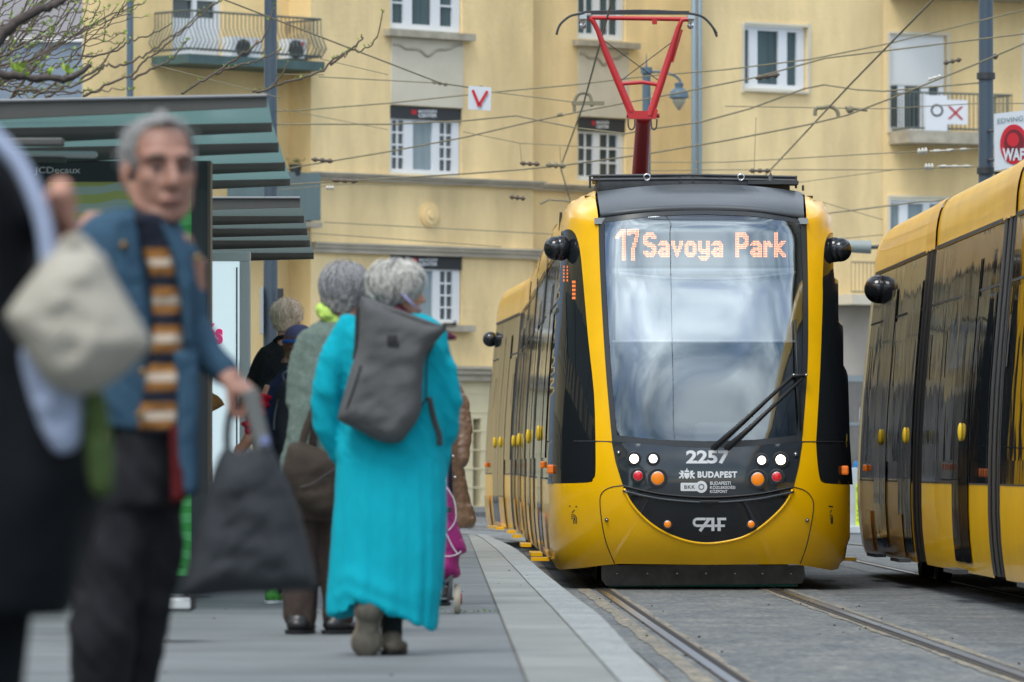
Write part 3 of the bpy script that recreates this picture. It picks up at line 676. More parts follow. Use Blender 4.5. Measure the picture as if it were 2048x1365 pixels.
# mirrors, apron, side details
for px, py, bx in ((1111, 497, 1133), (1680, 500, 1655)):
    Ym = TY + 1.0; c = P(px, py, Ym); m_ = MB(); m_.ell(c, (.098, .105, .10), 24, 16); mo = m_.build('mirror', M['blackgloss'], tram, smooth=True)
    c2 = c + Vector((.045 if bx > px else -.045, -.01, .0)); m_ = MB(); m_.ell(c2 , (.085, .085, .105), 20, 12); m_.tube([c2, P(bx, py + 8, Ym + .05)], .04, 10); m_.build('mirror_arm', M['blackgloss'], mo, smooth=True)
ap = MB(); ya = TY + .75
outl = [(1203, 1131), (1608, 1131), (1610, 1150), (1605, 1166), (1596, 1168), (1212, 1172), (1203, 1160)]
ap.prism([P(x, y, ya) for x, y in outl], (0, .05, 0)); apron = ap.build('apron', M['apron'], tram)
ab = MB()
for x in (1234, 1295, 1354, 1412, 1470, 1525, 1582): ab.ell(P(x, 1148, ya), (.014, .012, .014))
build_each(ab, 'apron_bolt', M['chrome'], apron)
gs = MB(); gs.box((P(1212, 1171, ya).lerp(P(1600, 1172, ya), .5)) + Vector((0, .03, 0)), (1.56, .03, .018)); gs.build('apron_strip', mat('green_strip', (.02, .20, .15), .6), apron)
for x in (1298, 1488):
    w_ = MB(); w_.tube([P(x - 20, 1160, ya + .1), P(x + 20, 1160, ya + .1)], .085, 20); w_.build('guard_roller', M['underframe'], tram, smooth=True, angle=R(40))
nf = MB(); nf.box(fr0(0, 1.2, .55), (2.2, 1.0, .5)); nf.build('nose_underside', M['underframe'], tram)
fs_ = MB()
for sx, yy in ((-1, 2.3), (1, 2.3)): fs_.box(fr0(sx * 1.3, yy, .22), (.16, .3, .03))
build_each(fs_, 'cab_step', M['yellow'], tram)
# roof equipment
re = MB()
for i, fr in enumerate(FR[:4]):
    y0 = 1.5 if i == 0 else .4
    re.box(fr(0, (y0 + fr.len - .4) / 2, 3.36), (1.62, fr.len - y0 - .4, .12), None, .02)
re.box(P(1386, 361, TY + 1.75), (1.69, .5, .045), None, .01)
for x0, x1, y0, y1 in ((1182, 1592, 352, 354.5), (1182, 1592, 360, 361.5)):
    re.tube([P(x0, y0, TY + 1.5), P((x0 + x1) / 2, y0 - 2, TY + 1.5), P(x1, y1, TY + 1.5)], .012, 6)
for x in (1180, 1198, 1360, 1386, 1440, 1500, 1592): re.tube([P(x, 377, TY + 1.5), P(x, 352, TY + 1.5)], .010, 6)
re.box(P(1545, 367, TY + 1.5), (.42, .3, .03)); re.tube([P(1541, 363, TY + 1.45), P(1541, 345, TY + 1.45)], [.035, .003], 12)
re.tube([P(1606, 382, TY + 1.5), P(1606, 371, TY + 1.5)], .01, 6); re.tube([P(1120, 462, TY + 2.9), P(1122, 425, TY + 2.9)], .012, 6)
roofeq = re.build('roof_equipment', M['darkmetal'], tram, smooth=True, angle=R(30))
cm = MB()
for x in (1294, 1482):
    c = P(x, 355, TY + 1.42)
    n = 16; ring = [c + Vector((.026 * math.cos(2 * math.pi * k / n), 0, .026 * math.sin(2 * math.pi * k / n))) for k in range(n + 1)]
    cm.tube(ring, .007, 6, False)
build_each(cm, 'lifting_eye', M['chrome'], roofeq, smooth=True)
# pantograph
YP = 57.0
pn = MB(); q = lambda x, y, d=0: P(x, y, YP + d)
pn.tube([q(1184, 36), q(1377, 39)], .022, 10); pn.tube([q(1178, 36), q(1187, 44), q(1196, 62), q(1213, 108), q(1262, 224)], [.024, .026, .026, .036, .042], 10)
pn.tube([q(1386, 38), q(1364, 40), q(1357, 56), q(1337, 120), q(1300, 232)], [.024, .026, .028, .038, .042], 10)
pn.tube([q(1241, 168), q(1285, 165), q(1324, 171)], .020, 8); pn.tube([q(1364, 60), q(1345, 125)], .010, 6)
pn.prism([q(1252, 221, -.03), q(1256, 209, -.03), q(1270, 222, -.03), q(1298, 222, -.03), q(1310, 214, -.03), q(1316, 222, -.03), q(1312, 238, -.03), q(1258, 238, -.03)], (0, .06, 0))
pn.box(q(1309, 43), (.05, .05, .06))
pan = pn.build('pantograph', M['red'], tram, smooth=True, angle=R(40))
lo = MB(); lo.tube([q(1287, 236, .1), q(1280, 352, 1.2)], [.075, .085], 12); lo.tube([q(1253, 232, .05), q(1319, 232, .05)], .022, 8); lo.build('lower_arm', M['darkred'], pan, smooth=True, angle=R(40))
hd = MB()
for dy in (-.2, .2): 
    hd.tube([q(x, y, dy) for x, y in cr([(1113, 70), (1120, 50), (1140, 33), (1166, 27), (1180, 24), (1280, 22), (1345, 24), (1388, 29), (1408, 36), (1425, 54), (1434, 74 if dy > 0 else 68)], 4)], .012, 6)
hd.box(q(1280, 26, -.2), (.98, .05, .035)); hd.box(q(1280, 26, .2), (.98, .05, .035)); hd.build('collector_head', M['darkmetal'], pan)
sp = MB()
for x in (1166, 1381): sp.tube([q(x, 30), q(x, 54)], .028, 8); sp.box(q(x, 36), (.07, .4, .05)); sp.ell(q(x, 52), .035)
build_each(sp, 'collector_spring', M['chrome'], pan)
wr = MB(); wr.tube([q(1203, 78), q(1322, 165)], .005, 5); wr.tube([q(1350, 80), q(1239, 164)], .005, 5)
for x0, x1, s_ in ((1256, 1270, -1), (1302, 1314, 1)): wr.tube([q(p[0], p[1], -.06) for p in cr([(x0, 238), (x0 + 1, 254), ((x0 + x1) / 2, 260), (x1 - 1, 254), (x1, 238)], 4)], .008, 5)
build_each(wr, 'bracing_wire', M['darkmetal'], pan)

# ---- the second tram, standing on the next track, seen along its left side
t2pts = [(4.455, 53.9), (4.56, 46.3), (4.66, 40.1), (4.78, 32.8)]
tram2 = thing('city_tram', 'yellow and black tram cut off by the right edge, seen along its glossy side', 'tram', (4.5, 46, 0))
F2 = [Frame(t2pts[i], t2pts[i + 1], .972) for i in range(3)]
# module frames here run towards the camera; x is mirrored by the frame itself
for i, fr in enumerate(F2):
    tram_module(tram2, fr, fr.len, 'front' if i == 0 else 'back' if i == 2 else None, doors=((1, 3), (2,), (1,))[i])
    if i: gangway(tram2, fr, 0)
ny_, nb_ = MB(), MB(); nose(ny_, nb_, F2[0], 1, 0); nose(ny_, nb_, F2[2], -1, F2[2].len)
ny_.build('nose', M['yellow'], tram2, smooth=True); build_each(nb_, 'end_window', M['blackgloss'], tram2, smooth=True)
mp_ = P(1757, 579, 51.4); mirror(tram2, mp_ + Vector((.22, 0, 0)), mp_, .13)
r2 = MB()
for fr in F2: r2.box(fr(.3, fr.len / 2, 3.32), (.9, fr.len - 1.6, .06), None, .02)
r2.box(P(1950, 392, 45), (.10, .25, .08)); r2.build('roof_equipment', M['darkmetal'], tram2)

sdp = MB()
for x0, y0, x1, y1 in ((1126, 532, 1136, 566), (1144, 562, 1151, 602)):
    for k in range(5):
        ya, yb2 = y0 + (y1 - y0) * k / 5, y0 + (y1 - y0) * (k + .62) / 5; sdp.quad(TF(x0, ya, .008), TF(x1, ya, .008), TF(x1, yb2, .008), TF(x0, yb2, .008))
sdp.build('side_display', mat('dim_led', (.5, .12, .02), .5, emit=((1, .22, .04), .45)), tram)
# ---------------------------------------------------------------- ground, tracks, platform
def brick_mat(name, c1, c2, mortar, bw, bh, msize=.012, rough=.75, rot=0, var=.25, bumpd=.004):
    m = bpy.data.materials.new(name); m.use_nodes = True; t = m.node_tree; b = t.nodes['Principled BSDF']; l = t.links.new
    c = t.nodes.new('ShaderNodeTexCoord'); mp = t.nodes.new('ShaderNodeMapping'); mp.inputs['Rotation'].default_value = (0, 0, rot); mp.inputs['Location'].default_value = (17.3, .1, 0)
    br = t.nodes.new('ShaderNodeTexBrick'); br.inputs['Scale'].default_value = 1; br.inputs['Brick Width'].default_value = bw; br.inputs['Row Height'].default_value = bh
    br.inputs['Mortar Size'].default_value = msize; br.inputs['Mortar Smooth'].default_value = .3
    br.inputs['Color1'].default_value = (*c1, 1); br.inputs['Color2'].default_value = (*c2, 1); br.inputs['Mortar'].default_value = (*mortar, 1)
    n = t.nodes.new('ShaderNodeTexNoise'); n.inputs['Scale'].default_value = .9; n.inputs['Detail'].default_value = 9; n.inputs['Roughness'].default_value = .7
    mr = t.nodes.new('ShaderNodeMapRange'); mr.inputs['From Min'].default_value = .3; mr.inputs['From Max'].default_value = .7; mr.inputs['To Min'].default_value = 1 - var; mr.inputs['To Max'].default_value = 1 + var
    vm = t.nodes.new('ShaderNodeVectorMath'); vm.operation = 'SCALE'
    bp = t.nodes.new('ShaderNodeBump'); bp.inputs['Distance'].default_value = bumpd; bp.invert = True
    l(c.outputs['Object'], mp.inputs[0]); l(mp.outputs[0], br.inputs[0]); l(c.outputs['Object'], n.inputs['Vector']); l(n.outputs['Fac'], mr.inputs[0])
    l(br.outputs['Color'], vm.inputs[0]); l(mr.outputs[0], vm.inputs['Scale']); l(vm.outputs[0], b.inputs['Base Color']); l(br.outputs['Fac'], bp.inputs['Height']); l(bp.outputs[0], b.inputs['Normal'])
    b.inputs['Roughness'].default_value = rough; return m
def ground_mat(name, ca, cb, scale, rough=.8, stretch=(1, 1, 1), fine=60, bumpd=.004, rough3=.35):
    m = bpy.data.materials.new(name); m.use_nodes = True; t = m.node_tree; b = t.nodes['Principled BSDF']; l = t.links.new
    c = t.nodes.new('ShaderNodeTexCoord'); mp = t.nodes.new('ShaderNodeMapping'); mp.inputs['Scale'].default_value = stretch
    n = t.nodes.new('ShaderNodeTexNoise'); n.inputs['Scale'].default_value = scale; n.inputs['Detail'].default_value = 10; n.inputs['Roughness'].default_value = .72
    r = t.nodes.new('ShaderNodeValToRGB'); r.color_ramp.elements[0].position = .36; r.color_ramp.elements[1].position = .64
    r.color_ramp.elements[0].color = (*ca, 1); r.color_ramp.elements[1].color = (*cb, 1)
    n2 = t.nodes.new('ShaderNodeTexNoise'); n2.inputs['Scale'].default_value = fine; n2.inputs['Detail'].default_value = 4
    mr = t.nodes.new('ShaderNodeMapRange'); mr.inputs['From Min'].default_value = .3; mr.inputs['From Max'].default_value = .7; mr.inputs['To Min'].default_value = .5; mr.inputs['To Max'].default_value = 1.5
    vm = t.nodes.new('ShaderNodeVectorMath'); vm.operation = 'SCALE'; bp = t.nodes.new('ShaderNodeBump'); bp.inputs['Distance'].default_value = bumpd
    mp3 = t.nodes.new('ShaderNodeMapping'); mp3.inputs['Scale'].default_value = (1, .18, 1); n3 = t.nodes.new('ShaderNodeTexNoise'); n3.inputs['Scale'].default_value = 16; n3.inputs['Detail'].default_value = 8; n3.inputs['Roughness'].default_value = .8; m3 = t.nodes.new('ShaderNodeMapRange'); m3.inputs['From Min'].default_value = .35; m3.inputs['From Max'].default_value = .65; m3.inputs['To Min'].default_value = 1 - rough3; m3.inputs['To Max'].default_value = 1 + rough3; mu = t.nodes.new('ShaderNodeMath'); mu.operation = 'MULTIPLY'
    l(c.outputs['Object'], mp3.inputs[0]); l(mp3.outputs[0], n3.inputs['Vector']); l(n3.outputs['Fac'], m3.inputs[0]); l(m3.outputs[0], mu.inputs[0]); l(mr.outputs[0], mu.inputs[1])
    l(c.outputs['Object'], mp.inputs[0]); l(mp.outputs[0], n.inputs['Vector']); l(c.outputs['Object'], n2.inputs['Vector']); l(n.outputs['Fac'], r.inputs[0]); l(n2.outputs['Fac'], mr.inputs[0])
    l(r.outputs[0], vm.inputs[0]); l(mu.outputs[0], vm.inputs['Scale']); l(vm.outputs[0], b.inputs['Base Color']); l(n2.outputs['Fac'], bp.inputs['Height']); l(bp.outputs[0], b.inputs['Normal'])
    b.inputs['Roughness'].default_value = rough; return m
M['asphalt'] = ground_mat('asphalt', (.066, .078, .086), (.135, .146, .150), 1.6, fine=26, bumpd=.012)
M['trackbed'] = ground_mat('track_concrete', (.080, .098, .112), (.175, .182, .176), 1.7, stretch=(1.2, .5, 1), fine=24, bumpd=.012)
M['sand'] = ground_mat('joint_sand', (.12, .125, .12), (.27, .235, .17), 3.4, stretch=(1, .3, 1), fine=30)
M['pavers'] = brick_mat('grey_pavers', (.112, .130, .138), (.152, .170, .177), (.06, .07, .076), 60, .36, .011, rot=0.0)
M['slabs'] = brick_mat('light_slabs', (.195, .212, .205), (.245, .258, .245), (.10, .105, .10), 60, 1.3, .008, rot=0)
M['granite'] = ground_mat('kerb_granite', (.22, .25, .26), (.31, .335, .335), 2.0, fine=90, bumpd=.002, rough3=.10)
M['rail'] = mat('rail_steel', (.30, .30, .31), .28, metal=1, bump=(6, .002, 3, (1, .2, 1)))
M['railside'] = mat('rail_rust', (.10, .07, .05), .6, metal=.4, var=(8, .4))
M['groove'] = mat('rail_groove', (.02, .02, .02), .9)

g = MB(); g.quad((-400, -60, -.004), (400, -60, -.004), (400, 1500, -.004), (-400, 1500, -.004)); g.build('street', M['asphalt'], kind='structure', origin=(0, 0, 0))
def rc(Y): return 1.44 - .0159 * (Y - 46) if Y < 46 else 1.44 - .0085 * (Y - 46) if Y < 66 else 1.27 - .0085 * (Y - 66) - .0042 * (Y - 66) ** 2
def rc2(Y): return 4.58 - .0165 * (Y - 46) if Y < 60 else 4.35 - .0165 * (Y - 60) - .003 * (Y - 60) ** 2
YS = [4 + 1.0 * i for i in range(0, 100)]
def ribbon2(mb, fa, fb, z, ys):
    vs = []
    for Y in ys: vs += [Vector((fa(Y), Y, z)), Vector((fb(Y), Y, z))]
    mb.add(vs, [(2 * i, 2 * i + 1, 2 * i + 3, 2 * i + 2) for i in range(len(ys) - 1)])
def ribbon(mb, fnc, a, b, z, ys=YS, z2=None): 
    vs = []
    for Y in ys: c = fnc(Y); vs += [Vector((c + a, Y, z)), Vector((c + b, Y, z if z2 is None else z2))]
    mb.add(vs, [(2 * i, 2 * i + 1, 2 * i + 3, 2 * i + 2) for i in range(len(ys) - 1)])
tb = MB(); ribbon(tb, rc, -1.0, 1.05, .0); ribbon(tb, rc2, -1.05, 1.05, .0); tb.build('track_bed', M['trackbed'], kind='structure', origin=(0, 0, 0))
ys2 = [4 + .25 * i for i in range(260)]
sm = MB()
def wob(Y, s): return .03 * noise.noise(Vector((Y * .9, s, 0))) + .02 * noise.noise(Vector((Y * 3.7, s, 5)))
for side in (-.7175, .7175):
    for sg in (-1, 1):
        vs = []
        for Y in ys2:
            c = rc(Y) + side; vs += [Vector((c + sg * .075, Y, .004)), Vector((c + sg * (.125 + wob(Y, side * 9 + sg) + (.05 if sg < 0 and side < 0 else 0)), Y, .004))]
        sm.add(vs, [(2 * i, 2 * i + 1, 2 * i + 3, 2 * i + 2) for i in range(len(ys2) - 1)])
ribbon(sm, rc, -1.12, -1.02, .006, ys2)
sm.build('track_joint_sand', M['sand'], kind='structure', origin=(0, 0, 0))
rl, rg, rs = MB(), MB(), MB()
for fnc in (rc, rc2):
    for side, inn in ((-.7175, 1), (.7175, -1)):
        ribbon(rl, fnc, side - .026, side + .026, .010); ribbon(rg, fnc, side + inn * .026, side + inn * .066, .008); ribbon(rs, fnc, side + inn * .066, side + inn * .080, .0095)
        ribbon(rs, fnc, side - inn * .036, side - inn * .026, .008)
r_ = rl.build('rail_head', M['rail'], kind='structure', origin=(0, 0, 0)); rg.build('rail_groove', M['groove'], kind='structure', origin=(0, 0, 0)); rs.build('rail_lip', M['railside'], kind='structure', origin=(0, 0, 0))

KE = [(3, .775), (20.5, .543), (29.1, .458), (33.8, .365), (41.7, .22), (52.9, .03), (59.9, -.18), (64, -.30)]
KEs = cr([(a, b, 0) for a, b in KE], 6)
def kx(Y): return interp(Y, [(p.x, p.y) for p in KEs])
KI = [(3, .60), (20.5, .387), (23.7, .337), (28.5, .262), (31, .222), (38.1, .10), (41, .055), (52, -.13), (59.9, -.30), (64, -.42)]
def ki(Y): return interp(Y, KI)
def ks(Y): return .054 - .0127 * (Y - 20.46)
yk = [3 + .8 * i for i in range(76)] + [63.9]
PZ = .24
pv = MB(); ribbon2(pv, lambda Y: -14, ks, PZ - .002, yk); pv.quad((-14, 63.9, PZ - .002), (ks(63.9), 63.9, PZ - .002), (ks(63.9), 67, -.002), (-14, 67, -.002)); pv.build('platform_paving', M['pavers'], kind='structure', origin=(0, 0, 0))
sb = MB(); ribbon2(sb, ks, lambda Y: ki(Y) - .003, PZ, yk); sb.build('platform_slabs', M['slabs'], kind='structure', origin=(0, 0, 0))
kb = MB(); ribbon2(kb, ki, kx, PZ + .002, yk); ribbon(kb, kx, 0, .012, PZ + .002, yk, PZ - .02); ribbon(kb, kx, .012, .012, PZ - .02, yk, -.01)
kb.quad((kx(63.9) - .5, 63.9, PZ + .002), (kx(63.9), 63.9, PZ + .002), (kx(63.9), 64.8, -.01), (kx(63.9) - .5, 64.8, -.01))
kb.build('platform_kerb', M['granite'], kind='structure', origin=(0, 0, 0))
jt = MB(); ribbon2(jt, lambda Y: ki(Y) - .006 - .003 * noise.noise(Vector((Y * 3, 0, 0))), lambda Y: ki(Y) + .003 * noise.noise(Vector((Y * 2, 4, 0))), PZ + .004, ys2[:236]); ribbon2(jt, lambda Y: ks(Y) - .004, lambda Y: ks(Y) + .004, PZ + .004, ys2[:236])
for Y in [5 + 1.0 * i for i in range(58)]: jt.quad((ki(Y), Y, PZ + .005), (kx(Y), Y, PZ + .005), (kx(Y), Y + .012, PZ + .005), (ki(Y), Y + .012, PZ + .005))
jt.build('kerb_joints', mat('joint_dark', (.09, .085, .07), .9, var=(4, .5)), kind='structure', origin=(0, 0, 0))
# the pavement in front of the houses
pf = MB(); pf.box((0, 118, .03), (120, 14, .14)); pf.build('far_pavement', M['asphalt'], kind='structure')

# crumbs of grit, dead leaves and weeds in the joints
gr_ = MB(); rg = random.Random(3)
for k in range(90):
    Y = rg.uniform(20, 44); x = rc(Y) + rg.choice((-.7175, .7175)) + rg.gauss(0, .14); s_ = rg.uniform(.003, .010); gr_.ell((x, Y, .008), (s_, s_ * 1.3, s_ * .6), 6, 4)
for k in range(36):
    Y = rg.uniform(18, 42); x = ks(Y) - rg.uniform(-.4, 2.4); s_ = rg.uniform(.003, .009); gr_.ell((x, Y, PZ + .004), (s_, s_ * 1.5, s_ * .35), 6, 4)
gr_.build('grit', mat('grit_brown', (.07, .055, .04), .9, var=(30, .5)), label='brown grit and leaf crumbs strewn over the platform and beside the rails', cat='grit', kind='stuff')
wd_ = MB()
for k in range(22):
    Y = rg.uniform(28, 33); x = ks(Y) - rg.uniform(0, .25); p = Vector((x, 30.2 + rg.gauss(0, .06), PZ)); d = Vector((rg.uniform(-1, 1), rg.uniform(-1, 1), 1.2)).normalized() * rg.uniform(.008, .018); e = d.cross(Vector((0, 1, 0))) * .4; wd_.quad(p, p + d * .5 + e, p + d, p + d * .5 - e)
wd_.build('weeds', mat('weed_green', (.10, .20, .03), .8), label='tiny green weeds growing in a paving joint by the kerb slabs', cat='weeds', kind='stuff')
# ---------------------------------------------------------------- houses behind the stop
class Wall:
    def __init__(s, px, Y, m, back=0):
        X = X_at(px, Y); k = math.hypot(m, 1); s.n = Vector((m / k, -1 / k, 0)); s.u = Vector((1 / k, m / k, 0)); s.o = Vector((X, Y, 0)) - s.n * back; s.m = m
    def hit(s, px):
        a = (px - CX) / F; t = s.o.dot(s.n) / (Vector((a, 1, 0)).dot(s.n)); return Vector((a * t, t, 0))
    def U(s, px): return (s.hit(px) - s.o).dot(s.u)
    def Z(s, px, py): return Z_at(py, s.hit(px).y)
    def pt(s, u, z, off=0): return s.o + s.u * u + s.n * off + Vector((0, 0, z))
    def box(s, mb, u0, u1, z0, z1, d0, d1, mi=None):
        vs = [s.pt(u, z, d) for u in (u0, u1) for d in (d0, d1) for z in (z0, z1)]
        mb.add(vs, [(0, 1, 3, 2), (4, 6, 7, 5), (0, 4, 5, 1), (2, 3, 7, 6), (0, 2, 6, 4), (1, 5, 7, 3)], mi)
    def rect(s, mb, px0, px1, py0, py1, d0, d1, mi=None):
        c = (px0 + px1) / 2; s.box(mb, s.U(px0), s.U(px1), s.Z(c, py1), s.Z(c, py0), d0, d1, mi)
    def plate(s, mb, u0, u1, z0, z1, holes, depth=.14, mi=None):
        us = sorted(set([u0, u1] + [h[0] for h in holes] + [h[1] for h in holes])); zs = sorted(set([z0, z1] + [h[2] for h in holes] + [h[3] for h in holes]))
        us = [u for u in us if u0 <= u <= u1]; zs = [z for z in zs if z0 <= z <= z1]
        for i in range(len(us) - 1):
            for j in range(len(zs) - 1):
                cu, cz = (us[i] + us[i + 1]) / 2, (zs[j] + zs[j + 1]) / 2
                if any(h[0] < cu < h[1] and h[2] < cz < h[3] for h in holes): continue
                mb.quad(s.pt(us[i], zs[j]), s.pt(us[i + 1], zs[j]), s.pt(us[i + 1], zs[j + 1]), s.pt(us[i], zs[j + 1]), mi)
        for a, b, c, d in holes:
            for q in ((a, c, a, d), (b, d, b, c), (a, d, b, d), (b, c, a, c)):
                mb.quad(s.pt(q[0], q[1]), s.pt(q[2], q[3]), s.pt(q[2], q[3], -depth - .03), s.pt(q[0], q[1], -depth - .03), mi)

M['stucco'] = mat('yellow_stucco', (.80, .625, .335), .9, var=(.8, .21, (1, 1, .28)), bump=(9, .01, 4))
M['stucco2'] = mat('ochre_stucco', (.80, .61, .31), .9, var=(.7, .19, (1, 1, .3)), bump=(9, .01, 4))
M['cream'] = mat('cream_plaster', (.62, .58, .47), .9, var=(1.2, .08))
M['stone'] = mat('cornice_stone', (.45, .41, .33), .9, var=(1.5, .22, (1, 1, 3)))
M['base'] = mat('pale_base_plaster', (.70, .63, .42), .9, var=(.8, .08))
M['grey_render'] = mat('grey_render', (.42, .38, .33), .9, var=(1, .12))
M['winwhite'] = mat('white_window_frame', (.72, .76, .80), .5)
M['winpane'] = mat('window_pane', (.035, .055, .065), .08, coat=.5)
M['curtain'] = mat('curtain', (.26, .33, .36), .9, bump=(26, .04, 0, (1, 1, .02)))
M['tealcurtain'] = mat('teal_blind', (.06, .10, .11), .7, var=(9, .3, (1, 1, .03)))
M['shutter'] = mat('roller_shutter', (.80, .82, .82), .7)
M['darkbox'] = mat('dark_shutter_box', (.03, .035, .04), .6)
M['sill'] = mat('weathered_sill', (.38, .35, .28), .9, var=(3, .25))
M['iron'] = mat('painted_iron', (.10, .12, .11), .6)
M['redsq'] = mat('red_print', (.45, .02, .03), .6)
M['pipe'] = mat('zinc_pipe', (.20, .27, .32), .5, metal=.3)

ZT = 15.5
def mk_window(par, W, px0, px1, py0, py1, parts, name='window', back=.13, curtain=True, pane=None):
    """parts: (x0, x1, columns, rows) fractions of the light openings"""
    c = (px0 + px1) / 2; u0, u1, z0, z1 = W.U(px0), W.U(px1), W.Z(c, py1), W.Z(c, py0); w, h = u1 - u0, z1 - z0
    fr = MB(); holes = []
    for a, b, nc, nr in parts: holes.append((u0 + w * a, u0 + w * b, z0 + h * .07, z1 - h * .07))
    us = [u0] + [v for q in holes for v in q[:2]] + [u1]
    for i in range(0, len(us), 2): W.box(fr, us[i], us[i + 1], z0, z1, -back, -back + .06)
    for q in holes: W.box(fr, q[0], q[1], z0, q[2], -back + .002, -back + .058); W.box(fr, q[0], q[1], q[3], z1, -back + .002, -back + .058)
    for q, (a, b, nc, nr) in zip(holes, parts):
        for k in range(1, nc): uu = q[0] + (q[1] - q[0]) * k / nc; W.box(fr, uu - .022, uu + .022, q[2], q[3], -back + .01, -back + .04)
        for k in range(1, nr): zz = q[2] + (q[3] - q[2]) * k / nr; W.box(fr, q[0], q[1], zz - .02, zz + .02, -back + .012, -back + .038)
    fo = fr.build(name, M['winwhite'], par)
    for q, (a, b, nc, nr) in zip(holes, parts):
        pn = MB(); W.box(pn, q[0], q[1], q[2], q[3], -back - .02, -back); pn.build('pane', pane or (M['curtain'] if curtain and nc == 1 else M['winpane']), fo)
    return fo
def hole(W, px0, px1, py0, py1): c = (px0 + px1) / 2; return (W.U(px0), W.U(px1), W.Z(c, py1), W.Z(c, py0))

# --- yellow corner house with the bay
A = thing('apartment_building', 'yellow stucco apartment house with a bay, cream panels and grey cornices behind the tram stop', 'building', (-3, 124, 0))
W1 = Wall(850, 126, .9, .75); WB = Wall(850, 126, .9); W2 = Wall(850, 126, .9, .55)
uL1, uR1 = W1.U(165), WB.U(620); uLB, uRB = WB.U(622), WB.U(1066); uR2 = W2.U(1386)
mb = MB()
door = hole(W1, 345, 447, -60, 120)
W1.plate(mb, uL1, uLB, 0, ZT, [door]); mb.quad(W1.pt(uLB, 0), WB.pt(uLB, 0), WB.pt(uLB, ZT), W1.pt(uLB, ZT))
mb.build('wall', M['stucco2'], A)
mb = MB(); h1 = [hole(WB, 781, 925, -85, 62), hole(WB, 780, 924, 214, 350), hole(WB, 781, 925, 511, 648)]
zb = WB.Z(850, 748)
WB.plate(mb, uLB, uRB, zb, ZT, h1); mb.quad(WB.pt(uRB, 0), W2.pt(uRB, 0), W2.pt(uRB, ZT), WB.pt(uRB, ZT)); mb.build('bay_wall', M['stucco'], A)
mb = MB(); h2 = [hole(W2, 1155, 1252, -60, 80), hole(W2, 1155, 1252, 236, 362), hole(W2, 1155, 1252, 532, 660)]
W2.plate(mb, uRB, uR2, zb, ZT, h2); mb.build('side_wall', M['stucco'], A)
mb = MB(); WB.plate(mb, uLB, uRB, 0, zb, [hole(WB, 946, 962, 838, 1012)], .3)
for k in range(6): WB.box(mb, uLB, uRB, .5 + k * .42, .53 + k * .42, 0, .012)
mb.build('ground_floor_wall', M['base'], A); mb = MB(); W2.plate(mb, uRB, uR2, 0, zb, []); mb.build('ground_floor_wall', M['base'], A)
d_ = MB(); WB.rect(d_, 944, 964, 838, 1012, -.3, -.26); d_.build('street_door', M['darkbox'], A)
# cornices follow bay and side wall
for (py0, py1, dp, nm) in ((350, 364, .22, 'cornice'), (488, 508, .18, 'cornice'), (728, 757, .32, 'cornice')):
    mb = MB(); z0, z1 = WB.Z(850, py1 + 4), WB.Z(850, py0 + 4)
    for k, (a, b, c_) in enumerate(((0, .45, .55), (.45, .8, .8), (.8, 1, 1))):
        WB.box(mb, uLB - .0, uRB + dp * c_, z0 + (z1 - z0) * a, z0 + (z1 - z0) * b, 0, dp * c_)
        W2.box(mb, uRB + dp, uR2, z0 + (z1 - z0) * a, z0 + (z1 - z0) * b, 0, dp * c_)
    mb.build(nm, M['stone'], A)
CP = [(.04, .21, 2, 4), (.34, .62, 1, 1), (.72, .90, 2, 4)]
def sign_box(par, W, px0, px1, py0, py1):
    b = MB(); W.rect(b, px0, px1, py0, py1, -.12, -.02); o = b.build('shutter_box', M['darkbox'], par)
    w = px1 - px0; x0 = px0 + w * .30; r = MB(); W.rect(r, x0, x0 + w * .075, py0 + 5, py0 + 14, -.02, -.012); r.build('sign_mark', M['redsq'], o)
    t = MB(); fnw = lambda x, y: W.pt(W.U(x), W.Z(x, y), -.014)
    text_fit('MOZGÁS', x0 + w * .10, py0 + 4, x0 + w * .36, py0 + 11, fnw, t, .03); text_fit('CENTER', x0 + w * .10, py0 + 13, x0 + w * .36, py0 + 20, fnw, t, .03)
    t.build('sign_text', M['white'], o)
mk_window(A, WB, 783, 923, -83, 60, [(.04, .20, 1, 3), (.32, .60, 1, 1), (.72, .90, 1, 3)], pane=M['tealcurtain'])
mk_window(A, WB, 782, 922, 236, 348, CP); sign_box(A, WB, 781, 923, 215, 240)
mk_window(A, WB, 783, 923, 534, 646, CP); sign_box(A, WB, 782, 924, 512, 538)
mk_window(A, W2, 1157, 1250, -58, 78, [(.04, .36, 2, 3), (.50, .88, 2, 3)], pane=M['tealcurtain'])
mk_window(A, W2, 1157, 1250, 262, 360, [(.04, .36, 2, 3), (.50, .88, 2, 3)], curtain=False); sign_box(A, W2, 1156, 1251, 237, 264)
mk_window(A, W2, 1157, 1250, 556, 658, [(.04, .36, 2, 3), (.50, .88, 2, 3)], curtain=False)
for W, a, b, y0, y1 in ((WB, 768, 940, 64, 78), (W2, 1145, 1270, 84, 96), (WB, 770, 940, 650, 663)):
    mb = MB(); W.rect(mb, a, b, y0, y1, 0, .2); mb.build('window_sill', M['sill'], A)
for W, a, b, y0, y1 in ((WB, 781, 925, 79, 213), (W2, 1155, 1256, 97, 235)):
    mb = MB(); W.rect(mb, a, b, y0, y1, 0, .03); o = mb.build('cream_panel', M['cream'], A)
    t = MB(); w = b - a
    pts = [(a + w * f, y) for f, y in ((.02, y0 + 10), (.12, y0 + 12), (.2, y0 + 19), (.38, y0 + 21), (.5, y0 + 34), (.62, y0 + 22), (.78, y0 + 20), (.88, y0 + 13), (.98, y0 + 11))]
    t.tube([W.pt(W.U(p[0]), W.Z(p[0], p[1]), .03) for p in cr(pts, 4)], .035, 6); t.build('moulding', M['sill'], o, smooth=True)
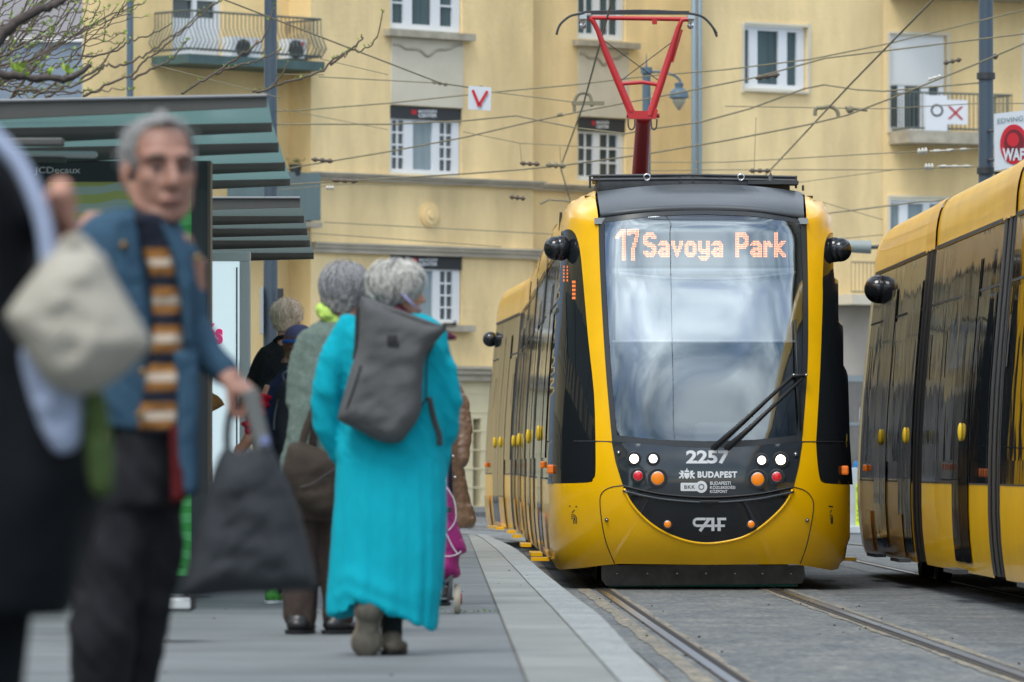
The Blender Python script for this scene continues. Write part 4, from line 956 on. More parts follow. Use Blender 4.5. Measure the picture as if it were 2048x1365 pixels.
mb = MB(); c = WB.pt(WB.U(858), WB.Z(858, 430), 0); rot = Matrix((WB.u, -WB.n, Vector((0, 0, 1)))).transposed()
for r_, th in ((.27, .05), (.21, .08), (.09, .11)): mb.tube([c, c + WB.n * th], r_, 24)
mb.build('rosette', M['stucco2'], A)
mb = MB(); W1.rect(mb, 345, 447, -60, 120, -.25, -.2); mb.build('door_pane', M['winpane'], A)
# balcony door and french balcony
mb = MB(); c = 396
for a, b in ((345, 352), (392, 400), (436, 447)): W1.rect(mb, a, b, -60, 120, -.19, -.11)
W1.rect(mb, 352, 392, 36, 120, -.19, -.13); W1.rect(mb, 400, 436, 36, 120, -.19, -.13)
W1.rect(mb, 345, 447, -6, 0, -.18, -.12); mb.build('balcony_door', M['winwhite'], A)
def railing(par, pts, z0, z1, nbar, m, belly=0, name='railing', rb=.012):
    mb = MB(); L_ = []
    for a, b in zip(pts, pts[1:]): L_.append((Vector(b) - Vector(a)).length)
    for a, b in zip(pts, pts[1:]):
        a, b = Vector(a), Vector(b); k = max(2, int((b - a).length / .11)); out = (b - a).normalized().cross(Vector((0, 0, 1)))
        for i in range(k + 1):
            p = a.lerp(b, i / k)
            if belly: mb.tube([p + Vector((0, 0, z1)), p + Vector((0, 0, z0 + (z1 - z0) * .62)) - out * 0, p + out * belly + Vector((0, 0, z0 + (z1 - z0) * .25)), p + Vector((0, 0, z0))], rb, 5)
            else: mb.tube([p + Vector((0, 0, z0)), p + Vector((0, 0, z1))], rb, 5)
        for z in (z0 + .04, z1): mb.tube([a + Vector((0, 0, z)), b + Vector((0, 0, z))], .025, 6)
    return mb.build(name, m, par)
def slab(par, W, px0, px1, py0, py1, depth, m, name='balcony'):
    mb = MB(); W.rect(mb, px0, px1, py0, py1, .0, depth); return mb.build(name, m, par)
M['tealpaint'] = mat('teal_slab', (.06, .11, .11), .6, var=(3, .2))
b1 = slab(A, W1, 303, 576, 122, 140, 1.25, M['tealpaint'])
u0, u1 = W1.U(307), W1.U(571); z0, z1 = W1.Z(520, 120), W1.Z(520, 42)
railing(b1, [W1.pt(u0, 0, .05), W1.pt(u0, 0, 1.2), W1.pt(u1, 0, 1.2), W1.pt(u1, 0, .05)], z0, z1, 20, M['iron'], .16)
# lower balcony with teal glass
b2 = slab(A, W1, 380, 568, 446, 456, 1.3, M['sill'])
gb = MB(); W1.box(gb, W1.U(382), W1.U(566), W1.Z(580, 446), W1.Z(580, 352), 1.24, 1.28); W1.box(gb, W1.U(566) - .04, W1.U(566), W1.Z(580, 446), W1.Z(580, 352), .05, 1.2)
gb.build('glass_railing', mat('teal_glass_panel', (.02, .085, .10), .15, coat=1, var=(3, .35, (1, 1, .1))), b2)
def ac(px0, px1, py0, py1, d, lab):
    t = thing('air_conditioner', lab, 'air conditioner', tuple(W1.pt(W1.U((px0 + px1) / 2), W1.Z(px0, py1), d)))
    mb = MB(); W1.rect(mb, px0, px1, py0, py1, d, d + .32); mb.build('casing', M['winwhite'], t)
    c = W1.pt(W1.U(px0 * .62 + px1 * .38), W1.Z(px0, (py0 + py1) / 2), d + .32); f_ = MB(); f_.tube([c, c + W1.n * .03], .20, 20); f_.build('fan_grille', M['darkmetal'], t)
    n_ = MB(); W1.rect(n_, px1 - 12, px1 - 6, py0 + 6, py0 + 14, d + .322, d + .33); n_.build('badge', M['redsq'], t)
ac(418, 478, 79, 120, .45, 'white air conditioner with round fan beside the white balcony door'); ac(538, 574, 82, 121, .35, 'small white air conditioner at the right end of the iron balcony')
# right half house
B = thing('apartment_building', 'ochre apartment house with a small balcony and shop window at the right', 'building', (6, 126, 0))
WC = Wall(1550, 128, .7); WD = Wall(1766, WC.hit(1766).y, .45, -.02)
mb = MB(); hs = [hole(WC, 1487, 1614, 52, 180)]
WC.plate(mb, WC.U(1386), WC.U(1766), 0, ZT, hs); mb.build('wall', M['stucco'], B)
hd_ = [hole(WD, 1779, 1893, 70, 262), hole(WD, 1779, 1893, 398, 520), hole(WD, 2046, 2110, 60, 262)]
mb = MB(); zs_ = WD.Z(1800, 612); WD.plate(mb, WD.U(1766), WD.U(2300), zs_, ZT, hd_); mb.build('wall', M['stucco2'], B)
mb = MB(); WC.rect(mb, 1560, 1766, 612, 1030, .02, .06); mb.build('ground_floor_wall', M['grey_render'], B)
mb = MB(); WD.plate(mb, WD.U(1766), WD.U(2300), 0, zs_, []); mb.build('ground_floor_wall', M['grey_render'], B)
P3 = [(.03, .09, 1, 1), (.24, .53, 1, 1), (.70, .82, 1, 1)]
mk_window(B, WC, 1489, 1612, 54, 178, [(.02, .10, 1, 1), (.24, .58, 1, 1), (.72, .88, 1, 1)], pane=M['tealcurtain'])
mk_window(B, WD, 1781, 1891, 400, 520, [(.03, .18, 1, 1), (.34, .62, 1, 1), (.74, .90, 1, 1)])
mk_window(B, WD, 1781, 1891, 166, 262, [(.02, .16, 1, 1), (.28, .58, 1, 1), (.72, .90, 1, 1)], curtain=False)
mk_window(B, WD, 2048, 2108, 62, 260, [(.1, .9, 1, 1)])
mb = MB(); WD.rect(mb, 1781, 1891, 71, 172, -.12, -.06)
for k in range(26): zz = WD.Z(1836, 74 + k * 3.8); WD.box(mb, WD.U(1782), WD.U(1890), zz - .012, zz + .008, -.06, -.040)
mb.build('roller_shutter', M['shutter'], B)
def surround(W, px0, px1, py0, py1):
    mb = MB()
    for q in ((px0, px0 + 5, py0, py1), (px1 - 5, px1, py0, py1)): W.rect(mb, *q, 0, .05)
    W.rect(mb, px0 + 5, px1 - 5, py0, py0 + 5, 0, .05); W.rect(mb, px0 + 5, px1 - 5, py1 - 5, py1, .002, .09); mb.build('window_surround', M['cream'], B)
surround(WC, 1482, 1619, 47, 186); surround(WD, 1774, 1898, 65, 266); surround(WD, 1774, 1898, 392, 524)
b3 = slab(B, WD, 1778, 1990, 268, 292, .95, M['sill'])
u0, u1 = WD.U(1782), WD.U(1985); z0, z1 = WD.Z(1870, 266), WD.Z(1870, 192)
railing(b3, [WD.pt(u0, 0, .05), WD.pt(u0, 0, .9), WD.pt(u1, 0, .9), WD.pt(u1, 0, .05)], z0, z1, 20, M['iron'])
b4 = slab(B, WD, 1778, 2100, -14, 2, 1.0, M['sill'])
b5 = slab(B, WC, 1655, 1775, 592, 612, .9, M['cream'])
railing(b5, [WC.pt(WC.U(1656), 0, .85), WC.pt(WC.U(1772), 0, .85)], WC.Z(1720, 590), WC.Z(1720, 528), 20, mat('beige_railing', (.36, .29, .17), .6))
for px, nm, in ((1833, 'ring'), (1875, 'cross')):
    o = thing('balcony_sign', 'white board with a black ring tied to the balcony railing' if nm == 'ring' else 'white board with a red cross hung on the balcony railing', 'sign', tuple(WD.pt(WD.U(px), WD.Z(px, 262), .95)))
    mb = MB(); w = 22 if nm == 'ring' else 20; WD.rect(mb, px - w, px + w, 196 if nm == 'ring' else 205, 268 if nm == 'ring' else 254, .93, .95); mb.build('board', M['winwhite'], o)
    s_ = MB()
    if nm == 'ring':
        for k in range(24):
            a0, a1 = R(k * 15), R(k * 15 + 15); q = lambda r, a: WD.pt(WD.U(px + 1 + r * math.cos(a)), WD.Z(px, 226 + r * math.sin(a)), .955); s_.quad(q(9, a0), q(12.5, a0), q(12.5, a1), q(9, a1))
        s_.build('ring', M['rubber'], o)
    else:
        for dx in (-1, 1):
            q = lambda x, y: WD.pt(WD.U(px - 4 + x), WD.Z(px, 231 + y), .955 + .002 * dx); s_.quad(q(-dx * 13 - 3, -13), q(-dx * 13 + 3, -13), q(dx * 13 + 3, 13), q(dx * 13 - 3, 13))
        s_.build('cross', M['redbright'] if 'redbright' in M else M['redsq'], o)
dp = MB()
for dx in (0, 11): dp.tube([WC.pt(WC.U(1376 + dx), 0, .22), WC.pt(WC.U(1376 + dx), ZT, .22)], .055, 10)
build_each(dp, 'downpipe', M['pipe'], B, smooth=True)
# shop front between the trams
SW = WC; mb = MB(); SW.rect(mb, 1655, 1775, 756, 940, .10, .16); shop = mb.build('shop_window', mat('shop_glass', (.06, .055, .05), .1, coat=1, var=(2, .5)), B)
mb = MB(); SW.rect(mb, 1655, 1775, 752, 764, .1, .3); SW.rect(mb, 1655, 1775, 846, 851, .161, .2); build_each(mb, 'shop_frame', mat('shop_frame_grey', (.25, .30, .32), .5), shop)
mb = MB(); fw = lambda x, y: SW.pt(SW.U(x), SW.Z(x, y), .17)
def barw(mb, pts, w, f_):
    for (a, b) in zip(pts, pts[1:]):
        a, b = Vector(a), Vector(b); d = (b - a).normalized(); n = Vector((-d.y, d.x)) * w / 2; a = a - d * w * .3; b = b + d * w * .3; mb.quad(f_(*(a + n)), f_(*(b + n)), f_(*(b - n)), f_(*(a - n)))
barw(mb, cr([(1712, 850), (1712, 822), (1716, 815), (1730, 815), (1734, 822), (1734, 846), (1728, 850), (1722, 854), (1716, 850), (1712, 846)], 3), 4, fw)
text_fit('bo', 1711, 858, 1737, 884, fw, mb, .04); text_fit('www.', 1711, 890, 1736, 899, fw, mb, .02); mb.build('shop_lettering', M['winwhite'], shop)
# grey house at the far left
Cn = thing('office_building', 'lilac grey house with a blue grey glazed lower part at the far left', 'building', (-11, 140, 0))
mb = MB(); mb.box((X_at(40, 141), 141.2, 11.8), (3.6, 2, 11)); 
WE = Wall(40, 140, .02); mb = MB(); WE.box(mb, WE.U(-2400), WE.U(166), WE.Z(40, 78), 17, -3, 0); mb.build('wall', mat('lilac_render', (.36, .35, .38), .8, var=(1, .06)), Cn)
mb = MB(); WE.box(mb, WE.U(-2400), WE.U(164), 0, WE.Z(40, 84), -3, -.05); mb.build('glass_front', mat('blue_grey_glass', (.20, .26, .34), .25, coat=.6, var=(.8, .1)), Cn)
mb = MB(); WE.box(mb, WE.U(-2400), WE.U(165), WE.Z(40, 84), WE.Z(40, 78), -2.9, .08); mb.build('string_course', M['shutter'], Cn)

# barrier and poster seen between the trams
bar_ = thing('barrier', 'pale grey site barrier standing between the two trams', 'barrier', tuple(Vector((X_at(1712, 84), 84, 0))))
mb = MB(); a, b = P(1676, 940, 84), P(1752, 1064, 84); mb.box(((a.x + b.x) / 2, 84, (a.z + b.z) / 2 + .03), (b.x - a.x, .05, a.z - b.z), None, .01); mb.box(((a.x + b.x) / 2, 84, b.z + .03), (b.x - a.x, .35, .12), None, .02)
mb.build('panel', mat('barrier_grey', (.45, .50, .54), .6, var=(4, .1)), bar_)
pp = thing('poster', 'fluorescent yellow poster fixed to the pale barrier', 'poster', tuple(P(1722, 1055, 83.9)))
mb = MB(); a, b = P(1711, 968, 83.95), P(1745, 1055, 83.95); mb.box((a + b) / 2, (b.x - a.x, .02, a.z - b.z)); mb.build('sheet', mat('fluorescent_yellow', (.60, .78, .04), .7), pp)
mb = MB(); fp = lambda x, y: P(x, y, 83.93); text_fit('ÉJJEL', 1713, 973, 1734, 986, fp, mb, .02); text_fit('VALÓ', 1713, 996, 1732, 1010, fp, mb, .02)
for y in (1022, 1030, 1040): barw(mb, [(1714, y), (1732, y)], 2, fp)
mb.build('lettering', mat('olive_print', (.20, .28, .03), .7), pp)
for k, (px, c_, lab) in enumerate(((1697, (.55, .1, .02), 'orange box on top of the barrier'), (1712, (.02, .2, .5), 'blue box on top of the barrier'), (1728, (.05, .35, .2), 'teal box on top of the barrier'))):
    mb = MB(); p = P(px, 934, 84.05); mb.box(p, (.085, .1, .12), None, .012); mb.box(p + Vector((0, 0, .07)), (.05, .06, .03), None, .006); o = mb.build('storage_box', mat('box_' + 'obt'[k], c_, .5), None, label=lab, cat='box')
mb = MB(); a = P(1712, 945, 84.02); mb.box(a, (.5, .08, .10), None, .02); mb.build('banner', mat('green_banner', (.05, .45, .12), .6), None, label='narrow green banner along the top of the pale barrier', cat='banner')
# ---------------------------------------------------------------- poles, wires, signs
M['polepaint'] = mat('pole_blue_grey', (.055, .085, .12), .45, coat=.2, var=(1.5, .12))
M['polelight'] = mat('pole_light_blue', (.085, .135, .18), .5, var=(1.5, .1))
M['wire'] = mat('wire_dark', (.22, .20, .13), .7)
M['insul'] = mat('insulator_brown', (.10, .075, .055), .5)
M['insulw'] = mat('insulator_white', (.55, .55, .5), .4)
def pole(name, px, Y, r0, r1, top, lab, m, collar=()):
    t = thing(name, lab, 'pole', (X_at(px, Y), Y, 0)); x = X_at(px, Y)
    mb = MB(); mb.tube([(x, Y, 0), (x, Y, top)], [r0, r1], 20); mb.build('shaft', m, t, smooth=True, angle=R(50))
    mb = MB(); mb.tube([(x, Y, -.02), (x, Y, .35)], [r0 * 1.5, r0 * 1.12], 20); mb.build('base', m, t, smooth=True, angle=R(50))
    for z in collar: mb = MB(); mb.tube([(x, Y, z), (x, Y, z + .08)], r0 * 1.12, 16); mb.build('collar', M['darkmetal'], t, smooth=True, angle=R(50))
    mb = MB(); mb.ell((x, Y, top), (r1 * 1.1, r1 * 1.1, r1 * .6)); mb.build('cap', m, t, smooth=True)
    return t
pl1 = pole('mast', 541, 76, .108, .075, 9.5, 'dark blue catenary mast rising behind the louvred shelter', M['polepaint'], (4.1,))
bx = MB(); c = P(524, 622, 75.9); bx.box(c, (.045, .3, .62)); build_each(bx, 'side_plate', mat('plate_grey', (.35, .38, .4), .5), pl1)
bx = MB(); c = P(561, 598, 75.85); bx.box(c, (.08, .05, .28), None, .01); bx.build('number_plate', M['darkbox'], pl1)
pole('mast', 260, 100, .062, .058, 11, 'thin light blue mast behind the twigs at the left', M['polelight'])
pole('mast', 1972, 72, .105, .085, 9.5, 'dark blue catenary mast beside the round red shop sign', M['polepaint'], (4.7, 5.9))
lp_ = thing('street_lamp', 'blue street lamp with one bell shaped lantern behind the pantograph', 'street lamp', (X_at(1293, 98), 98, 0))
x = X_at(1293, 98); zt = Z_at(140, 98)
mb = MB(); mb.tube([(x, 98, 0), (x, 98, zt)], [.085, .07], 14); mb.tube([(x, 98, zt - .06), (x, 98, zt + .04)], .10, 14); mb.tube([(x, 98, zt), (x, 98, zt + .28)], [.02, .004], 6); mb.build('post', M['polelight'], lp_, smooth=True, angle=R(40))
mb = MB(); mb.tube([P(p[0], p[1], 98) for p in cr([(1294, 148), (1310, 144), (1330, 146), (1350, 152), (1360, 162), (1361, 170)], 4)], .022, 8); mb.build('bracket', M['polelight'], lp_, smooth=True)
mb = MB(); c = P(1360, 0, 98)
prof = [(165, 4), (167, 9), (176, 8), (180, 14), (184, 18), (190, 19), (196, 20), (197, 17)]
ringf = lambda py, r: [Vector((X_at(1358, 98) + r / 116 * math.cos(2 * math.pi * k / 16), 98 + r / 116 * math.sin(2 * math.pi * k / 16), Z_at(py, 98))) for k in range(16)]
mb.loft([ringf(a, b) for a, b in prof]); ln = mb.build('lantern', M['polelight'], lp_, smooth=True, angle=R(40))
mb = MB(); mb.loft([ringf(a, b) for a, b in ((197, 15), (206, 12), (214, 7), (221, 2))]); mb.build('lamp_glass', mat('lamp_glass', (.42, .40, .30), .3, coat=.5), ln, smooth=True)

net = thing('overhead_wires', 'net of thin tram contact and span wires crossing in front of the yellow houses', 'wires', (2, 75, 5))
def wire(pts, Y, r=.011, name='span_wire'):
    mb = MB(); Ys = Y if isinstance(Y, (list, tuple)) else (Y, Y); n = len(pts)
    xs = pts[0][0], pts[-1][0]
    P_ = [P(p[0], p[1], Ys[0] + (Ys[1] - Ys[0]) * (p[0] - xs[0]) / ((xs[1] - xs[0]) or 1)) for p in pts]
    mb.tube(P_, r * .85, 6); return mb.build(name, M['wire'], net)
def contact(pts, name='contact_wire'):
    mb = MB(); mb.tube([P(a, b, F * 4.48 / (930 - b)) for a, b in pts], .011, 6); mb.build(name, M['wire'], net)
mb = MB(); mb.tube([(1.95, 8, 5.5), (1.62, 30, 5.46)] + [tuple(P(a, b, F * 4.48 / (930 - b))) for a, b in ((1232, -40),)], .011, 6); mb.build('contact_wire', M['wire'], net)
contact([(1232, -40), (1220, 15), (1166, 212), (1121, 335), (1140, 400)]); contact([(1905, -40), (1700, 170), (1560, 320), (1500, 383)])
wire([(449, 0), (700, 97), (882, 167), (937, 175)], (66, 72)); wire([(637, 154), (882, 167)], 72, .009)
wire([(545, 223), (600, 221), (776, 207), (937, 190), (985, 185), (1150, 170), (1300, 152), (1450, 140), (1621, 119), (1780, 87), (2080, 12)], (76, 70))
wire([(545, 249), (600, 249), (776, 249), (930, 242), (1032, 232), (1150, 256), (1250, 268), (1289, 260), (1400, 245), (1500, 218), (1608, 178), (1648, 170), (1714, 180), (1766, 183), (1972, 165)], (76, 72), .013)
wire([(545, 345), (600, 333), (776, 304), (930, 275), (1058, 245), (1163, 223), (1247, 207), (1358, 186), (1513, 155), (1650, 117), (2080, 64)], (76, 68), .012)
wire([(545, 372), (700, 362), (930, 348), (1040, 340), (1127, 331), (1289, 309), (1450, 282), (1615, 250), (1694, 231), (1780, 198), (1961, 125), (2080, 74)], (76, 70), .013)
wire([(1450, 213), (1766, 218), (1945, 208), (2080, 207)], 74, .008); wire([(1289, 325), (1450, 325), (1766, 307), (1960, 298)], (84, 72), .009); wire([(1289, 342), (1450, 340), (1780, 340), (1960, 333)], (84, 72), .009)
wire([(1650, 428), (1840, 404), (1972, 396)], (90, 80), .014); wire([(1592, 366), (1790, 340)], 80, .007)
wire([(648, 445), (1112, 469), (1300, 478)], 90, .010); wire([(560, 462), (1003, 494)], 92, .010); wire([(926, 264), (1040, 287), (1150, 293), (1290, 298)], 78, .007)
wire([(1040, 287), (1043, 325)], 78, .005, 'dropper'); wire([(1120, 293), (1121, 330)], 78, .005, 'dropper'); wire([(1512, 235), (1508, 350)], 78, .005, 'dropper')
wire([(988, 185), (1150, 205)], 72, .008); wire([(545, 215), (776, 260)], 80, .006); wire([(648, 150), (545, 149)], 76, .008); wire([(300, 128), (560, 196)], 66, .007)
wire([(776, 150), (640, 118)], 66, .006); wire([(560, 380), (700, 368), (900, 372)], 86, .008); wire([(1645, 405), (1766, 440)], 84, .007); wire([(1080, 408), (1098, 400), (1130, 402), (1155, 406)], 84, .02)
wire([(1660, 480), (1766, 470)], 84, .008)
def insul(px, py, dx, dy, m, r=.035, Y=73, n=3):
    mb = MB(); a, b = P(px - dx, py - dy, Y), P(px + dx, py + dy, Y); d = (b - a)
    mb.tube([a, b], r * .5, 8)
    for k in range(n): c = a.lerp(b, (k + .5) / n); mb.tube([c - d * .08, c + d * .08], r, 10)
    mb.build('insulator', m, net, smooth=True, angle=R(40))
for a in ((880, 167, 16, 3, M['wire'], .025), (645, 321, 22, 2, M['insul'], .03), (1060, 328, 20, 1, M['insul'], .03), (1112, 331, 20, 1, M['wire'], .04), (1035, 396, 16, 2, M['insul'], .03),
          (1535, 153, 24, -4, M['insul'], .04), (1905, 123, 18, -4, M['insul'], .03), (1870, 156, 14, -4, M['insulw'], .025), (1978, 118, 18, -7, M['insul'], .04), (1845, 303, 10, -1, M['insulw'], .045), (1900, 301, 40, -2, M['insulw'], .02),
          (1858, 334, 9, 0, M['insulw'], .045), (1910, 333, 34, 0, M['insulw'], .02), (1120, 230, 6, -1, M['wire'], .03), (1520, 342, 22, 0, M['insul'], .03), (690, 362, 26, 1, M['insul'], .03), (660, 376, 8, 0, M['insulw'], .03)): insul(*a)
mb = MB(); mb.tube([P(p[0], p[1], 73) for p in cr([(1149, 226), (1149, 205), (1156, 190), (1168, 186), (1180, 192), (1184, 214)], 4)], .022, 8); mb.box(P(1176, 207, 73), (.42, .05, .05)); mb.build('arched_hanger', M['wire'], net)
mb = MB(); mb.tube([P(p[0], p[1], 73) for p in cr([(1630, 232), (1632, 218), (1645, 216), (1662, 214), (1674, 222), (1677, 234)], 4)], .025, 8); mb.tube([P(1690, 216, 73), P(1735, 221, 73)], .02, 8); mb.ell(P(1700, 220, 73), .05); mb.build('arched_hanger', M['wire'], net)
M['signwhite'] = mat('sign_white', (.62, .68, .74), .5); M['redbright'] = mat('sign_red', (.55, .015, .03), .5)
vs_ = thing('tram_sign', 'small white square sign with a red letter V hanging on the wires', 'sign', tuple(P(960, 222, 71.5)))
mb = MB(); q = [P(937, 172, 71.5), P(983, 175, 71.5), P(981, 222, 71.5), P(936, 219, 71.5)]; mb.prism(q, (0, .03, 0)); mb.build('plate', M['signwhite'], vs_)
mb = MB(); fv = lambda x, y: P(x, y, 71.48); barw(mb, [(946, 182), (958, 211)], 5.5, fv); barw(mb, [(958, 211), (974, 184)], 5.5, fv); barw(mb, [(955, 211), (962, 211)], 4, lambda x, y: P(x, y, 71.477)); mb.build('letter', M['redbright'], vs_)
mb = MB(); mb.tube([P(962, 172, 71.52), P(962, 178, 71.52)], .02, 6); mb.build('hook', M['wire'], vs_)
# round shop sign on the mast
ss = thing('shop_sign', 'white hanging shop sign with a red disc and white letters, beside the dark mast', 'sign', tuple(P(2020, 340, 71)))
SY = 71.0
mb = MB(); q = [P(1989, 228, SY), P(2110, 214, SY), P(2110, 322, SY), P(1990, 342, SY)]; mb.prism(q, (0, .12, 0)); mb.build('board', M['signwhite'], ss)
mb = MB()
def disc(mb, cx, cy, rx, ry, Y, k0=0): 
    n = 32; c = P(cx, cy, Y); vs = [c] + [P(cx + rx * math.cos(2 * math.pi * k / n), cy + ry * math.sin(2 * math.pi * k / n), Y) for k in range(n)]
    mb.add(vs, [(0, 1 + k, 1 + (k + 1) % n) for k in range(n)])
disc(mb, 2028, 289, 28, 40, SY - .01); d1 = mb.build('red_disc', M['redbright'], ss)
mb = MB(); disc(mb, 2028, 286, 20, 27, SY - .015); mb.build('dark_disc', mat('dark_red_print', (.16, .01, .02), .5), d1)
mb = MB(); disc(mb, 2026, 280, 12, 14, SY - .02); mb.build('pattern', M['redbright'], d1)
mb = MB(); text_fit('WAFU', 2005, 297, 2062, 322, lambda x, y: P(x, y, SY - .025), mb, .04); mb.build('lettering', M['signwhite'], d1)
mb = MB(); text_fit('EDVING HELY', 1995, 238, 2085, 248, lambda x, y: P(x, y - (x - 1995) * .12, SY - .01), mb, .0); mb.build('small_lettering', mat('grey_print', (.12, .2, .22), .6), ss)
mb = MB(); mb.tube([P(1976, 262, 72), P(1992, 262, SY + .06)], .02, 8); mb.tube([P(1976, 320, 72), P(1992, 320, SY + .06)], .02, 8); build_each(mb, 'bracket', M['darkmetal'], ss)
sb_ = thing('shop_sign', 'black sign with white letters below the round red sign', 'sign', tuple(P(2010, 370, 71.2)))
mb = MB(); a, b = P(1990, 344, 71.2), P(2100, 385, 71.2); mb.box((a + b) / 2, (b.x - a.x, .1, a.z - b.z)); mb.build('board', M['darkbox'], sb_)
mb = MB(); text_fit('BÁR', 1996, 352, 2019, 364, lambda x, y: P(x, y, 71.14), mb, .03); mb.build('lettering', M['signwhite'], sb_)
cab_ = thing('cctv_camera', 'grey pole mounted camera housing between the two trams', 'camera', tuple(P(1735, 492, 86)))
mb = MB(); mb.tube([P(1690, 493, 86), P(1742, 495, 86)], [.09, .10], 12); mb.build('housing', mat('camera_grey', (.25, .30, .30), .5), cab_, smooth=True, angle=R(40)); mb = MB(); mb.tube([P(1742, 495, 86), P(1766, 494, 86), P(1800, 500, 86)], .03, 8); mb.build('arm', M['darkmetal'], cab_)
# flower pot
fpot = thing('flower_pot', 'dark flower pot with green plant on the teal glass balcony', 'plant pot', tuple(W1.pt(W1.U(520), W1.Z(520, 352), 1.2)))
c = W1.pt(W1.U(520), W1.Z(520, 352), 1.20); mb = MB(); mb.loft([[c + Vector((r * math.cos(2 * math.pi * k / 14), r * math.sin(2 * math.pi * k / 14), z)) for k in range(14)] for z, r in ((-.05, .10), (.16, .14), (.2, .15))]); mb.build('pot', M['darkbox'], fpot, smooth=True, angle=R(40))
mb = MB()
for k in range(60):
    p = c + Vector((random.gauss(0, .08), random.gauss(0, .08), .22 + random.random() * .1)); d = Vector((random.uniform(-1, 1), random.uniform(-1, 1), random.uniform(0, 1))).normalized() * .05; e = d.cross(Vector((0, 0, 1))) * .5; mb.quad(p, p + e, p + d, p - e)
mb.build('leaves', mat('pot_leaf', (.03, .12, .03), .7), fpot)

# ---------------------------------------------------------------- shelters
M['beam'] = mat('shelter_beam', (.075, .078, .073), .55, var=(3, .12)); M['tealglass'] = trans_mat('roof_glass_teal', (.115, .20, .195))
M['edge'] = mat('edge_highlight', (.22, .24, .26), .5)  # pale strip colour stands for the sky's highlight along the beam tops
def shelter(lab, blades, YL, glassm, ext, lampz=False):
    """blades: photo rows (right end x, top, bottom, root bottom at the left end)"""
    t = thing('bus_shelter', lab, 'shelter', (X_at(blades[0][0], YL[0]) - 3, YL[0], PZ)); n = len(blades); tops = []
    for i, (xr, y0, y1, slope) in enumerate(blades):
        Y = YL[i]; a = P(xr, y0, Y); b = P(xr, y1, Y); L_ = ext; h = a.z - b.z
        mb = MB(); zl = a.z - slope * L_; root = h * 1.0 + .018 * L_
        poly = [(a.x, Y, a.z), (a.x, Y, b.z), (a.x - L_, Y, zl - root - .02), (a.x - L_, Y, zl)]
        mb.prism(poly, (0, .05, 0)); mb.build('roof_beam', M['beam'], t)
        mb = MB(); mb.tube([(a.x, Y - .012, a.z + .004), (a.x - L_, Y - .012, zl + .004)], .009 if i == 0 else .005, 6); mb.build('edge_strip', M['edge'], t)
        tops.append((a.x, Y, a.z, a.x - L_, zl, b.z))
    for (x0, Ya, za, xl, zl, bz), (x1, Yb, zb, xm, zm, bz2) in zip(tops, tops[1:]):
        g_ = MB(); Ya2, Yb2 = Ya + .06, Yb - .02
        zz0, zz1 = za - (za - bz) * .0, zb + .004
        g_.add([(x0, Ya2, za - .004), (x1, Yb2, zb - .004), (xm, Yb2, zm - .004), (xl, Ya2, zl - .004)], [(0, 1, 2, 3)])
        g_.build('roof_pane', glassm, t)
    for i in (0, n // 2, n - 1):
        x = tops[i][3] + .15; mb = MB(); mb.box((x, YL[i], PZ + (tops[i][4] - PZ) / 2), (.14, .10, tops[i][4] - PZ), None, .01); mb.build('post', M['beam'], t)
    mb = MB(); x = tops[0][3] + .15; mb.box((x + .02, (YL[0] + YL[-1]) / 2, PZ + 1.2), (.02, YL[-1] - YL[0] - .2, 1.9)); mb.build('back_glass', M['tealglass'], t)
    return t
sh1 = shelter('nearer bus shelter with dark louvre beams and teal glass roof, above the grey haired man', [(534, 193, 214, .02), (544, 244.6, 263.5, .02), (557, 284.6, 304.4, .02), (570, 324.2, 341.8, .02), (580, 357.1, 371.2, .02)], [29.5, 31.5, 33.5, 35.5, 37.6], M['tealglass'], 2.6)
sh2 = shelter('farther bus shelter with grey louvre beams, above the silver poster frame', [(600, 397, 415, .0), (608, 431.5, 445.9, .0), (614.5, 456.5, 470.1, .0), (619.8, 480.3, 494.3, .0), (627.3, 505.2, 518.4, .0)], [40.7, 43.2, 45.7, 48.2, 50.8], trans_mat('roof_glass_dark', (.09, .12, .115)), 2.6)
mb = MB(); a = P(-90, 308, 31.0); b = P(190, 310, 31.0); mb.tube([a, b, b + Vector((.015, 0, 0))], [.024, .024, .012], 12, flat=.8); mb.build('lamp_bar', mat('lamp_bar_grey', (.5, .53, .55), .5), sh1, smooth=True)
mb = MB(); mb.box(P(40, 322, 31.0), (.5, .06, .02)); mb.box(P(20, 285, 29), (.55, .12, .04), None, .01); build_each(mb, 'lamp_bracket', M['beam'], sh1)

# advertising cabinet
AY = 33.6
ad = thing('advertising_panel', 'tall dark advertising cabinet with a green poster behind the grey haired man', 'advertising panel', (X_at(220, AY), AY, PZ))
M['cabinet'] = mat('cabinet_dark_green', (.03, .045, .05), .35, coat=.2, var=(1.4, .25, (1, 1, .3)))
def pbox(mb, x0, x1, y0, y1, Y, d, bev=0): a, b = P(x0, y0, Y), P(x1, y1, Y); mb.box(((a.x + b.x) / 2, Y + d / 2, (a.z + b.z) / 2), (b.x - a.x, d, a.z - b.z), None, bev)
mb = MB(); pbox(mb, 40, 95, 322, 1188, AY, .2); pbox(mb, 383, 418, 322, 1188, AY, .2); pbox(mb, 95, 383, 322, 364, AY + .002, .19); pbox(mb, 95, 383, 1152, 1188, AY + .002, .19); adf = mb.build('cabinet_frame', M['cabinet'], ad)
mb = MB(); pbox(mb, 415, 421, 322, 1188, AY - .01, .22); mb.build('edge_strip', mat('bronze_edge', (.16, .13, .10), .5), adf)
pm = bpy.data.materials.new('green_poster_print'); pm.use_nodes = True; t = pm.node_tree; b_ = t.nodes['Principled BSDF']; l = t.links.new
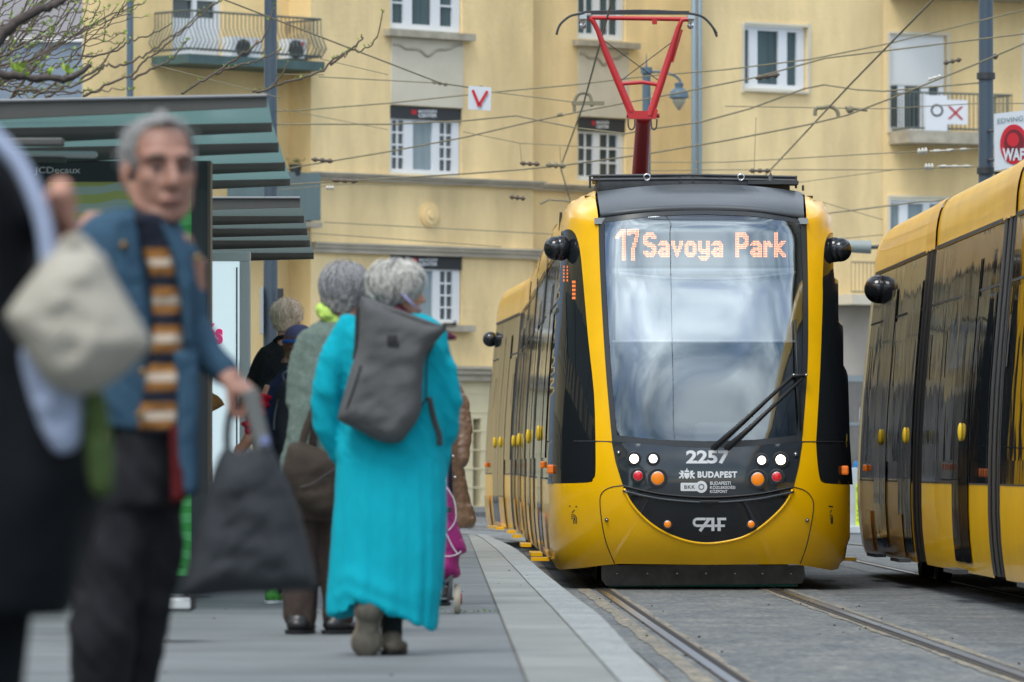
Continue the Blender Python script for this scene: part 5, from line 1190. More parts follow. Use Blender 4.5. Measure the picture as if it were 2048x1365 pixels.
c_ = t.nodes.new('ShaderNodeTexCoord'); sx_ = t.nodes.new('ShaderNodeSeparateXYZ'); w_ = t.nodes.new('ShaderNodeTexWave'); w_.inputs['Scale'].default_value = 3.2; w_.inputs['Distortion'].default_value = 4; w_.inputs['Detail'].default_value = 1.5; w_.wave_type = 'RINGS'
cr1 = t.nodes.new('ShaderNodeValToRGB'); e = cr1.color_ramp.elements; e[0].position = .35; e[0].color = (.03, .40, .06, 1); e[1].position = .62; e[1].color = (.10, .55, .16, 1)
cr2 = t.nodes.new('ShaderNodeValToRGB'); e = cr2.color_ramp.elements; e[0].position = .4; e[0].color = (.30, .38, .12, 1); e[1].position = .6; e[1].color = (.30, .42, .38, 1)
mx_ = t.nodes.new('ShaderNodeMix'); mx_.data_type = 'RGBA'; gt_ = t.nodes.new('ShaderNodeMapRange'); gt_.inputs['From Min'].default_value = 1.72; gt_.inputs['From Max'].default_value = 1.78
g2 = t.nodes.new('ShaderNodeMapRange'); g2.inputs['From Min'].default_value = .12; g2.inputs['From Max'].default_value = .10; mm = t.nodes.new('ShaderNodeMath'); mm.operation = 'MULTIPLY'
l(c_.outputs['Object'], w_.inputs[0]); l(c_.outputs['Object'], sx_.inputs[0]); l(w_.outputs['Fac'], cr1.inputs[0]); l(w_.outputs['Fac'], cr2.inputs[0]); l(sx_.outputs['Z'], gt_.inputs[0]); l(sx_.outputs['X'], g2.inputs[0]); l(gt_.outputs[0], mm.inputs[0]); l(g2.outputs[0], mm.inputs[1])
l(mm.outputs[0], mx_.inputs[0]); l(cr1.outputs[0], mx_.inputs[6]); l(cr2.outputs[0], mx_.inputs[7]); l(mx_.outputs[2], b_.inputs['Base Color']); b_.inputs['Roughness'].default_value = .4; b_.inputs['Coat Weight'].default_value = .3; l(mx_.outputs[2], b_.inputs['Emission Color']); b_.inputs['Emission Strength'].default_value = .10  # faint glow added to the print to brighten it
mb = MB(); pbox(mb, 95, 383, 364, 1152, AY + .03, .02); mb.build('poster', pm, ad)
mb = MB(); text_fit('JCDecaux', 69, 334, 161, 351, lambda x, y: P(x, y, AY - .003), mb, .012); mb.build('lettering', M['white'], adf)
mb = MB(); text_fit('Piu', 352, 1131, 366, 1137, lambda x, y: P(x, y, AY + .027), mb, .02); mb.build('small_print', M['rubber'], ad)
mb = MB(); a = P(318, 1188, AY + .1); mb.box((X_at(150, AY), AY + .1, (Z_at(1188, AY) + PZ) / 2), (.9, .12, Z_at(1188, AY) - PZ)); mb.build('foot', M['cabinet'], ad)
bn = thing('bench', 'low pale seat with a dark rim on a steel leg below the advertising cabinet', 'bench', (X_at(320, 25.0), 25.0, PZ))
mb = MB(); pbox(mb, 240, 385, 1193, 1223, 25.0, .3, .008); mb.build('rim', M['rubber'], bn); mb = MB(); pbox(mb, 244, 381, 1197, 1219, 24.985, .03, .007); mb.build('seat', mat('pale_seat', (.50, .54, .56), .4), bn)
mb = MB(); pbox(mb, 314, 324, 1223, 1281, 25.08, .05); pbox(mb, 300, 338, 1279, 1283, 25.05, .1); mb.build('leg', mat('galv', (.30, .31, .32), .5, metal=.5), bn)
# silver poster frame
FY = 37.2
pfm = thing('framed_poster', 'silver framed poster with pink lettering standing beyond the dark cabinet', 'poster frame', (X_at(430, FY), FY, PZ))
M['silver'] = mat('silver_frame', (.62, .65, .67), .4, metal=.25)
mb = MB(); pbox(mb, 300, 500, 504, 523, FY, .12, .004); pbox(mb, 479, 500, 523, 1130, FY + .001, .12, .004); pbox(mb, 300, 320, 523, 1130, FY + .001, .12, .004); pbox(mb, 300, 500, 1130, 1150, FY, .12, .004); mb.build('frame', M['silver'], pfm)
mb = MB(); pbox(mb, 320, 479, 523, 1130, FY + .03, .05); mb.build('poster', mat('pale_poster', (.62, .74, .78), .6, coat=.2, var=(1.5, .05), emit=((.60, .74, .80), .55)), pfm)  # glow added to brighten the sheet beneath the shelter roof
mb = MB(); pbox(mb, 472, 475, 535, 1120, FY + .02, .01); mb.build('glazing_gap', M['rubber'], pfm)
mb = MB(); text_fit('és', 412, 647, 446, 689, lambda x, y: P(x, y, FY + .026), mb, .05); mb.build('lettering', mat('pink_print', (.70, .03, .18), .6, emit=((.8, .03, .2), .35)), pfm)  # faint glow added so the letters stay bright on the sheet
mb = MB(); mb.add([P(x, y, FY + .027) for x, y in ((420, 783), (428, 788), (436, 792), (444, 800), (449, 810), (436, 818), (420, 826))], [(0, 1, 2, 3, 4, 5, 6)]); mb.build('printed_picture', mat('brown_print', (.30, .14, .03), .6, var=(14, .6)), pfm)
mb = MB(); pbox(mb, 330, 340, 1150, 1170, FY + .02, .06); pbox(mb, 470, 480, 1150, 1170, FY + .02, .06); build_each(mb, 'leg', M['silver'], pfm)
# ---------------------------------------------------------------- budding tree reaching in from the left
rng = random.Random(11)
tree = thing('tree', 'budding tree whose thin twigs hang in over the shelter roof at the top left', 'tree', (-4.6, 33, PZ))
M['bark'] = mat('bark', (.075, .062, .058), .85, var=(8, .3), bump=(30, .01, 4)); M['twig'] = mat('twig', (.12, .095, .075), .8, var=(6, .3)); M['bud'] = mat('young_leaf', (.27, .40, .06), .6, var=(20, .4))
trunk = MB(); trunk.tube([(-4.6, 33, PZ - .05), (-4.62, 33, 1.0), (-4.55, 33.05, 2.2), (-4.35, 33.1, 3.1), (-4.1, 33, 3.9)], [.17, .13, .12, .10, .07], 12); tk = trunk.build('trunk', M['bark'], tree, smooth=True)
twigs, buds = MB(), MB()
def bud(p, s=.02, n=3):
    for k in range(n):
        d = Vector((rng.uniform(-.7, .7), rng.uniform(-.7, .7), rng.uniform(.2, 1))).normalized() * s * rng.uniform(.7, 1.5); w = d.cross(Vector((rng.uniform(-1, 1), rng.uniform(-1, 1), .2))).normalized() * s * .33
        buds.add([p, p + d * .5 + w, p + d, p + d * .5 - w], [(0, 1, 2, 3)]); 
def jit(pts, Y, amt):
    out = []
    for i, p in enumerate(cr([(a, b, 0) for a, b in pts], 4)):
        w = P(p.x, p.y, Y); out.append(w + Vector((0, rng.gauss(0, amt), rng.gauss(0, amt * .35))))
    return out
def limb(pts, Y, r0, r1, mb=None, budp=.35, dY=0):
    base = cr([(a, b, 0) for a, b in pts], 5); n = len(base); L_ = []
    for i, p in enumerate(base): L_.append(P(p.x, p.y, Y + dY * i / n) + Vector((0, 0, rng.gauss(0, .006))))
    rr = [r0 + (r1 - r0) * i / (n - 1) for i in range(n)]
    (mb or twigs).tube(L_, rr, 7)
    for i in range(1, n):
        if rng.random() < budp: bud(L_[i] + Vector((0, 0, rr[i])), rng.choice((.010, .014, .018)))
    bud(L_[-1], .02, 4); return L_
big = MB()
limb([(-700, 420), (-300, 260), (-60, 130), (0, 76), (30, 45), (75, 22), (110, 8), (150, -18), (220, -60)], 30, .045, .012, big, 0)
limb([(-560, 330), (-200, 190), (-40, 155), (0, 152), (50, 155), (110, 158), (145, 154), (165, 143), (182, 129)], 31, .030, .013, big, 0)
for b in split(big): b.build('branch', M['bark'], tree, smooth=True)
for px, py, s_ in ((33, 143, .06), (97, 151, .045), (133, 146, .05), (51, 152, .03), (28, 60, .03), (75, 16, .035)): bud(P(px, py, 30.9), s_, 6)
limb([(133, 143), (138, 125), (143, 108), (150, 98)], 31, .006, .004); limb([(80, 150), (86, 135), (92, 116)], 31, .006, .003)
# long traced twigs
T = [([(165, 195), (200, 178), (240, 157), (262, 150), (290, 122), (320, 100), (345, 78), (372, 58), (405, 30), (440, 0)], 34), ([(262, 158), (300, 140), (330, 125), (350, 112), (375, 80)], 34),
     ([(160, 160), (190, 142), (213, 130), (235, 133), (265, 125), (300, 105), (340, 75), (370, 55), (400, 25), (443, 2)], 33), ([(362, 188), (400, 165), (440, 140), (480, 112), (510, 92), (530, 72), (540, 40), (549, 10)], 36),
     ([(505, 186), (540, 176), (590, 160), (640, 145), (665, 122), (690, 108), (705, 102), (735, 98), (755, 72), (765, 25)], 36), ([(0, 130), (60, 120), (110, 92), (170, 55), (230, 28), (290, 5)], 35),
     ([(0, 165), (50, 130), (100, 100), (150, 70), (200, 48), (262, 28)], 37), ([(60, 197), (110, 168), (160, 120), (175, 60), (200, 10)], 36), ([(0, 118), (45, 90), (110, 50), (150, 10)], 35),
     ([(155, 108), (190, 112), (235, 98), (262, 80), (300, 70), (340, 50)], 37), ([(20, 197), (50, 160), (90, 105), (130, 40), (160, -10)], 37), ([(90, 195), (130, 175), (190, 150), (210, 120), (240, 90), (250, 80)], 34),
     ([(660, 130), (700, 102), (725, 78), (722, 76)], 36), ([(430, 150), (480, 130), (520, 120), (560, 100)], 37), ([(540, 178), (560, 155), (575, 128)], 36)]
for pts, Y in T: limb([(a, b) for a, b in pts], Y, .0085, .0035, None, .42)
# grown fan of twigs
for k in range(50):
    x, y = rng.uniform(-160, 40), rng.uniform(70, 215); ang = rng.uniform(-.85, .02); L_ = rng.uniform(160, 360); pts = [(x, y)]
    for i in range(7):
        ang += rng.gauss(0, .16) - .02; x += L_ / 7 * math.cos(ang); y += L_ / 7 * math.sin(ang); pts.append((x, y))
    pts = [p for p in pts if not (p[0] > 330)]
    if len(pts) < 4: continue
    Y = rng.uniform(31, 42); w = limb(pts, Y, rng.uniform(.005, .009), .0025, None, .14)
    for j in range(rng.randint(1, 3)):
        i = rng.randint(1, len(pts) - 2); a = rng.uniform(-1.5, .3); p0 = pts[i]; q = [p0]
        for s_ in range(3): a += rng.gauss(0, .2); q.append((q[-1][0] + 22 * math.cos(a), q[-1][1] + 22 * math.sin(a)))
        limb(q, Y, .004, .002, None, .2)
tw = split(twigs)
tw.sort(key=lambda m: -len(m.v))
for b in tw[:60]: b.build('twig', M['twig'], tree, smooth=True)
rest = MB()
for b in tw[60:]: rest.add(b.v, b.f)
if rest.v: rest.build('small_twigs', M['twig'], tree, smooth=True, kind='stuff')
buds.build('young_leaves', M['bud'], tree, kind='stuff')
# ---------------------------------------------------------------- people
def ringc(px0, px1, py, Y, ry, n=30, pw=2.4, dz=None):
    """horizontal super-ellipse between two photo columns; ry = half depth in metres"""
    cx = (px0 + px1) / 2; rx = (px1 - px0) / 2; out = []
    for k in range(n):
        a = 2 * math.pi * k / n; c, s = math.cos(a), math.sin(a)
        x = cx + rx * math.copysign(abs(c) ** (2 / pw), c); d = ry * math.copysign(abs(s) ** (2 / pw), s)
        w = P(x, py if dz is None else dz(x, s), Y); w.y = Y + d; out.append(w)
    return out
def garment(mb, rows, Y, n=30, pw=2.4):
    mb.loft([ringc(r[1], r[2], r[0], Y + (r[4] if len(r) > 4 else 0), r[3], n, pw) for r in rows]); return mb
def limbp(mb, pts, Y, n=14, flat=None):
    """pts: (px, py, radius px, depth offset)"""
    mb.tube([P(p[0], p[1], Y + (p[3] if len(p) > 3 else 0)) for p in pts], [p[2] * Y / F for p in pts], n, True, None, flat)
    for p in (pts[0], pts[-1]): mb.ell(P(p[0], p[1], Y + (p[3] if len(p) > 3 else 0)), p[2] * Y / F * .98, n, 8)
    return mb
def folds(amp, sc, seed=0):
    return lambda v, n: amp * noise.fractal(Vector((v.x * sc[0] + seed, v.y * sc[1], v.z * sc[2])), .6, 2.0, 3)
def pillow(poly, Y, T, step=10, Rr=30, wr=0, seed=3, tilt=0, lean=0):
    """bag-like closed body from a photo outline: T = half thickness in metres"""
    vs, fs = cdt(poly, step); n = len(poly)
    pts = [Vector(p[:2]) for p in poly]
    def dist(p):
        m = 1e9
        for i in range(n):
            a, b = pts[i], pts[(i + 1) % n]; ab = b - a; t = max(0, min(1, (p - a).dot(ab) / max(1e-9, ab.length_squared))); m = min(m, (a + ab * t - p).length)
        return m
    cx = sum(p.x for p in pts) / n; cy = sum(p.y for p in pts) / n
    A, B, idx = [], [], []
    for v in vs:
        d = dist(v); h = T * math.sqrt(max(0, 1 - (1 - min(1, d / Rr)) ** 2)); w = noise.fractal(Vector((v.x * .012 + seed, v.y * .02, seed)), .6, 2, 3) * wr * min(1, d / Rr)
        Yc = Y + tilt * (v.x - cx) * Y / F + lean * (v.y - cy) * Y / F
        A.append(P(v.x, v.y, Y) + Vector((0, Yc - Y - h + w, 0))); B.append(P(v.x, v.y, Y) + Vector((0, Yc - Y + h + w * .5, 0))); idx.append(d < .01)
    mb = MB(); m = len(vs); mb.add(A + B, [tuple(f) for f in fs] + [tuple(m + k for k in f[::-1]) for f in fs]); return mb
def sp(pts, k=4): return [tuple(p[:2]) for p in cr(pts, k, True)]

class Head:
    def __init__(s, c, face, tilt=0, H=.23):
        """c = world centre, face = horizontal direction the nose points"""
        f = Vector(face).normalized(); s.f = f; s.u = (Vector((0, 0, 1)) + f * tilt).normalized(); s.r = f.cross(s.u).normalized(); s.u = s.r.cross(f).normalized(); s.c = Vector(c); s.k = H / .23
        s.M = Matrix((s.r, s.f, s.u)).transposed()
    def p(s, x, y, z): return s.c + (s.r * x + s.f * y + s.u * z) * s.k
    def e(s, mb, c, r, n=16, m=10): mb.ell(s.p(*c), [q * s.k for q in r], n, m, s.M)
    def t(s, mb, pts, r, n=10): mb.tube([s.p(*q) for q in pts], [q * s.k for q in r], n)
    def skin(s, mb):
        s.e(mb, (0, -.012, .042), (.074, .096, .080), 20, 12); s.e(mb, (0, .028, -.028), (.062, .062, .085), 18, 12); s.e(mb, (0, .066, -.098), (.026, .022, .020))
        for k in (-1, 1):
            s.t(mb, [(k * .062, -.002, -.03), (k * .052, .025, -.072), (k * .02, .062, -.100)], [.018, .018, .018]); s.t(mb, [(k * .056, .060, .030), (k * .030, .083, .036), (0, .086, .030)], [.010, .012, .011])
            s.e(mb, (k * .038, .058, -.018), (.022, .022, .024)); s.e(mb, (k * .078, -.008, -.006), (.009, .021, .032)); s.e(mb, (k * .013, .098, -.032), (.009, .011, .008))
        s.t(mb, [(0, .086, .022), (0, .100, -.005), (0, .113, -.028)], [.009, .012, .014]); s.e(mb, (0, .112, -.030), (.014, .013, .011)); s.e(mb, (0, .084, -.066), (.027, .016, .016))
        s.t(mb, [(0, -.02, -.05), (0, -.035, -.12), (0, -.045, -.20)], [.054, .052, .060], 16)
    def features(s, par, skinlip, brow=None, glasses=False):
        for k in (-1, 1):
            mb = MB(); s.e(mb, (k * .031, .077, .006), (.0125, .009, .0065), 12, 8); eo = mb.build('eye', M['shaded_eyewhite'], par, smooth=True)
            mb = MB(); s.e(mb, (k * .031, .0855, .006), (.006, .003, .006), 10, 6); mb.build('iris', M['iris'], eo, smooth=True)
            mb = MB(); s.t(mb, [(k * .050, .078, .028), (k * .032, .092, .034), (k * .014, .094, .028)], [.003, .0055, .004], 6); mb.build('eyebrow', brow or M['browgrey'], par, smooth=True)
        mb = MB(); s.t(mb, [(-.025, .087, -.071), (-.012, .098, -.066), (0, .100, -.065), (.012, .098, -.066), (.025, .087, -.071)], [.003, .0045, .005, .0045, .003], 8); mb.build('lips', skinlip, par, smooth=True)

def hair_strands(mb, hd, n, rng, base=(.083, .106, .092), zmin=-.06, length=.05, th=.0022, face_y=.05, curl=.5, lift=.004):
    """many fine locks lying over the skull"""
    for i in range(n):
        th_ = rng.uniform(0, 2 * math.pi); z = rng.uniform(zmin / base[2], 1); r = math.sqrt(max(0, 1 - z * z)); x, y = r * math.cos(th_), r * math.sin(th_)
        if y * base[1] > face_y and z < .55: continue
        lf = lift * rng.random() ** 2 * 5 if rng.random() < .3 else lift * rng.uniform(-.2, 1.6); q = [Vector((x, y, z))]; sw = rng.gauss(0, curl)
        d = Vector((-y * sw + x * .25, x * sw - .12 + y * .25, -1.0))
        for k in range(5):
            q.append((q[-1] + d * length / .09 / 5)); m = q[-1]; 
            if m.length > 0: q[-1] = m.normalized() * (1 + .012 * k * rng.random())
            d = (d + Vector((rng.gauss(0, .25 * curl), rng.gauss(0, .25 * curl), -.15)))
        pts = [hd.p(v.x * base[0] * (1 + lf / base[0]), -.012 + v.y * base[1] * (1 + lf / base[1]), .042 + v.z * base[2] * (1 + lf / base[2])) for v in q]
        mb.tube(pts, [th * .6, th, th, th * .9, th * .6, th * .15], 4, False)

def hand(mb, wrist, d, nrm, size=1.0, curl=(.5, .6, .5), side=1, thumb=(.5, .9)):
    """wrist point, d = towards the fingers, nrm = palm side; side=+1 thumb on w side"""
    d = Vector(d).normalized(); nrm = (Vector(nrm) - d * Vector(nrm).dot(d)).normalized(); w = d.cross(nrm) * side; wr = Vector(wrist); k = size
    Mx = Matrix((w, nrm, d)).transposed()
    mb.ell(wr + d * .045 * k, (.040 * k, .015 * k, .050 * k), 16, 10, Mx); mb.ell(wr + d * .02 * k + w * .018 * k + nrm * .006 * k, (.02 * k, .014 * k, .03 * k), 12, 8, Mx); mb.tube([wr - d * .04 * k, wr + d * .02 * k], [.026 * k, .027 * k], 12)
    for i, (off, ln) in enumerate(((.030, .92), (.0105, 1.0), (-.0095, .95), (-.029, .76))):
        p = wr + d * (.083 - .004 * abs(i - 1)) * k + w * off * k; a = 0; pts = [wr + d * .055 * k + w * off * .9 * k, p]; rr = [.0100, .0098]
        for L_, c_, r_ in ((.044, curl[0], .0092), (.027, curl[1], .0084), (.021, curl[2], .0070)):
            a += c_ * (1 + .06 * i); p = p + (d * math.cos(a) + nrm * math.sin(a)) * L_ * ln * k; pts.append(p); rr.append(r_)
        mb.tube(pts, [r_ * k for r_ in rr], 9); mb.ell(p, rr[-1] * k * .98, 9, 6)
        for q, r_ in zip(pts[1:-1], rr[1:-1]): mb.ell(q, r_ * k * 1.03, 9, 6)
    p = wr + d * .022 * k + w * .028 * k; pts = [wr + d * .01 * k + w * .010 * k, p]; rr = [.013, .0125]; a = thumb[0]
    for L_, r_ in ((.036, .0112), (.030, .0095)):
        dirv = (d * .75 + w * .75 * (1 - a) + nrm * a).normalized(); p = p + dirv * L_ * k; pts.append(p); rr.append(r_); a = thumb[1]
    mb.tube(pts, [r_ * k for r_ in rr], 9); mb.ell(p, rr[-1] * k, 9, 6)

def cloth(name, col, var=.12, sc=9, rough=.9, fuzz=.0015, fsc=160, sheen=.2): return mat(name, col, rough, var=(sc, var), bump=(fsc, fuzz, 3), sheen=sheen)
def skinm(name, col): return mat(name, col, .5, var=(14, .10), bump=(120, .0012, 3))
M['skin_a'] = skinm('skin_tanned', (.46, .23, .15)); M['skin_b'] = skinm('skin_pink', (.52, .27, .20)); M['lip'] = mat('lips', (.36, .12, .11), .5)
M['shaded_eyewhite'] = mat('shaded_eye_white', (.10, .07, .06), .3); M['iris'] = mat('iris', (.03, .03, .03), .2); M['browgrey'] = mat('grey_eyebrow', (.10, .085, .075), .9)  # eye whites and brows darkened to imitate shade in the sockets
M['hair_grey'] = mat('hair_grey', (.46, .46, .46), .6, var=(60, .3), sheen=.3); M['hair_white'] = mat('hair_white', (.64, .64, .60), .6, var=(60, .22), sheen=.3); M['hair_dark'] = mat('hair_dark_grey', (.20, .20, .20), .6, var=(60, .3))
M['hair_sand'] = mat('hair_sandy_grey', (.84, .70, .56), .6, var=(60, .2)); M['hair_brown'] = mat('hair_brown', (.11, .055, .03), .5, var=(60, .3))
prng = random.Random(5)
def hairdo(par, hd, ma, mb2, n=900, cap=(.080, .103, .090), zmin=-.06, length=.05, face_y=.05, curl=.5, extra=None, crown=None, voxel=.007, rough=.006, th=.0022, line=.082):
    m = MB(); hd.e(m, (0, -.014, .046), cap, 22, 14)
    if zmin < -.05: hd.e(m, (0, -.05, .0), (.070, .062, .070), 18, 12)
    for e in (extra or []): hd.e(m, *e)
    # cut the face free: keep only what lies behind the hair line
    m = blob(m, voxel, 2); displace(m, folds(rough, (30, 30, 22), 2))
    keep = []
    for f, mi in zip(m.f, m.mi):
        c = Vector()
        for k in f: c += m.v[k]
        c = c / len(f) - hd.c; x, y, z = c.dot(hd.r) / hd.k, c.dot(hd.f) / hd.k, c.dot(hd.u) / hd.k
        if (y > face_y and z < line - abs(x) * .25) or (z < zmin) or (y > .018 and z < -.005): continue
        keep.append(f)
    m.f = keep; m.mi = [0] * len(keep)
    h = m.build('hair', mb2, par, smooth=True)
    s1, s2 = MB(), MB(); base = tuple(q * 1.02 for q in cap)
    hair_strands(s1, hd, n, prng, base, zmin, length, th, face_y, curl); hair_strands(s2, hd, n // 3, prng, base, zmin, length, th, face_y, curl)
    s1.build('hair_locks', ma, h, smooth=True, kind='stuff'); s2.build('darker_hair_locks', mb2, h, smooth=True, kind='stuff')
    return h

def body_core(hd, Y, sh, hip, kneeL, footL, kneeR, footR, arms, s, voxel, extra=None, shr=.05, skin=None, par=None):
    """one continuous naked figure under the clothes; points as (px, py, dy); arms = two lists of points"""
    mb = MB(); hd.skin(mb); q = lambda p: P(p[0], p[1], Y + (p[2] if len(p) > 2 else 0))
    a, b = q(sh[0]), q(sh[1]); c = (a + b) / 2; h = q(hip); neck = hd.p(0, -.045, -.19)
    mb.tube([neck, c], [.058, .075], 14); mb.tube([a, c, b], [shr, .09, shr], 14); mb.tube([c, c.lerp(h, .35), c.lerp(h, .7), h], [.10, .125, .11, .13], 18)
    for k, (kn, ft) in zip((-1, 1), ((kneeL, footL), (kneeR, footR))):
        hp = h + Vector((k * .055, 0, -.03)); mb.tube([h, hp, q(kn), q(ft)], [.052, .052, .042, .034], 14); mb.ell(q(ft), .037)
    for arm in arms:
        pp = [q(p) for p in arm]; n = len(pp); mb.tube(pp, [.048 - .022 * i / (n - 1) for i in range(n)], 12)
    if extra: extra(mb)
    o = blob(mb, voxel, 2).build('body', skin or M['skin_a'], par, smooth=True); return o

def shoe(par, px, py, Y, m, ln=.26, w=.095, h=.09, ang=0, name='shoe', sole=None):
    """py = ground row of the sole, ang = heading (0 = away from the camera)"""
    z0 = PZ; c = P(px, py, Y); c.z = z0; f = Vector((math.sin(ang), math.cos(ang), 0)); r = Vector((f.y, -f.x, 0)); Mx = Matrix((r, f, Vector((0, 0, 1)))).transposed()
    mb = MB(); mb.ell(c + f * ln * .28 + Vector((0, 0, h * .42)), (w * .5, ln * .30, h * .40), 16, 10, Mx); mb.ell(c - f * ln * .12 + Vector((0, 0, h * .55)), (w * .43, ln * .26, h * .55), 16, 10, Mx); mb.ell(c - f * ln * .12 + Vector((0, 0, h * .95)), (w * .42, ln * .18, h * .4), 16, 10, Mx)
    o = blob(mb, .009, 2); o.v = [Vector((v.x, v.y, max(v.z, z0 + .006))) for v in o.v]; s_ = o.build(name, m, par, smooth=True)
    k = MB(); rg = lambda z, e: [c + f * (ln * .08 + (ln * .5 + e) * math.sin(2 * math.pi * t / 20)) + r * ((w * .5 + e) * math.cos(2 * math.pi * t / 20)) + Vector((0, 0, z)) for t in range(20)]
    k.loft([rg(.0005, 0), rg(.018, .003)]); k.build('sole', sole or M['rubber'], s_, smooth=True, angle=R(40)); return s_

# ===== woman in the turquoise robe
YA = 23.4; sA = F / YA
pa = thing('person', 'woman with short white hair walking away in a long turquoise coat', 'person', (X_at(780, YA), YA, PZ))
hA = Head(P(797, 588, YA), (.88, .42, 0), .12, .228)
body_core(hA, YA, ((705, 660), (865, 690)), (785, 940), (745, 1110, .05), (738, 1225, -.12), (790, 1110, .0), (784, 1285, .0), ([(705, 660), (660, 770, .02), (665, 850, .12), (690, 905, .2)], [(865, 690), (897, 790, .02), (892, 860, .1), (868, 900, .2)]), sA, .0085,
          lambda m: (hand(m, P(693, 905, YA + .2), (.3, .5, -.6), (1, 0, 0), .95), hand(m, P(866, 900, YA + .2), (-.3, .5, -.6), (-1, 0, 0), .95, side=-1)), skin=skinm('skin_ruddy', (.50, .24, .15)), par=pa)
hA.features(pa, M['lip'])
hairdo(pa, hA, M['hair_white'], M['hair_dark'], 2600, (.090, .112, .094), -.075, .070, .062, .55, [((0, -.06, -.01), (.082, .062, .078)), ((-.03, .06, .062), (.05, .04, .035)), ((.03, .06, .062), (.05, .04, .035))], rough=.014, th=.0019)
robe = MB()
hem = lambda x, s_: interp(x, [(640, 1229), (660, 1230), (700, 1234), (712, 1200), (735, 1196), (800, 1236), (872, 1267), (900, 1262)]) if s_ < .25 else 1236
rws = [(628, 735, 845, .07), (640, 705, 872, .10), (660, 685, 893, .125), (700, 680, 900, .14), (760, 688, 892, .135), (820, 694, 884, .14), (880, 676, 888, .15), (960, 672, 892, .165), (1040, 667, 893, .18), (1120, 662, 889, .19), (1180, 659, 884, .20)]
R_ = [ringc(r[1], r[2], r[0], YA, r[3], 48) for r in rws] + [ringc(657, 876, 0, YA, .20, 48, 2.4, lambda x, s_: 1180 + (hem(x, s_) - 1180) * .5), ringc(656, 873, 0, YA, .20, 48, 2.4, hem)]
robe.loft(R_)
limbp(robe, [(700, 655, 30), (668, 720, 31, -.01), (652, 785, 33, 0), (656, 850, 31, .04), (686, 912, 25, .10)], YA); limbp(robe, [(862, 692, 30), (884, 740, 30, -.01), (896, 800, 29, 0), (890, 860, 28, .04), (868, 905, 24, .1)], YA)
limbp(robe, [(886, 905, 17, .05), (878, 960, 15, .08)], YA)
robe = blob(robe, .010, 3)
def robefold(v, n):
    py = HY - (v.z - CZ) * sA; px = CX + v.x * F / v.y; g = max(0, min(1, (py - 860) / 350)); a = math.atan2(v.y - YA, (v.x - X_at(780, YA)))
    u_ = a * 1.0; d = .018 * g * noise.fractal(Vector((u_ * 2.0, v.z * .55, 3)), .6, 2, 2) + .0035 * max(0, min(1, (py - 860) / 80)) * noise.fractal(Vector((u_ * 7, v.z * .8, 9)), .6, 2, 2) + .003 * noise.fractal(Vector((v.x * 12, v.y * 9, v.z * 5)), .6, 2, 3)
    if py < 920: d += .010 * noise.fractal(Vector((v.x * 5, v.y * 5, v.z * 8 + v.x * 10)), .5, 2, 3)
    # drag folds above the lifted heel
    for cy, am, w_ in ((1152, .009, 18), (1184, .011, 12)):
        yy = cy + ((px - 700) * .42 if px > 690 else (690 - px) * .5); d += am * math.exp(-((py - yy) / w_) ** 2) * (1 if 670 < px < 850 else .2) * math.exp(-((px - 740) / 85) ** 2)
    return d
displace(robe, robefold); robe.build('long_coat', cloth('turquoise_wool', (.003, .36, .47), .06, 5), pa, smooth=True)
sc_ = MB(); limbp(sc_, [(758, 614, 20, .02), (795, 628, 22, -.05), (833, 650, 19, 0), (862, 664, 15, .06)], YA); limbp(sc_, [(860, 668, 14, .04), (885, 672, 17, .04), (908, 676, 6, .04)], YA); sc_ = blob(sc_, .008, 2); displace(sc_, folds(.008, (20, 20, 30)))
sc_.build('scarf', cloth('maroon_scarf', (.11, .022, .045), .2, 20), pa, smooth=True)
lv = MB(); lv.tube([P(799, 590, YA - .085), P(805, 588, YA - .095), P(818, 602, YA - .085), P(836, 618, YA - .05)], [.006, .009, .011, .006], 10, flat=.4); lv.build('collar_edge', cloth('lavender_cotton', (.38, .36, .62), .1), pa, smooth=True)
# lifted shoe, sole towards the camera
ls = MB(); ls.ell(P(738, 1222, YA - .17), (27 / sA, .035, 26 / sA), 20, 12); ls.ell(P(733, 1286, YA - .155), (31 / sA, .03, 31 / sA), 20, 12); ls.tube([P(738, 1225, YA - .165), P(734, 1280, YA - .155)], [.040, .046], 14, flat=.6)
ls = blob(ls, .007, 3); so = ls.build('shoe', mat('grey_sole_rubber', (.085, .08, .065), .8, var=(30, .25), bump=(90, .003, 2)), pa, smooth=True)
up = MB(); up.ell(P(738, 1222, YA - .135), (31 / sA, .045, 30 / sA), 20, 12); up.ell(P(733, 1284, YA - .12), (33 / sA, .04, 33 / sA), 20, 12); up.tube([P(738, 1225, YA - .13), P(734, 1280, YA - .12)], [.052, .055], 14, flat=.7); blob(up, .008, 3).build('shoe_upper', mat('beige_suede', (.22, .19, .14), .9, var=(20, .2)), so, smooth=True)
sk = MB(); limbp(sk, [(738, 1213, 25, -.10), (742, 1190, 24, -.05), (748, 1150, 24, 0)], YA); sk.build('sock', cloth('pink_sock', (.50, .16, .16), .4, 18), pa, smooth=True)
shoe(pa, 786, 1308, YA, mat('tan_shoe', (.20, .17, .13), .8, var=(30, .2)), .24, .105, .075, .15)
sk = MB(); limbp(sk, [(784, 1293, 20), (784, 1276, 20)], YA); sk.build('sock', cloth('brick_red_sock', (.22, .04, .03), .3, 40), pa, smooth=True)
lg = MB(); limbp(lg, [(784, 1278, 20.5), (783, 1245, 22), (785, 1190, 27), (788, 1120, 30)], YA); lg.build('legging', cloth('dark_legging', (.025, .032, .035), .2), pa, smooth=True)
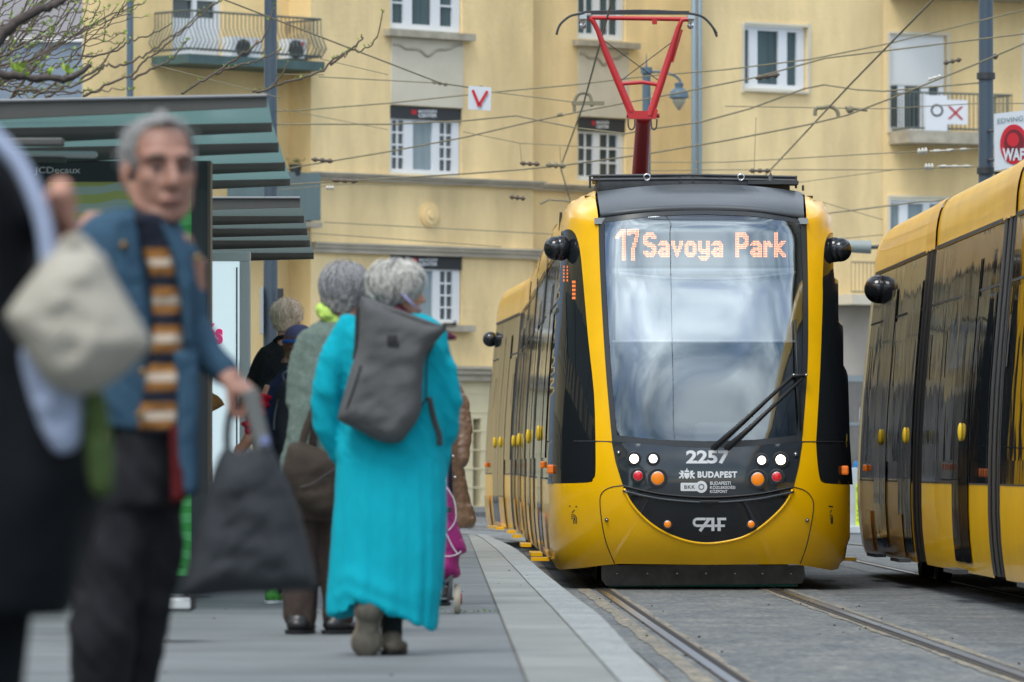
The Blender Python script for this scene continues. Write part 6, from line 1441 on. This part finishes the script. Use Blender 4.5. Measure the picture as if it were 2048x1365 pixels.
# backpack
YB = YA - .20
bp_ = thing('backpack', 'grey roll top backpack on the back of the woman in turquoise', 'backpack', tuple(P(760, 887, YB)))
ol = sp([(722, 597), (742, 599), (800, 621), (850, 640), (893, 655), (884, 670), (866, 692), (850, 718), (845, 765), (843, 812), (836, 838), (815, 868), (797, 886), (760, 883), (718, 862), (680, 843), (677, 828), (690, 780), (704, 730), (716, 695), (719, 645)], 3)
M['canvas'] = cloth('grey_canvas', (.10, .104, .108), .10, 6, .7, .0006, 400, .1)
bk = pillow(ol, YB, .085, 8, 34, .014, 5, 0, 0); bk.build('bag_body', M['canvas'], bp_, smooth=True)
rl_ = MB(); rl_.tube([P(724, 601, YB - .035), P(800, 626, YB - .045), P(850, 645, YB - .045), P(890, 659, YB - .03)], [.008, .012, .012, .009], 10); rl_.build('rolled_top', M['canvas'], bp_, smooth=True)
zp = MB(); zp.tube([P(722, 731, YB - .082), P(708, 775, YB - .085), P(693, 818, YB - .075)], .0035, 6); zp.tube([P(688, 838, YB - .05), P(740, 858, YB - .085), P(800, 866, YB - .07)], .0018, 5); build_each(zp, 'zip', M['rubber'], bp_)
bc = MB(); bc.box(P(784, 678, YB - .092), (.038, .012, .036), None, .006); bc.box(P(786, 688, YB - .088), (.046, .012, .02), None, .004); bc.build('buckle', M['rubber'], bp_)
cl = MB(); cl.box(P(898, 650, YB - .01), (.052, .018, .016), None, .004); cl.box(P(910, 648, YB - .01), (.014, .024, .024), None, .004); cl.build('clip', M['rubber'], bp_)
st = MB(); st.tube([P(p[0], p[1], YB + .03) for p in cr([(868, 690), (855, 715), (853, 760), (851, 800), (838, 815)], 4)], .009, 8, flat=.4); st.tube([P(p[0], p[1], YB + .04) for p in cr([(858, 795), (868, 840), (878, 870), (879, 892)], 4)], .012, 8, flat=.4); st.tube([P(p[0], p[1], YB + .06) for p in cr([(722, 610), (718, 640), (716, 690), (712, 720)], 4)], .016, 8, flat=.5); build_each(st, 'strap', M['rubber'], bp_, smooth=True)

# ===== person in the grey-green coat
Yb = 26.3; sB = F / Yb
pb = thing('person', 'person with thick grey hair in a grey green wool coat and brown trousers', 'person', (X_at(650, Yb), Yb, PZ))
hB = Head(P(692, 590, Yb), (.45, .9, 0), .1, .235)
body_core(hB, Yb, ((620, 680), (715, 680)), (650, 900), (605, 1080), (600, 1240), (680, 1080), (684, 1238), ([(620, 680), (600, 770, .02), (612, 850, .1), (640, 900, .2)], [(715, 680), (735, 780, .02), (725, 850, .15)]), sB, .0095, lambda m: (hand(m, P(640, 900, Yb + .2), (.4, .6, -.4), (1, 0, 0)), hand(m, P(725, 850, Yb + .15), (-.2, .8, -.2), (-1, 0, 0), side=-1)), skin=M['skin_b'], par=pb)
hB.features(pb, M['lip'])
hairdo(pb, hB, mat('hair_iron_grey', (.34, .35, .37), .6, var=(60, .35)), M['hair_dark'], 2600, (.096, .112, .102), -.085, .075, .06, .4, [((0, -.07, -.02), (.084, .055, .085)), ((0, -.04, .02), (.098, .09, .08))], rough=.011, th=.0019)
ct = MB(); garment(ct, [(636, 648, 700, .06), (648, 622, 712, .10), (668, 604, 722, .13), (720, 596, 730, .15), (800, 584, 736, .165), (870, 572, 740, .18), (925, 560, 742, .19), (950, 556, 742, .19)], Yb, 36)
limbp(ct, [(622, 680, 27), (604, 740, 29), (600, 800, 31, .01), (618, 840, 29, .05), (655, 862, 24, .12)], Yb); limbp(ct, [(708, 684, 24), (724, 760, 26), (728, 840, 24, .06)], Yb); ct = blob(ct, .011, 3)
displace(ct, lambda v, n: .009 * noise.fractal(Vector((v.x * 9, v.y * 7, v.z * 5)), .6, 2, 3) + .006 * noise.fractal(Vector((v.x * 5, v.y * 5, v.z * 16 + v.x * 9)), .6, 2, 2))
ct.build('coat', cloth('grey_green_wool', (.135, .185, .165), .28, 90, .95, .003, 260, .5), pb, smooth=True)
sf = MB(); limbp(sf, [(642, 620, 13, -.05), (655, 632, 15, -.07), (672, 644, 12, -.06), (690, 648, 10, -.02)], Yb); sf = blob(sf, .007, 2); displace(sf, folds(.006, (30, 30, 40))); sf.build('neck_scarf', mat('lime_scarf', (.42, .62, .12), .8, var=(22, .5)), pb, smooth=True)
tr = MB(); garment(tr, [(915, 578, 730, .14), (1000, 575, 725, .14), (1040, 572, 720, .13)], Yb)
limbp(tr, [(610, 1020, 40), (604, 1100, 37), (601, 1180, 34), (600, 1236, 33)], Yb, 20); limbp(tr, [(680, 1020, 42), (680, 1100, 38), (678, 1180, 33), (676, 1230, 32)], Yb, 20); tr = blob(tr, .011, 3); displace(tr, folds(.009, (10, 10, 5))); tr.build('trousers', cloth('brown_tweed', (.060, .046, .040), .25, 120, .95, .002, 240, .4), pb, smooth=True)
shoe(pb, 599, 1268, Yb, mat('black_shoe_leather', (.010, .012, .014), .4, coat=.12), .27, .135, .075, .12); shoe(pb, 682, 1264, Yb, bpy.data.materials['black_shoe_leather'], .28, .13, .075, .7)
bg_ = thing('shoulder_bag', 'dark brown cloth bag hanging beside the grey green coat', 'bag', tuple(P(620, 1030, Yb - .2)))
b1_ = pillow(sp([(573, 905), (580, 888), (602, 884), (640, 898), (668, 918), (676, 960), (676, 1015), (665, 1031), (630, 1030), (598, 1012), (580, 980), (566, 945)], 4), Yb - .24, .08, 9, 34, .018, 9); b1_.build('bag_body', cloth('brown_cotton', (.050, .040, .032), .12, 8, .8), bg_, smooth=True)
b2_ = MB(); b2_.tube([P(p[0], p[1], Yb - .24) for p in cr([(604, 890), (612, 860), (626, 822), (632, 800)], 4)], .018, 8, flat=.35); b2_.tube([P(p[0], p[1], Yb - .2) for p in cr([(624, 892), (628, 860), (634, 822), (634, 800)], 4)], .018, 8, flat=.35); build_each(b2_, 'handle', bpy.data.materials['brown_cotton'], bg_, smooth=True)
b3_ = MB(); b3_.tube([P(p[0], p[1], Yb - .325) for p in cr([(600, 975), (625, 968), (645, 955), (670, 938)], 4)], .004, 6); b3_.tube([P(645, 956, Yb - .33), P(643, 966, Yb - .33)], .003, 6); b3_.build('pocket_seam', M['rubber'], bg_)

# ===== sandy haired man in a black jacket
Yc = 35.5; sC = F / Yc
pc = thing('person', 'sandy haired man with glasses in a black denim jacket, seen from behind', 'person', (X_at(575, Yc), Yc, PZ))
hC = Head(P(575, 642, Yc), (.35, .93, 0), .05, .235)
body_core(hC, Yc, ((530, 712), (618, 712)), (578, 890), (560, 1030), (558, 1165), (595, 1030), (597, 1165), ([(530, 712), (512, 790), (520, 850, .15)], [(618, 712), (638, 790), (630, 850, .15)]), sC, .010, lambda m: (hand(m, P(520, 850, Yc + .15), (0, 1, -.3), (1, 0, 0)), hand(m, P(630, 850, Yc + .15), (0, 1, -.3), (-1, 0, 0), side=-1)), skin=M['skin_b'], par=pc)
hC.features(pc, M['lip']); hairdo(pc, hC, M['hair_sand'], mat('hair_dark_sand', (.60, .46, .34), .6), 1600, (.084, .103, .090), -.075, .04, .05, .6, [((0, -.055, -.01), (.075, .055, .07))], rough=.008, th=.0018)
gl_ = MB(); hC.t(gl_, [(.080, -.005, .010), (.078, .05, .012), (.070, .085, .010)], [.003, .003, .003], 6); gl_.build('glasses', M['rubber'], pc)
jk = MB(); garment(jk, [(678, 552, 600, .06), (690, 535, 612, .09), (706, 520, 626, .12), (740, 508, 640, .14), (800, 502, 646, .15), (900, 506, 640, .15), (950, 506, 640, .15)], Yc); limbp(jk, [(533, 712, 20), (512, 765, 21), (507, 815, 19, .03), (520, 850, 16, .12)], Yc); limbp(jk, [(617, 712, 20), (636, 770, 21), (640, 830, 18, .06)], Yc)
jk = blob(jk, .012, 3); displace(jk, folds(.010, (9, 9, 7))); jk.build('jacket', cloth('black_denim', (.014, .016, .019), .25, 40), pc, smooth=True)
jc = MB(); jc.tube([P(p[0], p[1], Yc + p[2]) for p in ((548, 682, -.02), (556, 676, -.075), (576, 673, -.09), (596, 677, -.06), (603, 684, 0))], [.010, .014, .015, .014, .010], 10); jc.build('jacket_collar', bpy.data.materials['black_denim'], pc, smooth=True)
tr = MB(); garment(tr, [(930, 515, 635, .13), (980, 515, 635, .13)], Yc); limbp(tr, [(552, 970, 30), (558, 1060, 25), (558, 1160, 22)], Yc); limbp(tr, [(600, 970, 30), (597, 1060, 25), (597, 1160, 22)], Yc); blob(tr, .013, 3).build('trousers', cloth('dark_trousers', (.02, .022, .028), .2), pc, smooth=True)
for x in (556, 599): shoe(pc, x, 1180, Yc, bpy.data.materials['black_shoe_leather'])

# ===== short person with cap and navy hoodie
Yd = 32.0; sD = F / Yd
pd = thing('person', 'short person in a blue cap and navy top with a red sleeve and green shoes', 'person', (X_at(575, Yd), Yd, PZ))
hD = Head(P(600, 696, Yd), (.5, .86, 0), 0, .215)
body_core(hD, Yd, ((548, 775), (625, 775)), (580, 920), (560, 1060), (552, 1180), (600, 1060), (604, 1180), ([(545, 775), (522, 830, -.02), (496, 880, -.04), (478, 905, 0)], [(625, 775), (640, 850)]), sD, .010, lambda m: (hand(m, P(476, 905, Yd), (-.3, .2, -1), (1, .3, 0)), hand(m, P(640, 860, Yd), (0, 0, -1), (-1, 0, 0), side=-1)), skin=M['skin_a'], par=pd)
hD.features(pd, M['lip'], M['hair_brown'])
hairdo(pd, hD, M['hair_brown'], M['hair_brown'], 400, (.080, .098, .084), -.09, .09, .05, .4, [((0, -.07, -.05), (.06, .045, .09)), ((-.04, -.10, -.11), (.035, .03, .05))], rough=.006)
cp_ = MB(); hD.e(cp_, (0, -.008, .062), (.088, .108, .080), 22, 12); cpb = blob(cp_, .008, 1); cpb.f = [f for f in cpb.f if sum((cpb.v[k] - hD.c).dot(hD.u) for k in f) / len(f) > .035]; cpb.mi = [0] * len(cpb.f)
cap = cpb.build('cap', cloth('slate_cap', (.06, .07, .14), .15), pd, smooth=True)
cb_ = MB(); n = 24; cb_.tube([hD.p(.086 * math.cos(2 * math.pi * k / n), -.008 + .106 * math.sin(2 * math.pi * k / n), .036) for k in range(n + 1)], [.013] * (n + 1), 8, False); cb_.build('cap_band', cloth('royal_blue', (.01, .09, .32), .1), cap, smooth=True)
vz = MB(); vz.ell(hD.p(0, .12, .034), (.06, .055, .008), 16, 8, hD.M); vz.build('cap_peak', bpy.data.materials['slate_cap'], cap, smooth=True)
nv = MB(); garment(nv, [(735, 568, 612, .06), (748, 556, 625, .09), (768, 545, 634, .12), (830, 535, 640, .14), (900, 532, 640, .15), (945, 532, 640, .15)], Yd); limbp(nv, [(556, 775, 21), (540, 815, 22, -.02), (533, 858, 19, -.03)], Yd); nv = blob(nv, .011, 3); displace(nv, folds(.008, (10, 10, 8)))
nv.build('hooded_top', cloth('navy_cotton', (.016, .024, .060), .12, 20), pd, smooth=True)
rs_ = MB(); limbp(rs_, [(530, 800, 15, -.05), (512, 826, 17, -.06), (500, 852, 16, -.06)], Yd); rs_ = blob(rs_, .009, 2); displace(rs_, lambda v, n: .010 * math.sin(v.z * 130 + v.x * 40)); rs_.build('sleeve', cloth('red_jersey', (.42, .008, .030), .15), pd, smooth=True)
jn = MB(); garment(jn, [(930, 535, 635, .13), (985, 533, 635, .13)], Yd); limbp(jn, [(556, 975, 27), (556, 1060, 22), (552, 1175, 18)], Yd); limbp(jn, [(608, 975, 27), (606, 1060, 22), (604, 1175, 18)], Yd); blob(jn, .012, 3).build('jeans', cloth('dark_denim', (.015, .02, .03), .2), pd, smooth=True)
M['greenshoe'] = mat('green_trainer', (.06, .30, .04), .5, var=(26, .6)); shoe(pd, 548, 1206, Yd, M['greenshoe'], .25, .095, .085, .3, 'trainer', M['white']); shoe(pd, 604, 1206, Yd, M['greenshoe'], .25, .095, .085, .3, 'trainer', M['white'])
rk = thing('rucksack', 'small black rucksack on the back of the short person in navy', 'rucksack', tuple(P(585, 930, Yd - .2)))
pillow(sp([(566, 762), (600, 768), (625, 790), (630, 880), (620, 935), (575, 938), (555, 925), (548, 860), (550, 800)], 4), Yd - .21, .09, 8, 24, .02, 2).build('bag_body', cloth('black_nylon', (.02, .024, .03), .2), rk, smooth=True)
z_ = MB(); z_.tube([P(p[0], p[1], Yd - .26) for p in cr([(585, 775), (562, 790), (550, 830), (548, 860)], 4)], .006, 6); z_.tube([P(p[0], p[1], Yd - .18) for p in cr([(578, 742), (566, 750), (572, 772)], 4)], .018, 8, flat=.4); build_each(z_, 'strap', mat('grey_webbing', (.07, .09, .10), .7), rk)

# ===== person in the brown quilted coat with the trolley
Yf = 31.6
pf_ = thing('person', 'person in a long brown quilted coat, half hidden behind the woman in turquoise', 'person', (X_at(880, Yf), Yf, PZ))
hF = Head(P(852, 690, Yf), (.2, .97, 0), 0, .22)
body_core(hF, Yf, ((828, 760), (898, 760)), (868, 930), (855, 1060), (850, 1190), (885, 1060), (884, 1190), ([(828, 760), (820, 850), (850, 930, -.1)], [(898, 760), (922, 850), (905, 925, -.08)]), F / Yf, .010, lambda m: (hand(m, P(850, 930, Yf - .1), (.2, -.4, -.8), (1, 0, 0)), hand(m, P(905, 925, Yf - .08), (-.4, -.4, -.6), (-1, 0, 0), side=-1)), par=pf_)
hF.features(pf_, M['lip']); hairdo(pf_, hF, M['hair_brown'], M['hair_dark'], 300, (.080, .098, .088), -.08, .05, .05, .5)
qc = MB(); garment(qc, [(742, 842, 890, .07), (752, 826, 905, .10), (775, 815, 915, .13), (850, 812, 920, .15), (930, 810, 926, .16), (1000, 805, 940, .17), (1040, 800, 954, .18), (1056, 800, 948, .18)], Yf, 40); limbp(qc, [(898, 765, 20), (918, 810, 21), (926, 860, 20, -.02), (921, 920, 17, -.06)], Yf); limbp(qc, [(828, 765, 20), (815, 850, 20), (840, 925, 17, -.08)], Yf)
qc = blob(qc, .009, 3)
displace(qc, lambda v, n: .0036 * (abs(math.sin((v.z * 1.0 + .22 * (v.x - X_at(880, Yf)) + .012 * noise.noise(v * 6)) * math.pi / .076)) ** .5 - .6) + .004 * noise.fractal(v * 22, .6, 2, 3))
qc.build('quilted_coat', mat('brown_satin', (.165, .092, .05), .3, coat=.3, bump=(40, .006, 4), var=(12, .12)), pf_, smooth=True)
nb2 = MB(); nb2.add([P(893, 800, Yf - .17), P(905, 860, Yf - .18), P(907, 1000, Yf - .20), P(888, 1000, Yf - .20), P(884, 800, Yf - .17)], [(0, 1, 2, 3, 4)]); o = nb2; 
ins_ = pillow([(880, 850), (897, 850), (903, 920), (906, 1000), (880, 1000)], Yf - .185, .02, 8, 8); ins_.build('dress', cloth('navy_dress', (.012, .016, .030), .1), pf_, smooth=True)
bt = MB()
for x, y in ((895, 867), (906, 913), (910, 955)): bt.ell(P(x, y, Yf - .2), .008)
build_each(bt, 'button', M['chrome'], pf_, smooth=True)
lg = MB(); limbp(lg, [(856, 1040, 20), (852, 1190, 14)], Yf); limbp(lg, [(886, 1040, 20), (884, 1190, 14)], Yf); build_each(lg, 'trouser_leg', bpy.data.materials['navy_dress'], pf_, smooth=True) if 0 else lg.build('trousers', bpy.data.materials['navy_dress'], pf_, smooth=True)
for x in (852, 884): shoe(pf_, x, 1209, Yf, bpy.data.materials['black_shoe_leather'], .25)
YT = 29.8
tl = thing('shopping_trolley', 'magenta wheeled shopping trolley with white piping beside the turquoise coat', 'shopping trolley', (X_at(890, YT), YT, PZ))
pillow(sp([(850, 975), (892, 970), (905, 1000), (915, 1045), (930, 1088), (933, 1104), (920, 1112), (918, 1130), (921, 1150), (905, 1158), (860, 1156), (845, 1100)], 3), YT, .13, 7, 26, .02, 4).build('bag_body', cloth('magenta_nylon', (.28, .022, .15), .1, 8, .5), tl, smooth=True)
pp_ = MB(); 
for pts in ([(893, 975), (908, 1000), (912, 1035), (903, 1055), (890, 1066)], [(893, 1068), (904, 1092), (915, 1108)], [(890, 1113), (905, 1112), (918, 1107), (922, 1102)]): pp_.tube([P(p[0], p[1], YT - .135) for p in cr(pts, 4)], .0024, 6)
build_each(pp_, 'piping', M['white'], tl, smooth=True)
fr_ = MB(); fr_.tube([P(891, 930, YT + .15), P(892, 985, YT + .14), P(896, 1120, YT + .13)], .011, 8); fr_.tube([P(860, 1120, YT - .1), P(896, 1121, YT - .1), P(905, 1132, YT - .09), P(904, 1150, YT - .08), P(890, 1166, YT - .08)], .009, 8); fr_.tube([P(903, 1140, YT - .06), P(899, 1200, YT - .02)], .012, 8); fr_.tube([P(850, 1198, YT), P(918, 1198, YT)], .006, 8); fr_.build('frame', mat('grey_tube', (.25, .28, .30), .35, metal=.7), tl, smooth=True)
gp_ = MB(); gp_.tube([P(889, 935, YT + .15), P(892, 965, YT + .15)], .015, 8); gp_.build('grip', bpy.data.materials['magenta_nylon'], tl, smooth=True); ck = MB(); ck.box(P(897, 1020, YT - .14), (.03, .02, .03), None, .004); ck.build('buckle', M['rubber'], tl)
for x in (855, 914): w_ = MB(); w_.tube([P(x - 6, 1198, YT), P(x - 2, 1198, YT), P(x + 3, 1198, YT), P(x + 7, 1198, YT)], [.072, .079, .079, .072], 24); wo_ = w_.build('wheel', mat('cream_rubber%d' % x, (.36, .34, .27), .7), tl, smooth=True, angle=R(50)); h_ = MB(); h_.tube([P(x + 6, 1198, YT), P(x + 10, 1198, YT)], .03, 12); h_.build('hub', M['darkred'], wo_, smooth=True, angle=R(40))

# ===== grey haired man in the blue blazer
YG = 13.9; sG = F / YG
pg = thing('person', 'grey haired man in a blue blazer and striped sweater walking towards the viewer', 'person', (X_at(290, YG), YG, PZ))
hG = Head(P(318, 345, YG), (.36, -.93, 0), .06, .252)
handw = P(456, 752, YG - .10)
body_core(hG, YG, ((165, 470, .05), (372, 520, -.02)), (272, 930), (218, 1180, -.06), (192, 1500, .03), (292, 1200, .06), (258, 1510, .2), ([(372, 520, -.02), (384, 655, 0), (456, 752, -.10)], [(165, 470, .05), (150, 640, .05), (200, 800, -.02)]), sG, .0062,
          lambda m: (hand(m, handw, (.75, -.25, -.62), (-.45, .3, -.85), 1.05, (1.15, 1.2, .7), -1, (.75, .9)), hand(m, P(205, 806, YG - .03), (.1, 0, -1), (1, 0, 0), 1, side=1)), shr=.06, skin=skinm('skin_weathered', (.33, .175, .13)), par=pg)
hG.features(pg, mat('lip_dusky', (.27, .12, .10), .6))
hairdo(pg, hG, mat('hair_short_grey', (.44, .45, .46), .8, var=(90, .25), bump=(120, .004, 3)), M['hair_dark'], 500, (.078, .100, .084), -.028, .016, .036, .4, [((0, .03, .098), (.040, .045, .030)), ((0, .02, .112), (.016, .02, .030))], rough=.0015, line=.112, th=.0009)
bz = MB(); garment(bz, [(415, 235, 322, .07, .04), (440, 175, 352, .10, .03), (470, 142, 378, .13, .02), (530, 135, 398, .15, .01), (620, 138, 402, .16), (720, 150, 400, .165), (800, 160, 396, .165), (858, 175, 394, .165)], YG, 40)
limbp(bz, [(178, 480, 46, .04), (152, 570, 50, .03), (150, 660, 50, .02), (180, 760, 42, -.02)], YG, 20); limbp(bz, [(360, 515, 42, -.01), (370, 590, 42, 0), (382, 660, 40, -.01), (420, 714, 37, -.06), (447, 742, 36, -.085)], YG, 20)
bz = blob(bz, .010, 4); displace(bz, lambda v, n: .008 * noise.fractal(Vector((v.x * 7, v.y * 7, v.z * 6)), .6, 2, 3) + .004 * noise.fractal(Vector((v.x * 6, v.y * 6, v.z * 24 + v.x * 20)), .5, 2, 2))
M['blazer'] = cloth('blue_linen', (.034, .078, .128), .14, 14); bz.build('blazer', M['blazer'], pg, smooth=True)
# sweater with stripes fills the opening
swp = [(262, 440), (300, 425), (335, 442), (346, 500), (362, 620), (364, 780), (350, 862), (274, 862), (290, 760), (304, 650), (296, 540)]
sw = pillow(sp(swp, 3), YG - .155, .028, 7, 18, .01, 1)
def stripe(c):
    py = HY - (c.z - CZ) * F / c.y
    py = 499 + (py - 499 + (HY - py) * .0); k = (py - 499) % 77.0 if py > 499 else 60
    return 0 if k > 51 else (2 if 17 < k < 34 else 1)
sw.mi = [0] * len(sw.f); colour_by(sw, stripe); sw.build('sweater', [cloth('navy_knit', (.014, .018, .030), .1), cloth('ochre_knit', (.26, .12, .035), .1), cloth('cream_knit', (.46, .40, .33), .08)], pg, smooth=True)
for poly, nm in (([(248, 428), (270, 440), (282, 500), (290, 580), (300, 650), (290, 720), (262, 660), (232, 570), (222, 500), (230, 450)], 'lapel'), ([(322, 448), (345, 462), (372, 500), (392, 560), (388, 640), (382, 720), (372, 700), (360, 600), (345, 520)], 'lapel')):
    pillow(sp(poly, 3), YG - .185, .012, 8, 14, .008, 6).build(nm, M['blazer'], pg, smooth=True)
pillow([(345, 700), (396, 700), (398, 800), (397, 985), (368, 1000), (350, 900), (352, 800)], YG - .17, .02, 9, 14, .01, 8).build('blazer_front', M['blazer'], pg, smooth=True)
pillow([(338, 850), (366, 850), (372, 1000), (342, 1010)], YG - .175, .01, 8, 8).build('blazer_lining', cloth('maroon_lining', (.075, .008, .010), .2), pg, smooth=True)
bt = MB()
for x, y in ((247, 491), (395, 517), (286, 745), (280, 830)): bt.ell(P(x, y, YG - .2), .011)
build_each(bt, 'button', mat('brass_button', (.20, .13, .05), .4, metal=.5), pg, smooth=True)
tr = MB(); garment(tr, [(845, 215, 362, .155), (930, 195, 370, .16), (1010, 180, 368, .155)], YG, 32, 2.2)
limbp(tr, [(250, 930, 72, -.01), (240, 1010, 74, -.04), (222, 1120, 68, -.06), (205, 1260, 64, -.06), (196, 1420, 58, 0), (190, 1520, 50, .04)], YG, 22); limbp(tr, [(300, 930, 60, 0), (308, 1010, 60, .0), (300, 1140, 58, .03), (275, 1300, 50, .1), (262, 1430, 46, .16), (256, 1520, 42, .2)], YG, 22)
tr = blob(tr, .012, 3); displace(tr, lambda v, n: .012 * noise.fractal(Vector((v.x * 6, v.y * 6, v.z * 4)), .6, 2, 3) + .010 * noise.fractal(Vector((v.x * 5, v.y * 5, v.z * 12 + v.x * 14)), .5, 2, 2)); tr.build('trousers', cloth('charcoal_wool', (.018, .019, .023), .2, 20), pg, smooth=True)
shoe(pg, 190, 1568, YG - .1, bpy.data.materials['black_shoe_leather'], .29, .10, .08, math.pi); shoe(pg, 262, 1560, YG + .2, bpy.data.materials['black_shoe_leather'], .29, .10, .08, math.pi)
# his dark tote bag
tb_ = thing('tote_bag', 'dark grey cloth tote bag hanging from the hand of the man in the blazer', 'bag', tuple(P(500, 1190, YG - .12)))
M['tote'] = cloth('dark_cotton', (.036, .042, .050), .12, 7, .75)
pillow(sp([(452, 893), (480, 905), (520, 888), (548, 905), (585, 985), (612, 1075), (634, 1165), (630, 1180), (560, 1184), (440, 1190), (385, 1196), (362, 1190), (378, 1120), (402, 1020), (430, 930)], 4), YG - .15, .09, 11, 60, .020, 12).build('bag_body', M['tote'], tb_, smooth=True)
h_ = MB(); h_.tube([P(p[0], p[1], YG - .20) for p in cr([(528, 900), (518, 860), (508, 815), (498, 780)], 4)], .020, 10, flat=.3); h_.build('handle', cloth('grey_webbing_tape', (.15, .165, .165), .06), tb_, smooth=True)
h_ = MB(); h_.tube([P(p[0], p[1], YG - .13) for p in cr([(455, 900), (455, 860), (462, 820), (476, 785)], 4)], .010, 8); h_.build('handle', M['tote'], tb_, smooth=True)
bd_ = MB(); bd_.box(P(530, 882, YG - .21), (.02, .01, .022), None, .004); bd_.build('label_patch', cloth('lilac_patch', (.20, .24, .45), .05), tb_)

# ===== person cut by the left edge
YH = 9.8
ph = thing('person', 'person in black holding a beige bag, cut off by the left border', 'person', (X_at(-100, YH), YH, PZ))
hH = Head(P(-150, 95, YH), (.5, .86, 0), 0, .235)
body_core(hH, YH, ((-290, 300), (-10, 330)), (-120, 960), (-160, 1300), (-170, 1740), (-60, 1300), (-50, 1740), ([(-10, 330, .05), (10, 500, .10), (75, 430, -.03), (122, 402, -.12)], [(-290, 300), (-330, 600), (-300, 900)]), F / YH, .0085,
          lambda m: (hand(m, P(126, 398, YH - .14), (.18, .66, -.60), (-.7, .3, -.5), .85, (.5, .7, .5), 1), hand(m, P(-300, 900, YH), (0, 0, -1), (1, 0, 0))), shr=.06, skin=M['skin_b'], par=ph)
hairdo(ph, hH, M['hair_grey'], M['hair_dark'], 300, (.080, .101, .088), -.06, .04, .05, .5)
hH.features(ph, M['lip'])
ck_ = MB(); garment(ck_, [(270, -230, -20, .09), (310, -300, 20, .14), (380, -330, 50, .17), (520, -330, 62, .18), (640, -310, 75, .18), (760, -300, 120, .19), (860, -300, 175, .20), (960, -300, 215, .21), (1050, -300, 190, .21), (1150, -290, 160, .20), (1225, -280, 135, .19)], YH, 40)
limbp(ck_, [(-10, 330, 60, .05), (10, 480, 56, .10), (60, 445, 42, -.02), (92, 425, 34, -.07)], YH, 16); ck_ = blob(ck_, .014, 3); displace(ck_, folds(.015, (4, 4, 3))); ck_.build('coat', cloth('black_cloth', (.006, .008, .011), .1), ph, smooth=True)
tr = MB(); limbp(tr, [(-160, 1180, 105), (-170, 1450, 90), (-170, 1740, 75)], YH, 20); limbp(tr, [(-30, 1180, 100), (-45, 1450, 85), (-50, 1740, 75)], YH, 20); blob(tr, .016, 3).build('trousers', bpy.data.materials['black_cloth'], ph, smooth=True)
for x in (-170, -50): shoe(ph, x, 1830, YH, bpy.data.materials['black_shoe_leather'], .28)
M['paleblue'] = cloth('pale_blue_cotton', (.36, .43, .60), .06)
cl_ = MB(); cl_.tube([P(p[0], p[1], YH - .2) for p in cr([(-60, 230), (0, 285), (45, 340), (80, 420), (96, 500), (100, 600)], 5)], .031, 12, flat=.5); cl_.build('shirt_edge', M['paleblue'], ph, smooth=True)
pillow(sp([(40, 700), (110, 720), (165, 770), (164, 860), (150, 900), (108, 902), (70, 830)], 3), YH - .23, .03, 12, 30, .02, 2).build('shirt_tail', M['paleblue'], ph, smooth=True)
pillow(sp([(165, 770), (205, 780), (222, 860), (228, 940), (222, 990), (185, 985), (170, 900)], 3), YH - .22, .03, 12, 24, .02, 5).build('green_cloth', cloth('leaf_green_cloth', (.075, .12, .04), .3, 8), ph, smooth=True)
bb_ = thing('handbag', 'beige soft bag carried on the arm of the person in black at the left', 'bag', tuple(P(150, 790, YH - .45)))
pillow(sp([(108, 505), (160, 498), (205, 508), (232, 560), (290, 660), (302, 690), (260, 738), (195, 783), (140, 788), (92, 765), (50, 700), (12, 640), (22, 610), (70, 545)], 4), YH - .30, .11, 14, 90, .022, 21).build('bag_body', cloth('beige_canvas', (.40, .385, .335), .05, 6), bb_, smooth=True)
h_ = MB(); h_.tube([P(p[0], p[1], YH - .28) for p in cr([(116, 518), (128, 492), (150, 480), (172, 492), (188, 516)], 4)], .010, 10, flat=.5); h_.build('handle', bpy.data.materials['beige_canvas'], bb_, smooth=True)
# ---------------------------------------------------------------- houses along the street to the sides of the camera (seen mirrored in the tram glass)
def side_house(lab, x, y0, y1, h, m, sgn):
    t = thing('terraced_house', lab, 'building', (x, (y0 + y1) / 2, 0)); mb = MB(); mb.box((x - sgn * 4, (y0 + y1) / 2, h / 2), (8, y1 - y0, h)); mb.build('wall', m, t)
    g = MB(); f = MB(); k = int((y1 - y0) / 3.2)
    for i in range(k):
        for z in [1.6 + 3.4 * j for j in range(int(h / 3.4))]:
            yy = y0 + (i + .5) * (y1 - y0) / k; g.box((x + sgn * .02, yy, z + .85), (.1, 1.3, 1.75)); f.box((x + sgn * .05, yy, z - .06), (.2, 1.7, .10))
    g.build('windows', M['winpane'], t, kind='stuff'); f.build('window_sills', M['cream'], t, kind='stuff')
    r = MB(); r.box((x + sgn * .1, (y0 + y1) / 2, h + .15), (1.2, y1 - y0, .4)); r.build('eaves', M['stone'], t)
side_house('yellow terrace on the left side of the street, outside the picture', -17, -30, 92, 11, M['stucco'], 1)
side_house('grey terrace on the right side of the street, outside the picture', 17, -30, 60, 12, M['grey_render'], -1)

# ---------------------------------------------------------------- families of like things
for o in bpy.data.objects:
    if o.parent is None and 'category' in o.keys():
        gname = {'tram': 'trams on the two tracks', 'person': 'people on the platform', 'shelter': 'louvred shelters along the platform', 'air conditioner': 'air conditioners on the balcony', 'pole': 'catenary masts', 'building': 'houses along the street', 'box': 'boxes on the barrier'}.get(o['category'])
        if gname: o['group'] = gname
